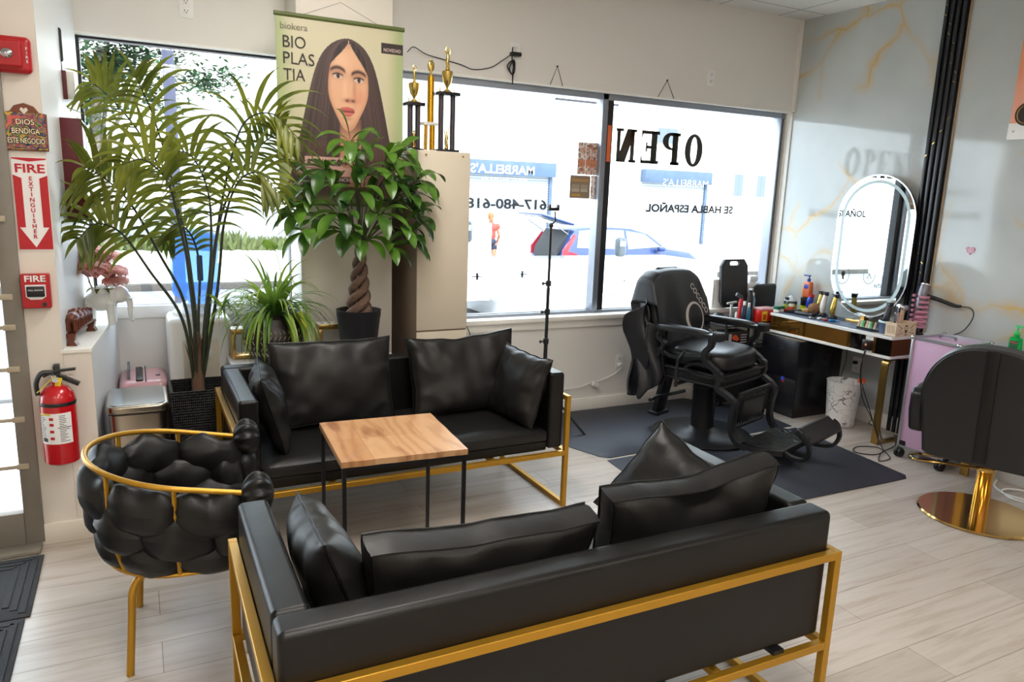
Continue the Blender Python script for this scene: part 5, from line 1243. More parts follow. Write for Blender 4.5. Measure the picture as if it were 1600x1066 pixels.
bn = thing('trash_bin', 'stainless steel step bin with flat lid beside the extinguisher wall', 'trash bin', (-.035, 3.80, 0))
b = MB()
for (w_, d_, z0, z1) in ((.245, .34, .02, .575),):
    b.prism([(x, y) for x, y in rrect(w_, d_, .05, 6)], z1-z0, T(0, 0, z0), True)
obj('bin_body', b, M_steel, bn, sharp=40)
b = MB(); b.prism(rrect(.252, .348, .05, 6), .02, T(0, 0, 0), True); obj('bin_base', b, M_black, bn)
b = MB(); b.prism(rrect(.262, .362, .05, 6), .035, T(0, 0, .582), True); o = obj('lid', b, M_steel, bn); bv = o.modifiers.new('b', 'BEVEL'); bv.width = .008; bv.segments = 3; bv.limit_method = 'ANGLE'
b = MB(); b.prism(rrect(.228, .325, .04, 6), .003, T(0, 0, .617), True); obj('lid_plate', b, mat('polished lid plate', rgb(190, 192, 190), .12, metal=1, bump=.05, bscale=12), o)
b = MB(); b.prism(rrect(.25, .345, .05, 6), .008, T(0, 0, .574), True); obj('gasket', b, M_black, bn)
b = MB(); b.box((0, -.20, .03), (.1, .08, .012), .004); obj('pedal', b, M_steel, bn)

# mop handle leaning at the planter
br_ = thing('broom', 'wooden broom handle with white grip leaning in the corner behind the planter', 'broom', (.38, 4.26, 0))
b = MB(); b.cyl((-.05, 0, .02), (.088, .015, .86), .012, 12); obj('handle', b, mat('pale brown wood', rgb(176, 132, 100), .5), br_)
b = MB(); b.cyl((.088, .015, .86), (.104, .018, .945), .0135, 12); obj('grip', b, M_whitep, br_)
b = MB(); b.box((-.05, 0, .045), (.09, .04, .07), .01); obj('head', b, M_black, br_)

# ledge : flower vase (elephant), row of wooden elephants
LZ = .8875
M_cer = mat('white glazed ceramic', rgb(232, 234, 230), .12, coat=.5)
def elephant(b, s, o=(0, 0, 0), rz=0, trunk_up=True):
    M0 = b.M; b.M = T(*o) @ rot(0, 0, rz) @ Matrix.Scale(s, 4)
    b.ell((0, 0, .62), (.40, .27, .27), seg=24, rings=16); b.ell((.18, 0, .66), (.24, .25, .25), seg=20, rings=14); b.ell((.46, 0, .80), (.22, .20, .23), seg=20, rings=14)
    for x, y in ((.24, .14), (.24, -.14), (-.24, .14), (-.24, -.14)): b.tube([(x, y, .6), (x*1.02, y, .3), (x*1.04, y, .05), (x*1.05, y, 0)], [.13, .10, .095, .105], 12)
    tr_ = [(.58, 0, .80), (.67, 0, .66), (.69, 0, .48), (.68, 0, .30), (.70, 0, .14), (.75, 0, .07)] if not trunk_up else [(.58, 0, .84), (.72, 0, .80), (.82, 0, .92), (.84, 0, 1.06), (.78, 0, 1.14)]
    b.tube(smooth_path(tr_, 5), [.10-.055*i/(5*(len(tr_)-1)) for i in range(5*(len(tr_)-1)+1)], 10)
    for s_ in (-1, 1): b.ell((.36, s_*.19, .80), (.13, .03, .19), R=rot(0, 0, s_*-30), seg=14, rings=10); b.tube([(.60, s_*.08, .74), (.74, s_*.10, .68), (.84, s_*.09, .74)], [.03, .022, .006], 8)
    b.tube([(-.39, 0, .68), (-.46, 0, .5), (-.44, 0, .36)], [.025, .018, .02], 6)
    b.M = M0
vs_ = thing('flower_vase', 'white ceramic elephant vase holding pink peonies on the window ledge', 'vase', (-.178, 4.28, LZ))
b = MB(); elephant(b, .195, (0, 0, 0), -8, False); b.lathe([(.035, .155), (.042, .185), (.046, .195), (.036, .195), (.028, .165)], seg=20); o = obj('elephant_vase', b, M_cer, vs_); remesh(o, .0045, 4)
M_petal = leaf_mat('pink petal', rgb(250, 196, 190), rgb(255, 236, 228), .6, .5); random.seed(4)
def peony(c, r):
    b = MB()
    for lay in range(5):
        nn = 5+lay*2
        for k in range(nn):
            a = 2*PI*k/nn+lay*.7+random.uniform(-.15, .15); el = 1.45-lay*.34; d = V(math.cos(a)*math.cos(el), math.sin(a)*math.cos(el), math.sin(el)); sd_ = V(-math.sin(a), math.cos(a), 0); up = sd_.cross(d)*-1
            p0 = V(*c)+d*r*.12; L = r*(.62+.13*lay); wd = r*(.75+.1*lay)
            def pf(u, v):
                w = math.sin(PI*(.12+.80*v))**.6*(u-.5)*wd; cup = (abs(u-.5)*2)**2*.28*wd; out = v*L
                return p0+d*out*(1-.15*v)+sd_*w+up*(cup+.30*L*math.sin(v*PI*.9))+up*.05*L*math.sin(u*14+k)*v
            b.grid(pf, 9, 7)
    return b
for i, (c, r) in enumerate((((-.04, -.04, .25), .10), ((.045, -.03, .235), .085), ((-.035, .0, .345), .07), ((.04, .02, .32), .065), ((-.05, .04, .31), .06), ((.075, -.05, .20), .06))):
    obj('peony', peony(c, r), M_petal, vs_)
b = MB()
for c in ((-.045, -.04, .23), (.045, -.02, .21), (-.03, 0, .31), (.045, .02, .28), (-.06, .04, .28), (.06, -.04, .19)): b.tube([(0, 0, .15), (c[0]*.6, c[1]*.6, .18), c], .003, 5)
for k in range(7): a = k*.9; blade(b, V(0, 0, .18), V(math.cos(a), math.sin(a), .5), V(0, 0, 1), .08, .03, 1.5, 5)
obj('stems', b, M_palm, vs_, sharp=180)
rowt = thing('elephant_carving', 'row of dark carved wooden elephants on a bridge stand on the window ledge', 'carving', (-.249, 3.93, LZ), -9.5)
b = MB(); P = smooth_path([(0, -.20, .05), (0, -.08, .06), (0, .08, .06), (0, .20, .05)], 6); b.bar(P, .036, .010)
for y in (-.18, .18): b.prism([(-.022, 0), (.022, 0), (.018, .012), (.012, .02), (.016, .036), (.02, .05), (-.02, .05), (-.016, .036), (-.012, .02), (-.018, .012)], .04, T(.0, y+.02, 0) @ rot(90, 0, 0))
obj('stand', b, M_wooddk, rowt)
for i, y in enumerate((-.15, -.06, .02, .09, .15)):
    b = MB(); elephant(b, .094-.010*i, (.0, y, .062), 90, False); o = obj('elephant', b, M_wooddk, rowt); remesh(o, .0026, 2)

# side wall of the recess : red cabinet, small red box, black paddle
def sidebox(name, lab, cat, y0, y1, z0, z1, x_, d, m, wh=None):
    b = MB(); b.b2(x_, x_+d, y0, y1, z0, z1, .004); return tag(obj(name, b, m), lab, cat)
hc_ = thing('wall_cabinet', 'maroon fronted narrow cabinet hanging on the recess side wall behind the palm', 'cabinet', (-.235, 4.14, 1.43))
b = MB(); b.b2(-.055, .045, -.12, .16, 0, .46, .004); obj('cabinet_body', b, M_whitep, hc_)
b = MB(); b.b2(-.055, .046, -.135, -.1205, 0, .46, .003); obj('front_panel', b, M_maroon, hc_)
sb = thing('wall_box', 'small dark red box with white side mounted above the maroon cabinet', 'box', (-.262, 4.22, 1.985))
b = MB(); b.b2(-.02, .05, -.06, .09, 0, .125, .004); obj('box_body', b, M_whitep, sb); b = MB(); b.b2(-.02, .018, -.07, -.0605, -.002, .127, .003); obj('front_panel', b, M_maroon, sb)
b = MB(); b.prism(rrect(.022, .15, .011, 6), .012, T(-.262, 4.17, 2.225) @ rot(90, 0, 0)); b.tube([(-.262, 4.164, 2.15), (-.26, 4.164, 2.09)], .003, 6); tag(obj('hand_paddle', b, M_black), 'long black handled tool hanging above the small red box', 'tool')

# ---------------------------------------------------------------- extinguisher wall
WY = 3.66
ex = thing('fire_extinguisher', 'red fire extinguisher with black handle hanging under the fire signs', 'fire extinguisher', (-.338, 3.575, .41))
b = MB(); b.lathe([(0, .002), (.055, 0), (.066, .008), (.0675, .015), (.0675, .28), (.062, .31), (.045, .335), (.022, .345), (.022, .36), (0, .36)], seg=36); obj('cylinder', b, M_red, ex)
b = MB(); b.lathe([(.0685, .262), (.0695, .264), (.0695, .276), (.0685, .278)], seg=36); obj('retaining_strap', b, M_black, ex)
b = MB(); b.cyl((0, 0, .355), (0, 0, .39), .017, 14); b.cyl((-.0, -.03, .372), (0, 0, .372), .012, 10); obj('valve', b, M_chrome, ex)
b = MB(); b.bar([(-.045, -.0, .385), (0, -.0, .405), (.075, -.01, .412)], .022, .009); b.bar([(0, 0, .382), (.03, -.005, .375), (.085, -.012, .345)], .024, .016); b.tube(smooth_path([(-.01, 0, .40), (-.05, -.01, .40), (-.07, -.02, .36), (-.068, -.02, .31)], 6), .0105, 8); obj('handle', b, M_black, ex)
b = MB(); b.box((.01, -.022, .36), (.022, .004, .04), .001, R=rot(0, 14, 0)); b.tube([(-.005, -.02, .385), (-.04, -.03, .35), (-.068, -.04, .325)], .002, 5); obj('yellow_tag', b, mat('yellow plastic tag', rgb(220, 200, 40), .4), ex)
b = MB(); b.grid(lambda u, v: V(.0682*math.cos(math.radians(-160+115*u)), .0682*math.sin(math.radians(-160+115*u)), .10+.135*v), 24, 2); lb = obj('paper_label', b, M_paper, ex)
b = MB()
def lab_rect(a0, a1, z0, z1): b.grid(lambda u, v: V(.0686*math.cos(math.radians(a0+(a1-a0)*u)), .0686*math.sin(math.radians(a0+(a1-a0)*u)), z0+(z1-z0)*v), 5, 2)
random.seed(2)
for k in range(16): z = .110+.0075*k; lab_rect(-156, -156+random.uniform(14, 26), z, z+.003); lab_rect(-86, -86+random.uniform(14, 32), z, z+.0025) if k != 8 else lab_rect(-92, -48, z, z+.003)
lab_rect(-150, -128, .112, .125); obj('label_print', b, M_print, lb)
b = MB()
for z in (.12, .15, .18, .205): lab_rect(-118, -104, z, z+.012)
obj('label_symbols', b, M_printr, lb)
b = MB(); lab_rect(-158, -112, .226, .234); obj('label_band', b, mat('label yellow', rgb(226, 206, 60), .5), lb)
b = MB(); b.b2(-.012, .012, .04, .084, .22, .42, .003); b.b2(-.06, .06, .066, .074, .25, .27); obj('wall_bracket', b, M_black, ex)

XT = rot(90, 0, 0)
fs_ = thing('fire_sign', 'tall red and white arrow sign pointing down at the extinguisher', 'sign', (-.372, WY-.0015, 1.51))
b = MB(); b.b2(-.062, .062, -.002, .001, -.19, .19); obj('sign_plate', b, M_printw, fs_)
b = MB()
for s_ in (-1, 1):
    b.prism([(s_*.060, .118), (s_*.031, .105), (s_*.031, -.095), (s_*.052, -.095), (.0, -.178), (0, -.186), (s_*.060, -.186)] if s_ > 0 else [(-.060, .118), (-.060, -.186), (0, -.186), (0, -.178), (-.052, -.095), (-.031, -.095), (-.031, .105)], .0012, T(0, -.002, 0) @ XT)
b.prism([(-.06, .187), (.06, .187), (.06, .182), (0, .172), (-.06, .182)], .0012, T(0, -.002, 0) @ XT)
obj('red_field', b, M_printr, fs_)
text('FIRE', .048, M_printr, fs_, T(0, -.003, .143) @ XT, .0005, 'lettering', width=.104, bold=.0012)
for i, ch in enumerate('EXTINGUISHER'): text(ch, .0235, M_printr, fs_, T(0, -.003, .103-.0215*i) @ XT, .0005, 'lettering', bold=.0006)
fa = thing('fire_alarm_station', 'red manual fire alarm pull station on the wall above the extinguisher', 'fire alarm', (-.385, WY, 1.152))
b = MB(); b.b2(-.052, .052, -.045, 0, -.072, .072, .006, 3); obj('housing', b, M_redm, fa, wn=True)
text('FIRE', .036, M_printw, fa, T(0, -.0462, .052) @ XT, .0006, 'lettering', width=.075, bold=.0008)
b = MB(); b.prism([(-.036, .028), (.036, .028), (.036, -.022), (.02, -.034), (-.02, -.034), (-.036, -.022)], .004, T(0, -.045, 0) @ XT); obj('white_surround', b, M_printw, fa)
b = MB(); b.b2(-.032, .032, -.058, -.048, -.022, .022, .004); b.cyl((.028, -.05, -.055), (.028, -.045, -.055), .009, 12); obj('pull_handle', b, M_black, fa)
text('PULL DOWN', .009, M_printw, fa, T(0, -.0587, .006) @ XT, .0004, 'lettering')
st = thing('fire_strobe', 'red wall strobe alarm with round clear lens at the top left corner', 'alarm', (-.392, WY, 2.092))
b = MB(); b.b2(-.085, .065, -.045, 0, -.07, .07, .02, 3); b.b2(-.06, .035, -.062, -.04, -.05, .055, .015, 3); obj('housing', b, M_redm, st, wn=True)
b = MB(); b.ell((-.015, -.062, .0), (.022, .012, .02)); obj('lens', b, M_chrome, st)
text('F\nI\nR\nE', .016, M_printw, st, T(.05, -.0462, .0) @ XT, .0005, 'lettering')
# painted plaque
def plaque(u, v):
    n1 = noise.noise(V(u*5, v*5, 2)); n2 = noise.noise(V(u*9+4, v*9, 7)); pal = ((40, 70, 120), (190, 50, 60), (30, 120, 110), (214, 110, 50), (120, 50, 110), (60, 120, 60), (206, 160, 60), (26, 34, 50))
    c = pal[int((n1+.7)*9+n2*3) % 8]; c = mixc(c, (20, 16, 20), .25 if abs(n2) < .05 else 0)
    if .08 < u < .42 and .70 < v < .9: c = (206, 92, 84) if (u*20 % 4 > 1 or v > .82) else (110, 50, 60)
    return c
pq = thing('wall_plaque', 'colourful painted wooden plaque above the red arrow sign', 'plaque', (-.372, WY, 1.815))
ol = [(-.075, -.09), (.075, -.09), (.077, .058), (.05, .062), (.034, .085), (0, .097), (-.034, .085), (-.05, .062), (-.077, .058)]
b = MB(); b.prism(ol, .012, T(0, -.001, 0) @ XT); o = obj('board', b, mat('worn brown wood edge', rgb(120, 66, 40), .6, var=.3, vscale=30), pq); bv = o.modifiers.new('b', 'BEVEL'); bv.width = .002
o = printed('painting', .142, .145, 90, 90, plaque, attr_mat('painted gloss', .3), pq); o.location = (0, -.0145, -.013)
b = MB(); b.prism([(0, -.012), (.014, .004), (.011, .013), (.004, .013), (0, .007), (-.004, .013), (-.011, .013), (-.014, .004)], .002, T(0, -.0145, .065) @ XT); obj('heart_cutout', b, M_wall, pq)
for s_, z, w in (('DIOS', .022, .062), ('BENDIGA', -.014, .095), ('ESTE NEGOCIO', -.052, .128)):
    text(s_, .030, M_print, pq, T(0, -.0165, z) @ XT, .0004, 'lettering', width=w+.004, bold=.0026); text(s_, .030, mat('cream letter paint', rgb(240, 228, 190), .4), pq, T(0, -.0175, z) @ XT, .0004, 'lettering', width=w, bold=.0003)
# door mats
M_dm = mat('dark grey ribbed door mat', rgb(46, 48, 52), .85, bump=.4, bscale=120)
def doormat(lab, x0, x1, y0, y1):
    t = thing('door_mat', lab, 'mat', ((x0+x1)/2, (y0+y1)/2, 0)); w, h = (x1-x0)/2, (y1-y0)/2
    b = MB(); b.b2(-w, w, -h, h, .001, .008, .003); obj('mat_base', b, M_dm, t)
    b = MB(); random.seed(9)
    for k in (0, 1, 2): s_ = .03+.03*k; b.bar([(w-s_, -h+s_, .009), (w-s_, h-s_, .009)], .022, .005); b.bar([(-w+s_, h-s_, .009), (w-s_, h-s_, .009)], .022, .005)
    for ix in range(int((2*w-.24)/.09)):
        for iy in range(int((2*h-.24)/.09)):
            b.box((-w+.14+ix*.09+.045*(iy % 2), -h+.13+iy*.09, .009), (.074, .044, .005), .002, 1, R=rot(0, 0, 35 if (ix+iy) % 2 else -35))
    obj('raised_pattern', b, M_dm, t)
doormat('dark patterned door mat directly inside the glass door', -1.55, -.435, 3.02, 3.54)
doormat('dark patterned door mat nearer the camera at the left edge', -1.55, -.45, 2.30, 3.01)
# ---------------------------------------------------------------- right wall : slats, mirror, desks
M_slat = mat('black fluted panel', rgb(30, 31, 36), .3)
b = MB(); b.b2(XR-.012, XR, 3.215, 3.385, 0, ZC)
for k in range(4): y = 3.238+k*.0415; b.b2(XR-.034, XR-.01, y-.012, y+.012, 0, ZC, .004)
sl = struct('trim_9', b, M_slat)
b = MB(); random.seed(1)
ys = [3.238+k*.0415 for k in range(4)]
def dash(y, z, up): b.box((XR-.0345, y, z), (.0015, .018, .004), R=rot(up*42, 0, 0))
for (zs, ze) in ((2.95, 2.45), (1.98, 2.22), (1.45, 1.05)):
    n_ = max(4, int(abs(ze-zs)/.055))
    for i in range(n_): t = i/(n_-1); z = zs+(ze-zs)*t; y = ys[3]-(ys[3]-ys[0])*t; yy = min(ys, key=lambda q: abs(q-y)); dash(yy, z, 1 if ze < zs else -1)
obj('gold_inlay', b, M_goldp, sl)
b = MB(); b.b2(XR-.014, XR, 3.208, 3.214, 0, ZC); struct('trim_10', b, mat('tan edge strip', rgb(170, 146, 116), .5))

mi = thing('vanity_mirror', 'pill shaped frameless mirror with frosted light ring leaning above the barber desk', 'mirror', (4.85, 3.665, .80))
def stad(hw, hh, n_=20): return arcpts(0, hh-hw, hw, 0, 180, n_)+arcpts(0, -(hh-hw), hw, 180, 360, n_)
MM = Matrix(((0, 0, -1, 0), (1, 0, 0, 0), (0, 1, 0, .53), (0, 0, 0, 1)))     # poly x -> Y, poly y -> Z, extrude toward -X
b = MB(); b.prism(stad(.325, .525), .005, T(-.001, 0, 0) @ MM); obj('mirror_glass', b, mat('mirror silver', rgb(226, 232, 232), .01, metal=1), mi)
b = MB(); b.ring(stad(.285, .485), stad(.262, .462), .0008, T(-.0062, 0, 0) @ MM); obj('light_ring', b, mat('frosted mirror band', rgb(196, 216, 220), .6), mi)
b = MB(); b.ring(stad(.325, .525), stad(.315, .515), .0008, T(-.0062, 0, 0) @ MM); obj('bevel_edge', b, mat('polished mirror bevel', rgb(240, 244, 244), .15, metal=.6), mi)
b = MB(); b.prism(stad(.30, .50), .05, T(.051, 0, 0) @ MM); obj('back_housing', b, M_blackm, mi)
b = MB(); b.b2(-.10, .04, -.10, .07, -.036, -.012, .002); obj('stand', b, M_goldb, mi)
b = MB(); b.b2(-.02, .03, -.03, .0, -.013, .02); obj('stand_block', b, M_goldb, mi)

dk = thing('wall_desk', 'white barber desk with brown mirrored drawer band and brass legs on the right wall', 'desk', (4.70, 3.68, 0))
X0, X1, Y0, Y1 = -.205, .214, -.53, .55
b = MB(); b.b2(X0, X1, Y0, Y1, .744, .765, .003); obj('desktop', b, M_desk, dk, wn=True)
b = MB(); b.b2(X0, X1, Y0, Y1, .610, .630, .003); obj('lower_board', b, M_desk, dk, wn=True)
M_brz = mat('bronze mirror panel', rgb(150, 106, 48), .06, metal=.85); M_dkg = mat('dark glossy panel', rgb(14, 12, 10), .05)
b = MB(); b.b2(X0+.012, X0+.022, -.20, Y1, .630, .744); obj('mirrored_front', b, M_brz, dk)
b = MB(); b.b2(X0+.012, X0+.022, -.325, -.20, .630, .744); obj('glossy_panel', b, M_dkg, dk)
b = MB(); b.b2(X0+.010, X0+.024, -.385, -.325, .630, .744); obj('white_divider', b, M_desk, dk)
b = MB(); b.b2(X0+.008, X0+.03, -.402, -.386, .630, .744); obj('brass_edge', b, M_goldb, dk)
b = MB(); b.b2(X0+.014, X0+.022, -.52, -.402, .630, .744); obj('glossy_panel', b, M_dkg, dk)
M_endp = mat('bronze end panel', rgb(120, 72, 44), .25, metal=.5)
for yy in (Y0+.006, Y1-.016): b = MB(); b.b2(X0+.02, X1, yy, yy+.01, .630, .744); obj('end_panel', b, M_endp, dk)
b = MB(); b.bar(smooth_path([(X0+.02, Y0+.04, 0), (X0+.02, Y0+.04, .3), (X0+.02, Y0+.04, .55), (X0+.045, Y0+.04, .597), (X0+.09, Y0+.04, .604), (.19, Y0+.04, .604)], 5), .05, .014, up=(1, 0, .01)); obj('brass_leg', b, M_goldb, dk, sharp=30)
b = MB(); b.bar([(X0+.02, Y0+.04, .007), (.18, Y0+.04, .007)], .05, .012); obj('foot_bar', b, M_goldb, dk)
b = MB(); b.b2(X0+.04, X1-.03, Y0+.19, Y1-.015, .7655, .769, .001); tag(obj('counter_mat', b, M_navy, None, (4.70, 3.68, 0)), 'thin navy blue mat lying on the white barber desk', 'mat')
DZ = .7655; DM = .7695
pc = thing('power_adapter', 'small dark power box with two cables hanging on the front edge of the desk', 'power box', (4.487, 3.325, .68))
b = MB(); b.b2(-.014, .018, -.034, .034, -.035, .035, .005); obj('box_body', b, mat('dark brown plastic', rgb(44, 26, 22), .3), pc)
b = MB(); b.box((-.0145, 0, .002), (.003, .014, .014), .001); obj('amber_lamp', b, mat('amber dot', rgb(236, 180, 120), .4), pc)
def cable(lab, pts, r=.0035, m=None, name='power_cable', n_=8):
    b = MB(); b.tube(smooth_path(pts, n_), r, 6); return tag(obj(name, b, m or M_rubber), lab, 'cable')
cable('black cable hanging from the desk adapter and coiled on the floor by the brass leg', [(4.475, 3.33, .65), (4.472, 3.33, .45), (4.49, 3.25, .25), (4.50, 3.15, .04), (4.42, 3.05, .006), (4.28, 3.03, .006), (4.22, 3.12, .006), (4.33, 3.18, .006), (4.44, 3.10, .010), (4.34, 2.94, .006), (4.22, 2.93, .006), (4.36, 3.02, .012), (4.50, 3.06, .01), (4.62, 3.1, .006)])
cable('black cable running from the desk adapter down behind the white waste basket', [(4.478, 3.32, .65), (4.47, 3.34, .5), (4.56, 3.36, .28), (4.74, 3.40, .10), (4.86, 3.50, .02), (4.82, 3.38, .008), (4.70, 3.28, .008), (4.62, 3.20, .008)])
cable('thin cable hanging under the desk between the black cabinet and the outlet', [(4.90, 3.81, .60), (4.89, 3.79, .45), (4.87, 3.80, .30), (4.88, 3.79, .12), (4.86, 3.78, .01)], .003)
random.seed(8)
cable('tangle of thin dark cables on the floor behind the brass desk leg', [(4.86+random.uniform(-.1, .03), 3.13+random.uniform(-.12, .12), .004+random.uniform(0, .08)) for _ in range(26)], .003, None, 'cable_tangle', 5)
cable('white cable loops on the floor beside the salon chair base', [(4.62, 2.42, .006), (4.50, 2.36, .006), (4.40, 2.20, .006), (4.48, 2.10, .006), (4.60, 2.2, .008), (4.52, 2.30, .01), (4.42, 2.26, .012), (4.5, 2.08, .006), (4.7, 2.05, .006)], .006, M_whitep)
def outlet(lab, loc, axis, plug=None):
    t = thing('wall_outlet', lab, 'outlet', loc, 0 if axis == 'y' else -90)
    b = MB(); b.b2(-.037, .037, -.006, .001, -.06, .06, .003); obj('cover_plate', b, M_whitep, t)
    for z in (-.025, .025):
        b = MB(); b.box((0, -.007, z), (.034, .003, .03), .001); so = obj('socket', b, M_whitep, t)
        b = MB(); b.b2(-.009, -.006, -.0095, -.008, z-.002, z+.008); b.b2(.006, .009, -.0095, -.008, z-.002, z+.008); b.cyl((0, -.0095, z-.008), (0, -.008, z-.008), .003, 8); obj('slots', b, M_print, so)
    if plug:
        for z in plug: b = MB(); b.box((0, -.022, z), (.03, .03, .024), .005); obj('plug', b, M_black if axis == 'x' else M_whitep, t)
    return t
outlet('white wall outlet under the desk with a black plug, behind the waste basket', (XR-.0005, 3.71, .42), 'x', (.02,))
outlet('white wall outlet low under the right window with a white plug in it', (3.32, YW-.0005, .365), 'y', (-.02,))
outlet('white wall outlet above the right window near its right hanging hook', (4.005, YW-.0005, 2.546), 'y')
outlet('white wall outlet above the left window at the top edge of the picture', (.316, YW-.0005, 2.555), 'y')
ou = outlet('wall outlet above the big window with a black adapter and bundled cord', (2.315, YW-.0005, 2.545), 'y')
b = MB(); b.box((-.005, -.028, -.018), (.075, .04, .026), .006); obj('black_adapter', b, M_black, ou)
cable('black cord running along the wall above the window from the adapter to the trophies', [(2.28, 4.575, 2.525), (2.22, 4.597, 2.48), (2.14, 4.60, 2.43), (2.02, 4.60, 2.405), (1.93, 4.60, 2.425), (1.80, 4.60, 2.445), (1.68, 4.58, 2.46), (1.60, 4.57, 2.49), (1.555, 4.56, 2.455)], .0028)
cable('bundled black cord hanging from the adapter above the big window', [(2.29, 4.585, 2.57), (2.285, 4.58, 2.50), (2.30, 4.585, 2.45), (2.29, 4.58, 2.40), (2.27, 4.585, 2.44), (2.30, 4.58, 2.49), (2.31, 4.585, 2.43), (2.29, 4.58, 2.40), (2.255, 4.585, 2.45), (2.30, 4.585, 2.49), (2.305, 4.60, 2.42), (2.305, 4.60, 2.34)], .0045)
cable('white extension cord drooping from the low outlet to a small white connector', [(3.32, 4.575, .34), (3.335, 4.58, .325), (3.27, 4.59, .27), (3.13, 4.59, .225), (3.05, 4.592, .215), (2.95, 4.592, .19), (2.80, 4.592, .19), (2.5, 4.592, .19)], .005, M_whitep)
b = MB(); b.box((3.09, 4.575, .205), (.05, .03, .035), .006, R=rot(0, 25, 0)); tag(obj('cord_connector', b, M_whitep), 'small white cord connector on the wall under the big window', 'connector')
cable('short black cord curving out beside the cream cabinet under the window', [(1.80, 4.55, .755), (1.86, 4.54, .77), (1.94, 4.54, .76), (2.0, 4.545, .70), (2.02, 4.55, .6), (2.02, 4.55, .3)], .003)
for (x, lab, dx) in ((2.645, 'thin dark hanging cord forming a triangle over the left pane', .05), (3.59, 'thin dark hanging cord forming a triangle over the right pane', .075)):
    b = MB(); b.tube([(x-dx, 4.603, 2.366), (x, 4.600, 2.49), (x+dx, 4.603, 2.366)], .0025, 5); b.cyl((x, 4.607, 2.49), (x, 4.595, 2.49), .005, 8); tag(obj('hanging_hook', b, M_alu_dark), lab, 'hook')

# objects on and around the barber desk
def clipper(lab, x, y, m, mh, rz=0, h=.155, z=DM):
    t = thing('hair_clipper', lab, 'clipper', (x, y, z), rz)
    b = MB(); b.lathe([(0, 0), (.034, 0), (.036, .01), (.028, .026), (0, .026)], seg=18); obj('charging_base', b, M_black, t)
    b = MB(); P = [(.0, 0, .02), (-.004, 0, .06), (0, 0, .10), (.010, 0, h)]; b.tube(smooth_path(P, 4), [.016+.006*math.sin(PI*i/12) for i in range(13)], 12); obj('clipper_body', b, m, t)
    b = MB(); b.box((.012, 0, h+.008), (.034, .040, .024), .006, R=rot(0, 15, 0)); b.b2(-.012, .028, -.019, .019, h+.018, h+.024); obj('blade_head', b, mh, t)
    return t
M_cg = mat('brushed gold clipper body', rgb(206, 180, 96), .25, metal=.9); M_blu = mat('royal blue plastic', rgb(36, 70, 190), .3)
t = clipper('blue and red hair clipper standing at the wall end of the desk', 4.82, 4.14, M_blu, M_redm, -30, .12)
clipper('pale gold hair clipper standing between the blue clipper and the white one', 4.84, 4.06, M_cg, M_black, -25)
clipper('white and silver hair clipper standing in the middle of the desk row', 4.76, 3.955, mat('pearl white clipper', rgb(226, 222, 216), .25), M_black, -20, .165)
clipper('bright gold hair clipper standing right in front of the mirror edge', 4.73, 3.835, M_cg, M_black, -20, .165)
clipper('black hair clipper standing in the blue pot', 4.60, 3.285, mat('dark clipper', rgb(34, 32, 48), .3), M_black, -15, .16, DZ+.03)
sb_ = thing('shaver', 'silver electric shaver standing behind the blue pot', 'shaver', (4.70, 3.26, DZ), -20)
b = MB(); b.tube([(0, 0, 0), (0, 0, .07), (.003, 0, .13), (.008, 0, .165)], [.024, .022, .026, .03], 14); obj('shaver_body', b, mat('dark silver body', rgb(100, 100, 106), .2, metal=.9), sb_)
b = MB(); b.ell((.01, 0, .18), (.034, .036, .022), pw=.6); obj('shaver_head', b, M_chrome, sb_)
fb = thing('neck_brush', 'round brown bristled neck brush lying on the desk', 'brush', (4.74, 4.02, DM+.03), 10)
b = MB(); b.ell((0, 0, .018), (.05, .05, .046), seg=22, rings=14); obj('bristles', b, mat('brown bristle', rgb(130, 92, 62), .9, bump=.8, bscale=80, stretch=(1, 1, .2)), fb)
b = MB(); b.cyl((-.03, .035, 0), (-.06, .07, -.005), .02, 14); obj('collar', b, mat('tan collar', rgb(196, 160, 100), .5), fb)
b = MB(); b.tube([(-.06, .07, -.005), (-.10, .115, -.012), (-.135, .155, -.015)], [.011, .014, .010], 10); obj('handle', b, M_black, fb)
b = MB(); b.box((4.635, 4.02, DM+.013), (.055, .15, .025), .010, 3, R=rot(0, 0, 8)); b.box((4.635, 3.935, DM+.016), (.05, .03, .03), .006); tag(obj('hair_trimmer', b, M_black), 'flat black trimmer lying on the desk below the neck brush', 'trimmer')
b = MB(); b.box((4.655, 4.215, DM+.013), (.09, .075, .025), .008, R=rot(0, 0, 20)); tag(obj('small_pouch', b, M_redm), 'small dark red pouch lying at the window end of the desk', 'pouch')
for (x, y, m, lab, a) in ((4.585, 3.775, M_redm, 'small red guard clip lying on the navy mat', 30), (4.61, 3.735, mat('bright blue plastic', rgb(40, 140, 210), .4), 'small bright blue comb lying on the navy mat', -20), (4.60, 3.84, M_whitep, 'small white blade guard lying on the navy mat', 10), (4.56, 3.90, M_chrome, 'pair of small metal scissors lying on the navy mat', 60)):
    b = MB(); b.box((x, y, DM+.008), (.05, .022, .014), .005, R=rot(0, 0, a)); b.box((x+.02, y-.02, DM+.006), (.012, .045, .006), .002, R=rot(0, 0, a+40)); tag(obj('desk_tool', b, m), lab, 'tool')
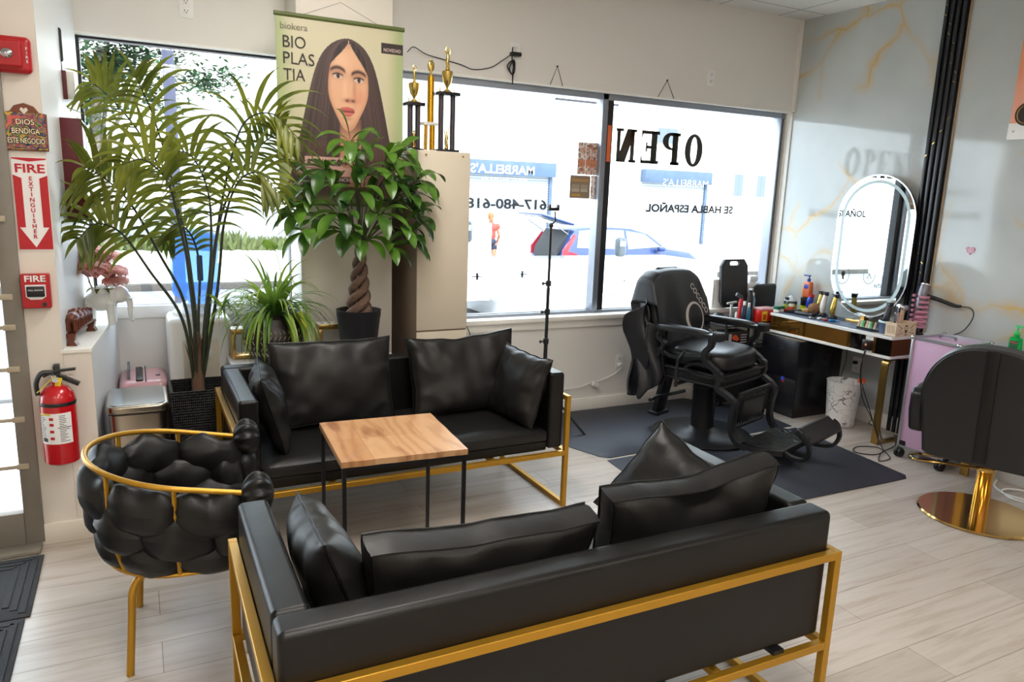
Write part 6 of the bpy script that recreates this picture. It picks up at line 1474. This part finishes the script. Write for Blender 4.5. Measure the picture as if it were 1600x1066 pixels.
# clip tray and clips
tr_ = thing('clip_tray', 'small black rubber comb tray holding hair clips on the desk front', 'tray', (4.60, 3.40, DM))
b = MB(); b.b2(-.05, .05, -.08, .08, 0, .008, .003)
for k in range(14): b.b2(-.055, -.035, -.075+k*.011, -.07+k*.011, .008, .014)
obj('tray_body', b, M_black, tr_)
random.seed(6)
cc = [rgb(214, 190, 160), rgb(60, 60, 60), rgb(90, 190, 110), rgb(220, 214, 204)]
cm = [mat('clip colour', c, .4) for c in cc]
for k in range(9):
    b = MB(); y = 3.345+.016*k; b.bar([(4.56+.01*(k % 2), y, DM+.010), (4.61, y+.02, DM+.05)], .008, .005); b.bar([(4.565+.01*(k % 2), y+.008, DM+.010), (4.60, y+.02, DM+.058)], .006, .004); tag(obj('hair_clip', b, cm[k % 4]), ('%s hair clip on the comb tray, clip %d counting from the desk end' % (('beige', 'black', 'green', 'white')[k % 4], k+1)), 'hair clip', 'hair clips on the comb tray')
po = thing('storage_pot', 'translucent grey blue pot on the desk corner next to the engraved box', 'pot', (4.60, 3.275, DZ))
b = MB(); b.lathe([(0, 0), (.046, 0), (.052, .075), (.054, .08), (.048, .08), (.044, .012), (0, .01)], seg=26); obj('pot_body', b, thin_plastic('blue grey translucent', rgb(130, 148, 180), .75, .25), po)
b = MB(); b.lathe([(.05, .074), (.057, .076), (.057, .086), (.05, .088)], seg=26); obj('rim', b, mat('mint rim', rgb(190, 220, 220), .3), po)
# engraved wooden holder
M_ply = mat('pale engraved plywood', rgb(222, 200, 172), .6, var=.06, vscale=10); M_burn = mat('brown engraving', rgb(104, 70, 46), .7)
ho = thing('tool_holder', 'pale wooden tool holder box engraved with a bearded face at the desk end', 'holder', (4.62, 3.185, DZ), 0)
b = MB(); b.prism([(-.105, -.035), (.105, -.035), (.105, .035), (-.105, .035)], .003, T(0, 0, 0))
b.ring([(-.105, -.04), (.105, -.04), (.105, .04), (-.105, .04)], [(-.099, -.034), (.099, -.034), (.099, .034), (-.099, .034)], .095)
obj('box_body', b, M_ply, ho)
b = MB(); FM = T(.0, -.0402, .05) @ XT
b.ring([(.016*math.cos(a), .004+.022*math.sin(a)) for a in [2*PI*i/20 for i in range(20)]], [(.013*math.cos(a), .004+.019*math.sin(a)) for a in [2*PI*i/20 for i in range(20)]], .0008, FM)
b.prism([(-.015, .0), (-.012, -.02), (0, -.03), (.012, -.02), (.015, .0), (.008, -.006), (.004, -.004), (-.004, -.004), (-.008, -.006)], .0008, FM); b.prism([(-.016, .012), (-.010, .028), (.010, .028), (.016, .012), (.008, .018), (-.008, .018)], .0008, FM)
b.prism(arcpts(-.006, .006, .002, 0, 330, 8), .0008, FM); b.prism(arcpts(.006, .006, .002, 0, 330, 8), .0008, FM)
for s_ in (-1, 1):
    b.bar([(s_*.095, -.0405, .085), (s_*.04, -.0405, .055)], .002, .003); b.bar([(s_*.09, -.0405, .015), (s_*.03, -.0405, .030)], .002, .003); b.tube([(s_*.075, -.0405, .05), (s_*.06, -.0405, .035), (s_*.05, -.0405, .06)], .0012, 4)
b.bar([(-.018, -.0405, .012), (.018, -.0405, .012)], .001, .005)
for k in range(5): b.bar([(-.1055, -.03+.012*k, .02), (-.1055, -.022+.012*k, .075)], .001, .002)
obj('engraving', b, M_burn, ho)
b = MB(); b.b2(-.02, .015, .0, .006, .04, .175, .001); obj('wooden_handle', b, mat('tan wood strip', rgb(206, 176, 136), .5), ho)
for (x, m, lab, h) in ((-.075, M_chrome, 'silver scissors standing in the engraved tool holder', .15), (-.045, M_pink, 'pink comb standing in the engraved tool holder', .14)):
    t = thing('held_tool', lab, 'tool', (4.62+x, 3.185, DZ+.005)); b = MB(); b.bar([(0, 0, 0), (.006, 0, h)], .02, .004, up=(0, 1, 0)); b.tube([(.006+.012*math.cos(a), 0, h+.012*math.sin(a)) for a in [2*PI*i/10 for i in range(10)]], .003, 5, closed=True); obj('tool_body', b, m, t)
# hair dryer in a pink coil stand
ds = thing('dryer_stand', 'pink ribbed spiral holder standing at the far end of the barber desk', 'stand', (4.80, 3.19, DZ))
b = MB(); b.lathe([(0, 0), (.045, 0), (.045, .008), (.01, .012), (.009, .05), (0, .05)], seg=24); obj('stand_base', b, M_black, ds)
b = MB()
for k in range(7):
    z = .06+.034*k; b.tube([(.052*math.cos(a), .045*math.sin(a), z+.004*math.sin(a)) for a in [math.radians(-160+300*i/24) for i in range(25)]], .0095, 8)
for a in (20, 60): b.bar([(.05*math.cos(math.radians(a)), .045*math.sin(math.radians(a)), .05), (.05*math.cos(math.radians(a)), .045*math.sin(math.radians(a)), .27)], .014, .006, up=(1, 0, 0))
obj('pink_coils', b, mat('pink plastic coil', rgb(206, 140, 166), .35), ds)
hd = thing('hair_dryer', 'grey and black hair dryer resting in the pink spiral holder', 'hair dryer', (4.80, 3.19, DZ))
b = MB(); b.tube([(-.012, 0, .16), (0, 0, .24), (.022, 0, .305), (.032, 0, .335)], [.022, .030, .034, .033], 18); obj('barrel', b, mat('grey metallic', rgb(110, 108, 116), .3, metal=.5), hd)
b = MB(); b.lathe([(0, 0), (.034, 0), (.035, .008), (.02, .012), (0, .012)], (.033, 0, .337), 18, rot(0, 20, 0)); obj('end_cap', b, mat('silver cap', rgb(190, 186, 184), .2, metal=.9), hd)
b = MB(); P = smooth_path([(.02, -.02, .27), (.05, -.10, .25), (.075, -.19, .225), (.08, -.23, .225)], 5); b.tube(P, [.016-.006*i/(len(P)-1) for i in range(len(P))], 10); obj('handle', b, M_black, hd)
cable('black dryer cord hanging in a loop on the marble wall behind the salon chair', [(4.88, 2.96, .99), (4.895, 2.90, .985), (4.90, 2.88, .93), (4.90, 2.93, .83), (4.89, 3.02, .77), (4.86, 3.06, .70), (4.85, 3.04, .5)], .0035)
# cart by the window end with bottles
ct = thing('rolling_cart', 'black metal rolling cart of products between the barber chair and the window', 'cart', (4.32, 4.40, 0))
b = MB()
for z in (.06, .47, .655): b.b2(-.25, .27, -.14, .14, z, z+.012, .003); b.bar([(-.25, -.14, z+.03), (.27, -.14, z+.03), (.27, .14, z+.03), (-.25, .14, z+.03)], .006, .006, closed=True)
for x in (-.245, .265):
    for y in (-.135, .135): b.box((x, y, .36), (.014, .014, .66))
obj('cart_frame', b, M_blackm, ct)
b = MB(); b.b2(-.235, .25, -.135, .13, .075, .465, .008); b.b2(-.2, .2, -.139, -.134, .2, .21); obj('drawer_box', b, mat('black drawer box', rgb(30, 30, 34), .45), ct)
for x in (-.23, .25):
    for y in (-.12, .12): b = MB(); b.lathe([(0, -.01), (.026, -.01), (.026, .01), (0, .01)], (x, y, .027), 14, rot(90, 0, 0)); obj('caster', b, M_black, ct)
pb_ = thing('product_box', 'black printed product box with orange logo on the middle cart shelf', 'box', (4.22, 4.34, .4825))
b = MB(); b.b2(-.11, .11, -.06, .07, 0, .13, .002); obj('carton', b, M_black, pb_)
b = MB(); b.b2(-.095, -.065, -.0615, -.0600, .055, .115); b.b2(.03, .095, -.0615, -.0600, .10, .107); b.b2(.03, .095, -.0615, -.0600, .08, .087); b.b2(.03, .095, -.0615, -.0600, .06, .067); b.b2(.03, .095, -.0615, -.0600, .04, .047); obj('carton_print', b, mat('pale print', rgb(196, 186, 190), .5), pb_)
b = MB(); b.ell((-.03, -.061, .085), (.028, .0012, .022)); b.ell((-.005, -.061, .072), (.018, .0012, .016)); obj('carton_logo', b, mat('orange print', rgb(214, 84, 40), .5), pb_)
def bottle(lab, x, y, z, prof_, m, capm=None, capprof=None, cat='bottle', name='product_bottle', extra=None):
    t = thing(name, lab, cat, (x, y, z)); b = MB(); b.lathe(prof_, seg=24); obj('bottle_body', b, m, t)
    if capprof: b = MB(); b.lathe(capprof, seg=20); obj('cap', b, capm, t)
    if extra: extra(t)
    return t
CZ = .668
cylp = lambda r, h: [(0, 0), (r, 0), (r, h*.82), (r*.55, h), (0, h)]
capp = lambda r, z, h: [(0, z), (r, z), (r, z+h), (0, z+h)]
M_bnv = mat('dark navy bottle', rgb(24, 30, 60), .25); M_teal = mat('teal blue bottle', rgb(40, 120, 150), .2)
bottle('dark navy spray bottle with white cap, front row of the cart', 4.30, 4.32, CZ, cylp(.022, .15), M_bnv, M_whitep, capp(.012, .15, .03))
bottle('teal bottle with white nozzle standing on the cart', 4.36, 4.33, CZ, cylp(.018, .13), M_teal, M_whitep, capp(.010, .13, .035))
bottle('slim white tube bottle at the left side of the cart', 4.22, 4.32, CZ, cylp(.010, .10), M_whitep)
bottle('tall black aerosol can leaning among the cart bottles', 4.41, 4.38, CZ, cylp(.026, .24), M_black, M_black, capp(.017, .24, .02))
bottle('black pump bottle behind the red sharps box', 4.47, 4.44, CZ, cylp(.03, .23), mat('glossy black bottle', rgb(18, 18, 20), .15), M_whitep, capp(.014, .23, .03))
bottle('black squat bottle at the back left of the cart', 4.15, 4.44, CZ, [(0, 0), (.045, 0), (.05, .05), (.03, .075), (0, .08)], M_black)
bottle('blue bottle with white cap beside the black pump bottle', 4.52, 4.46, CZ, cylp(.024, .20), mat('light blue bottle', rgb(130, 170, 210), .2), M_whitep, capp(.013, .2, .025))
sq_ = thing('squeeze_bottle', 'red bottle with tilted dark sprayer head on the cart', 'bottle', (4.36, 4.42, CZ)); b = MB(); b.lathe(cylp(.024, .19), seg=20); obj('bottle_body', b, M_redm, sq_)
b = MB(); b.box((-.03, 0, .21), (.07, .022, .03), .006, R=rot(0, 25, 0)); b.cyl((0, 0, .18), (0, 0, .21), .01, 10); obj('sprayer_head', b, mat('grey sprayer', rgb(80, 84, 90), .3), sq_)
b = MB(); b.box((4.24, 4.40, CZ+.16), (.10, .018, .016), .004, R=rot(0, -6, 0)); b.box((4.24, 4.40, CZ+.08), (.02, .014, .16), .003); tag(obj('spray_trigger', b, mat('silver grey plastic', rgb(180, 180, 176), .4)), 'pale grey trigger handle sticking out over the window end of the cart', 'sprayer')
sh = thing('sharps_container', 'red sharps container with yellow label at the end of the desk', 'container', (4.515, 4.315, .6685))
b = MB(); b.box((0, 0, .055), (.15, .085, .11), .008, 2, taper=(1.08, 1.08)); obj('container_body', b, mat('bright red plastic', rgb(216, 40, 30), .3), sh)
b = MB(); b.box((0, 0, .117), (.165, .098, .016), .004); obj('lid', b, mat('pale pink lid', rgb(226, 170, 170), .3), sh)
b = MB(); b.b2(-.068, -.012, -.0475, -.0455, .02, .10); lb = obj('yellow_label', b, mat('label yellow paint', rgb(240, 200, 40), .4), sh)
b = MB(); b.b2(-.058, -.022, -.0485, -.0475, .03, .075); obj('label_symbol', b, mat('orange label mark', rgb(214, 70, 30), .4), lb)
M_grn = mat('dark green lid', rgb(24, 104, 72), .35)
for i, (x, y, lab) in enumerate(((4.545, 4.215, 'left'), (4.60, 4.225, 'right'))):
    bottle('small jar with dark green lid, %s one of the pair by the window' % lab, x, y, DM, [(0, 0), (.026, 0), (.026, .022), (0, .024)], M_whitep, M_grn, capp(.028, .024, .022), 'jar', 'cream_jar')
bottle('small orange red jar beside the green lidded jars', 4.665, 4.18, DM+.0, [(0, 0), (.024, 0), (.024, .045), (0, .046)], mat('orange jar', rgb(206, 84, 50), .3), M_whitep, capp(.02, .046, .02), 'jar', 'cream_jar')
def jarlabel(t): b = MB(); b.lathe([(.0525, .02), (.0525, .06)], seg=28); obj('jar_label', b, mat('yellow green label', rgb(176, 180, 60), .4), t)
bottle('large dark jar with dome shaped white lid by the window', 4.70, 4.225, DM, [(0, 0), (.05, 0), (.052, .075), (.045, .085), (0, .085)], mat('smoky jar', rgb(60, 66, 62), .15), mat('pale grey cap', rgb(200, 204, 208), .3), [(.05, .085), (.046, .095), (.012, .125), (0, .128)], 'jar', 'styling_jar', jarlabel)
def jl2(t): b = MB(); b.lathe([(.0465, .01), (.0465, .045)], seg=28); obj('jar_label', b, mat('lime label', rgb(190, 204, 40), .4), t)
bottle('black jar with lime label supporting the orange lotion bottle', 4.855, 4.20, DM, [(0, 0), (.045, 0), (.046, .08), (0, .081)], mat('black jar', rgb(22, 22, 24), .25), M_black, capp(.048, .082, .026), 'jar', 'styling_jar', jl2)
lo = thing('lotion_bottle', 'orange lotion pump bottle with blue pump standing on the black jar', 'bottle', (4.855, 4.20, DM+.1085))
b = MB(); b.box((0, 0, .065), (.05, .085, .13), .016, 3, taper=(.9, .85)); obj('bottle_body', b, mat('orange lotion plastic', rgb(206, 104, 62), .3), lo)
b = MB(); b.ell((-.0245, 0, .09), (.002, .024, .018)); obj('round_label', b, mat('blue label', rgb(30, 70, 160), .4), lo)
b = MB(); b.cyl((0, 0, .13), (0, 0, .155), .014, 12); b.cyl((0, 0, .155), (0, 0, .175), .005, 8); b.bar([(-.005, -.015, .178), (-.005, .045, .178)], .014, .01); obj('pump', b, mat('blue pump', rgb(44, 74, 150), .4), lo)
bottle('clear spray bottle with black top standing behind the green lidded jars', 4.62, 4.19, DM, cylp(.018, .10), M_clear, M_black, capp(.016, .1, .02))
rb = thing('headrest_pad', 'rounded black padded headrest in the window corner behind the jars', 'pad', (4.72, 4.53, .753))
b = MB(); b.box((0, 0, .10), (.24, .05, .20), .024, 4); obj('pad_body', b, M_vinyl, rb, wn=True)
bd = thing('black_board', 'black board with cut corners and a handle slot standing in the window', 'board', (4.42, 4.57, .758), r3=(math.radians(-6), 0, 0))
b = MB(); w_, h_ = .145, .40
ol = [(-w_+.035, 0), (w_-.035, 0), (w_, .05), (w_, h_-.055), (w_-.04, h_), (-w_+.04, h_), (-w_, h_-.055), (-w_, .05)]
hl = [(-.045, h_-.05), (.045, h_-.05), (.052, h_-.043), (.052, h_-.027), (.045, h_-.02), (-.045, h_-.02), (-.052, h_-.027), (-.052, h_-.043)]
b.ring([ol[0], ol[1], ol[2], ol[3], ol[4], ol[5], ol[6], ol[7]], [hl[0], hl[1], hl[2], hl[3], hl[4], hl[5], hl[6], hl[7]], .03, T(0, .015, 0) @ XT)
o = obj('board_body', b, M_black, bd); bv = o.modifiers.new('b', 'BEVEL'); bv.width = .005; bv.segments = 3; bv.limit_method = 'ANGLE'
for (x, y, w_, h_, lab) in ((4.31, 4.655, .16, .235, 'white carton with small print in the window left of the black board'), (4.66, 4.645, .15, .20, 'white carton in the window right of the black board')):
    t = thing('white_carton', lab, 'box', (x, y, .753)); b = MB(); b.b2(-w_/2, w_/2, -.035, .035, 0, h_, .002); obj('carton_body', b, M_paper, t)
    b = MB(); 
    for k in range(9): b.b2(-w_/2+.012, -w_/2+.018, -.0362, -.035, .03+.018*k, .04+.018*k)
    for k in range(4): b.b2(.0, w_/2-.02, -.0362, -.035, h_*.5+.018*k, h_*.5+.018*k+.008)
    obj('carton_print', b, M_vgrey, t)
b = MB(); b.box((4.68, 4.645, .983), (.10, .06, .06), .02, 2); tag(obj('plastic_bag', b, mat('translucent white film', rgb(226, 232, 238), .3)), 'crumpled translucent bag on top of the right white carton', 'bag')
# black cabinet under the desk and waste basket
bk_ = thing('storage_cabinet', 'glossy black two door cabinet standing under the barber desk', 'cabinet', (4.665, 4.03, 0))
b = MB(); b.b2(-.235, .235, -.19, .19, 0, .605, .004); obj('cabinet_body', b, mat('glossy black board', rgb(20, 20, 24), .2), bk_)
for (z0, z1) in ((.01, .30), (.306, .595)): b = MB(); b.b2(-.243, -.2355, -.186, .186, z0, z1, .002); dd = obj('door', b, mat('black door', rgb(26, 26, 30), .25), bk_)
b = MB(); b.b2(-.2445, -.243, -.05, .0, .51, .56); obj('handle_slot', b, M_print, bk_)
b = MB(); b.b2(-.2445, -.243, -.075, -.045, .272, .305); obj('blue_sticker', b, mat('blue sticker', rgb(50, 90, 220), .4), bk_)
b = MB(); b.b2(-.2446, -.243, -.075, -.058, .262, .285); obj('red_sticker', b, M_printr, bk_)
M_wm = mat('white marble print', rough=.3); n, l, p = nodes(M_wm)
tc = n.new('ShaderNodeTexCoord'); wn_ = n.new('ShaderNodeTexNoise'); wn_.inputs['Scale'].default_value = 5; wn_.inputs['Detail'].default_value = 6; l.new(tc.outputs['Object'], wn_.inputs['Vector'])
ad = n.new('ShaderNodeMix'); ad.data_type = 'RGBA'; ad.inputs[0].default_value = .3; l.new(tc.outputs['Object'], ad.inputs[6]); l.new(wn_.outputs['Color'], ad.inputs[7])
vo = n.new('ShaderNodeTexVoronoi'); vo.feature = 'DISTANCE_TO_EDGE'; vo.inputs['Scale'].default_value = 12; l.new(ad.outputs[2], vo.inputs['Vector'])
n2 = n.new('ShaderNodeTexNoise'); n2.inputs['Scale'].default_value = 9; l.new(tc.outputs['Object'], n2.inputs['Vector']); r2 = ramp(n, [(.45, (0, 0, 0, 1)), (.65, (.03, .03, .03, 1))]); l.new(n2.outputs[0], r2.inputs[0])
sb2 = n.new('ShaderNodeMath'); sb2.operation = 'SUBTRACT'; l.new(vo.outputs['Distance'], sb2.inputs[0]); l.new(r2.outputs[0], sb2.inputs[1])
rr = ramp(n, [(.0, rgb(96, 92, 96)), (.012, rgb(226, 222, 220)), (.04, rgb(232, 230, 228))]); l.new(sb2.outputs[0], rr.inputs[0]); l.new(rr.outputs[0], p.inputs['Base Color'])
wb = thing('waste_basket', 'white marble patterned waste basket under the barber desk', 'trash bin', (4.66, 3.60, 0))
b = MB(); b.lathe([(0, 0), (.085, 0), (.098, .012), (.122, .335), (.126, .342), (.117, .342), (.094, .03), (0, .03)], seg=44); obj('basket_body', b, M_wm, wb)
b = MB(); b.box((.11, -.06, .345), (.06, .05, .006), .002, R=rot(20, -25, 20)); obj('orange_rim_scrap', b, mat('orange scrap', rgb(236, 96, 40), .5), wb)
# pink trolley case and second desk
tc_ = thing('trolley_case', 'pink lilac trolley case on black casters standing behind the salon chair', 'case', (4.60, 2.80, 0), 0)
b = MB(); b.b2(-.145, .17, -.13, .17, .075, .80, .006); obj('case_shell', b, M_pinkc, tc_)
b = MB()
for x in (-.147, .172):
    for y in (-.132, .172): b.b2(x-.008, x+.008, y-.008, y+.008, .07, .805, .003)
for z in (.072, .803): b.bar([(-.147, -.132, z), (.172, -.132, z), (.172, .172, z), (-.147, .172, z)], .016, .016, closed=True)
obj('aluminium_edge', b, mat('satin aluminium', rgb(196, 196, 200), .3, metal=.8), tc_)
b = MB()
for (x, y) in ((-.147, -.132), (-.147, .172), (.172, -.132), (.172, .172)): b.ell((x, y, .805), (.018, .018, .014), seg=12, rings=8)
b.bar([(-.02, -.03, .81), (-.02, -.02, .83), (-.02, .07, .83), (-.02, .08, .81)], .02, .01); obj('corner_cap', b, M_chrome, tc_)
for (x, y) in ((-.13, -.12), (-.13, .16), (.16, -.12), (.16, .16)):
    b = MB(); b.box((x, y, .085), (.045, .07, .05), .008); b.bar([(x, y, .07), (x-.03, y-.01, .045)], .03, .03); cs_ = obj('caster', b, M_black, tc_)
    b = MB()
    for q in (-.012, .012): b.lathe([(0, -.008), (.028, -.008), (.03, 0), (.028, .008), (0, .008)], (x-.03, y-.01+q, .030), 16, rot(90, 0, 0))
    obj('caster_wheel', b, M_rubber, cs_)
d2 = thing('wall_desk', 'second white wall desk with the green soap bottle behind the salon chair', 'desk', (4.70, 2.02, 0))
b = MB(); b.b2(-.20, .214, -.66, .60, .712, .734, .003); b.b2(-.20, .214, -.66, .60, .60, .62, .003); obj('desktop', b, M_desk, d2, wn=True)
b = MB(); b.b2(-.185, -.175, -.64, .59, .62, .712); obj('mirrored_front', b, M_brz, d2)
for yy in (.54, -.60):
    b = MB(); b.bar(smooth_path([(-.18, yy, 0), (-.18, yy, .3), (-.18, yy, .52), (-.15, yy, .585), (-.10, yy, .594), (.19, yy, .594)], 5), .05, .014, up=(1, 0, .01)); obj('brass_leg', b, M_goldb, d2, sharp=30)
b = MB(); b.b2(-.05, .21, -.64, .44, .0, .40, .004); tag(obj('storage_box', b, M_desk, None, (4.70, 2.02, 0)), 'long low white cabinet on the floor under the second desk', 'cabinet')
M_green_t = thin_plastic('green translucent gel', rgb(40, 205, 110), .8, .1)
sp_ = thing('soap_bottle', 'green liquid soap pump bottle standing on the second desk', 'bottle', (4.865, 2.575, .7345))
b = MB(); b.box((0, 0, .06), (.04, .075, .12), .012, 3, taper=(.95, .92)); b.cyl((0, 0, .118), (0, 0, .14), .016, 14); obj('bottle_body', b, M_green_t, sp_, wn=True)
b = MB(); b.box((-.0205, 0, .07), (.002, .05, .06), .0008); lb = obj('label', b, mat('dark green label', rgb(26, 90, 60), .4), sp_); b = MB(); b.box((-.0222, 0, .088), (.001, .045, .006)); obj('label_band', b, M_printr, lb)
b = MB(); b.cyl((0, 0, .14), (0, 0, .155), .018, 14); b.cyl((0, 0, .155), (0, 0, .185), .006, 8); b.bar([(0, .012, .19), (-.006, -.05, .188)], .014, .01); obj('pump', b, mat('bright green pump', rgb(60, 200, 110), .35), sp_)
# signs on the marble wall
os_ = thing('wall_sign', 'orange board with a dark round emblem and white lower strip on the marble wall', 'sign', (XR-.001, 2.47, 2.58))
b = MB(); b.b2(-.02, 0, -.38, .375, -.42, .46, .004); obj('orange_board', b, mat('salmon orange board', rgb(226, 140, 98), .35), os_)
b = MB(); b.b2(-.022, 0, -.38, .38, -.52, -.42, .003); obj('white_strip', b, M_white, os_)
b = MB(); b.cyl((-.024, .28, -.37), (-.019, .28, -.37), .07, 28); em = obj('emblem', b, mat('dark bronze emblem', rgb(56, 40, 32), .3, metal=.5), os_)
b = MB(); b.tube([(-.025, .28+.055*math.cos(a), -.37+.055*math.sin(a)) for a in [2*PI*i/24 for i in range(24)]], .003, 5, closed=True); obj('emblem_ring', b, M_goldb, em)
b = MB(); b.cyl((-.025, .345, -.47), (-.02, .345, -.47), .007, 12); obj('standoff_screw', b, M_chrome, os_)
hs = MB(); hp = []
for i in range(28): a = 2*PI*i/28; hp.append((.0021*16*math.sin(a)**3*.9, .0021*(13*math.cos(a)-5*math.cos(2*a)-2*math.cos(3*a)-math.cos(4*a))*.9))
hs.prism(hp, .003, Matrix(((0, 0, -1, XR-.0005), (1, 0, 0, 2.975), (0, 1, 0, 1.362), (0, 0, 0, 1)))); ht = tag(obj('heart_sticker', hs, mat('pink gingham', rgb(206, 90, 140), .5)), 'small pink heart sticker on the marble wall right of the slats', 'sticker')
b = MB()
for k in (-2, -1, 0, 1, 2): b.b2(XR-.0042, XR-.0036, 2.975+k*.011-.0016, 2.975+k*.011+.0016, 1.345, 1.38); b.b2(XR-.0042, XR-.0036, 2.952, 2.998, 1.362+k*.008-.001, 1.362+k*.008+.001)
obj('white_check', b, M_printw, ht)

# light stand in front of the window
ts = thing('light_stand', 'black telescopic stand with phone clamp behind the far sofa', 'stand', (2.42, 4.20, 0))
b = MB(); b.cyl((0, 0, .12), (0, 0, .66), .0135, 14); b.cyl((0, 0, .66), (0, 0, 1.02), .0115, 14); b.cyl((0, 0, 1.02), (0, 0, 1.42), .009, 12); obj('pole', b, M_blackm, ts)
for z in (.66, .86, 1.05):
    b = MB(); b.cyl((0, 0, z-.018), (0, 0, z+.018), .0185, 14); b.cyl((-.015, 0, z), (-.042, -.005, z), .006, 8); b.ell((-.045, -.005, z), (.008, .014, .012), seg=10, rings=8); obj('clamp_knob', b, M_black, ts)
for a in (90, 210, 330):
    b = MB(); c_, s_ = math.cos(math.radians(a)), math.sin(math.radians(a)); b.tube([(c_*.015, s_*.015, .34), (c_*.30, s_*.30, .01)], .008, 8); b.tube([(c_*.015, s_*.015, .14), (c_*.17, s_*.17, .165)], .006, 6); obj('leg', b, M_blackm, ts)
b = MB(); b.ell((0, 0, 1.43), (.016, .016, .016), seg=12, rings=8); b.tube([(0, 0, 1.43), (.03, 0, 1.46), (.02, -.01, 1.52)], .006, 8); b.box((.0, -.02, 1.535), (.075, .025, .022), .006); b.box((-.03, -.02, 1.545), (.012, .03, .04), .004); b.box((.034, -.02, 1.545), (.012, .03, .04), .004); obj('phone_clamp', b, M_black, ts)
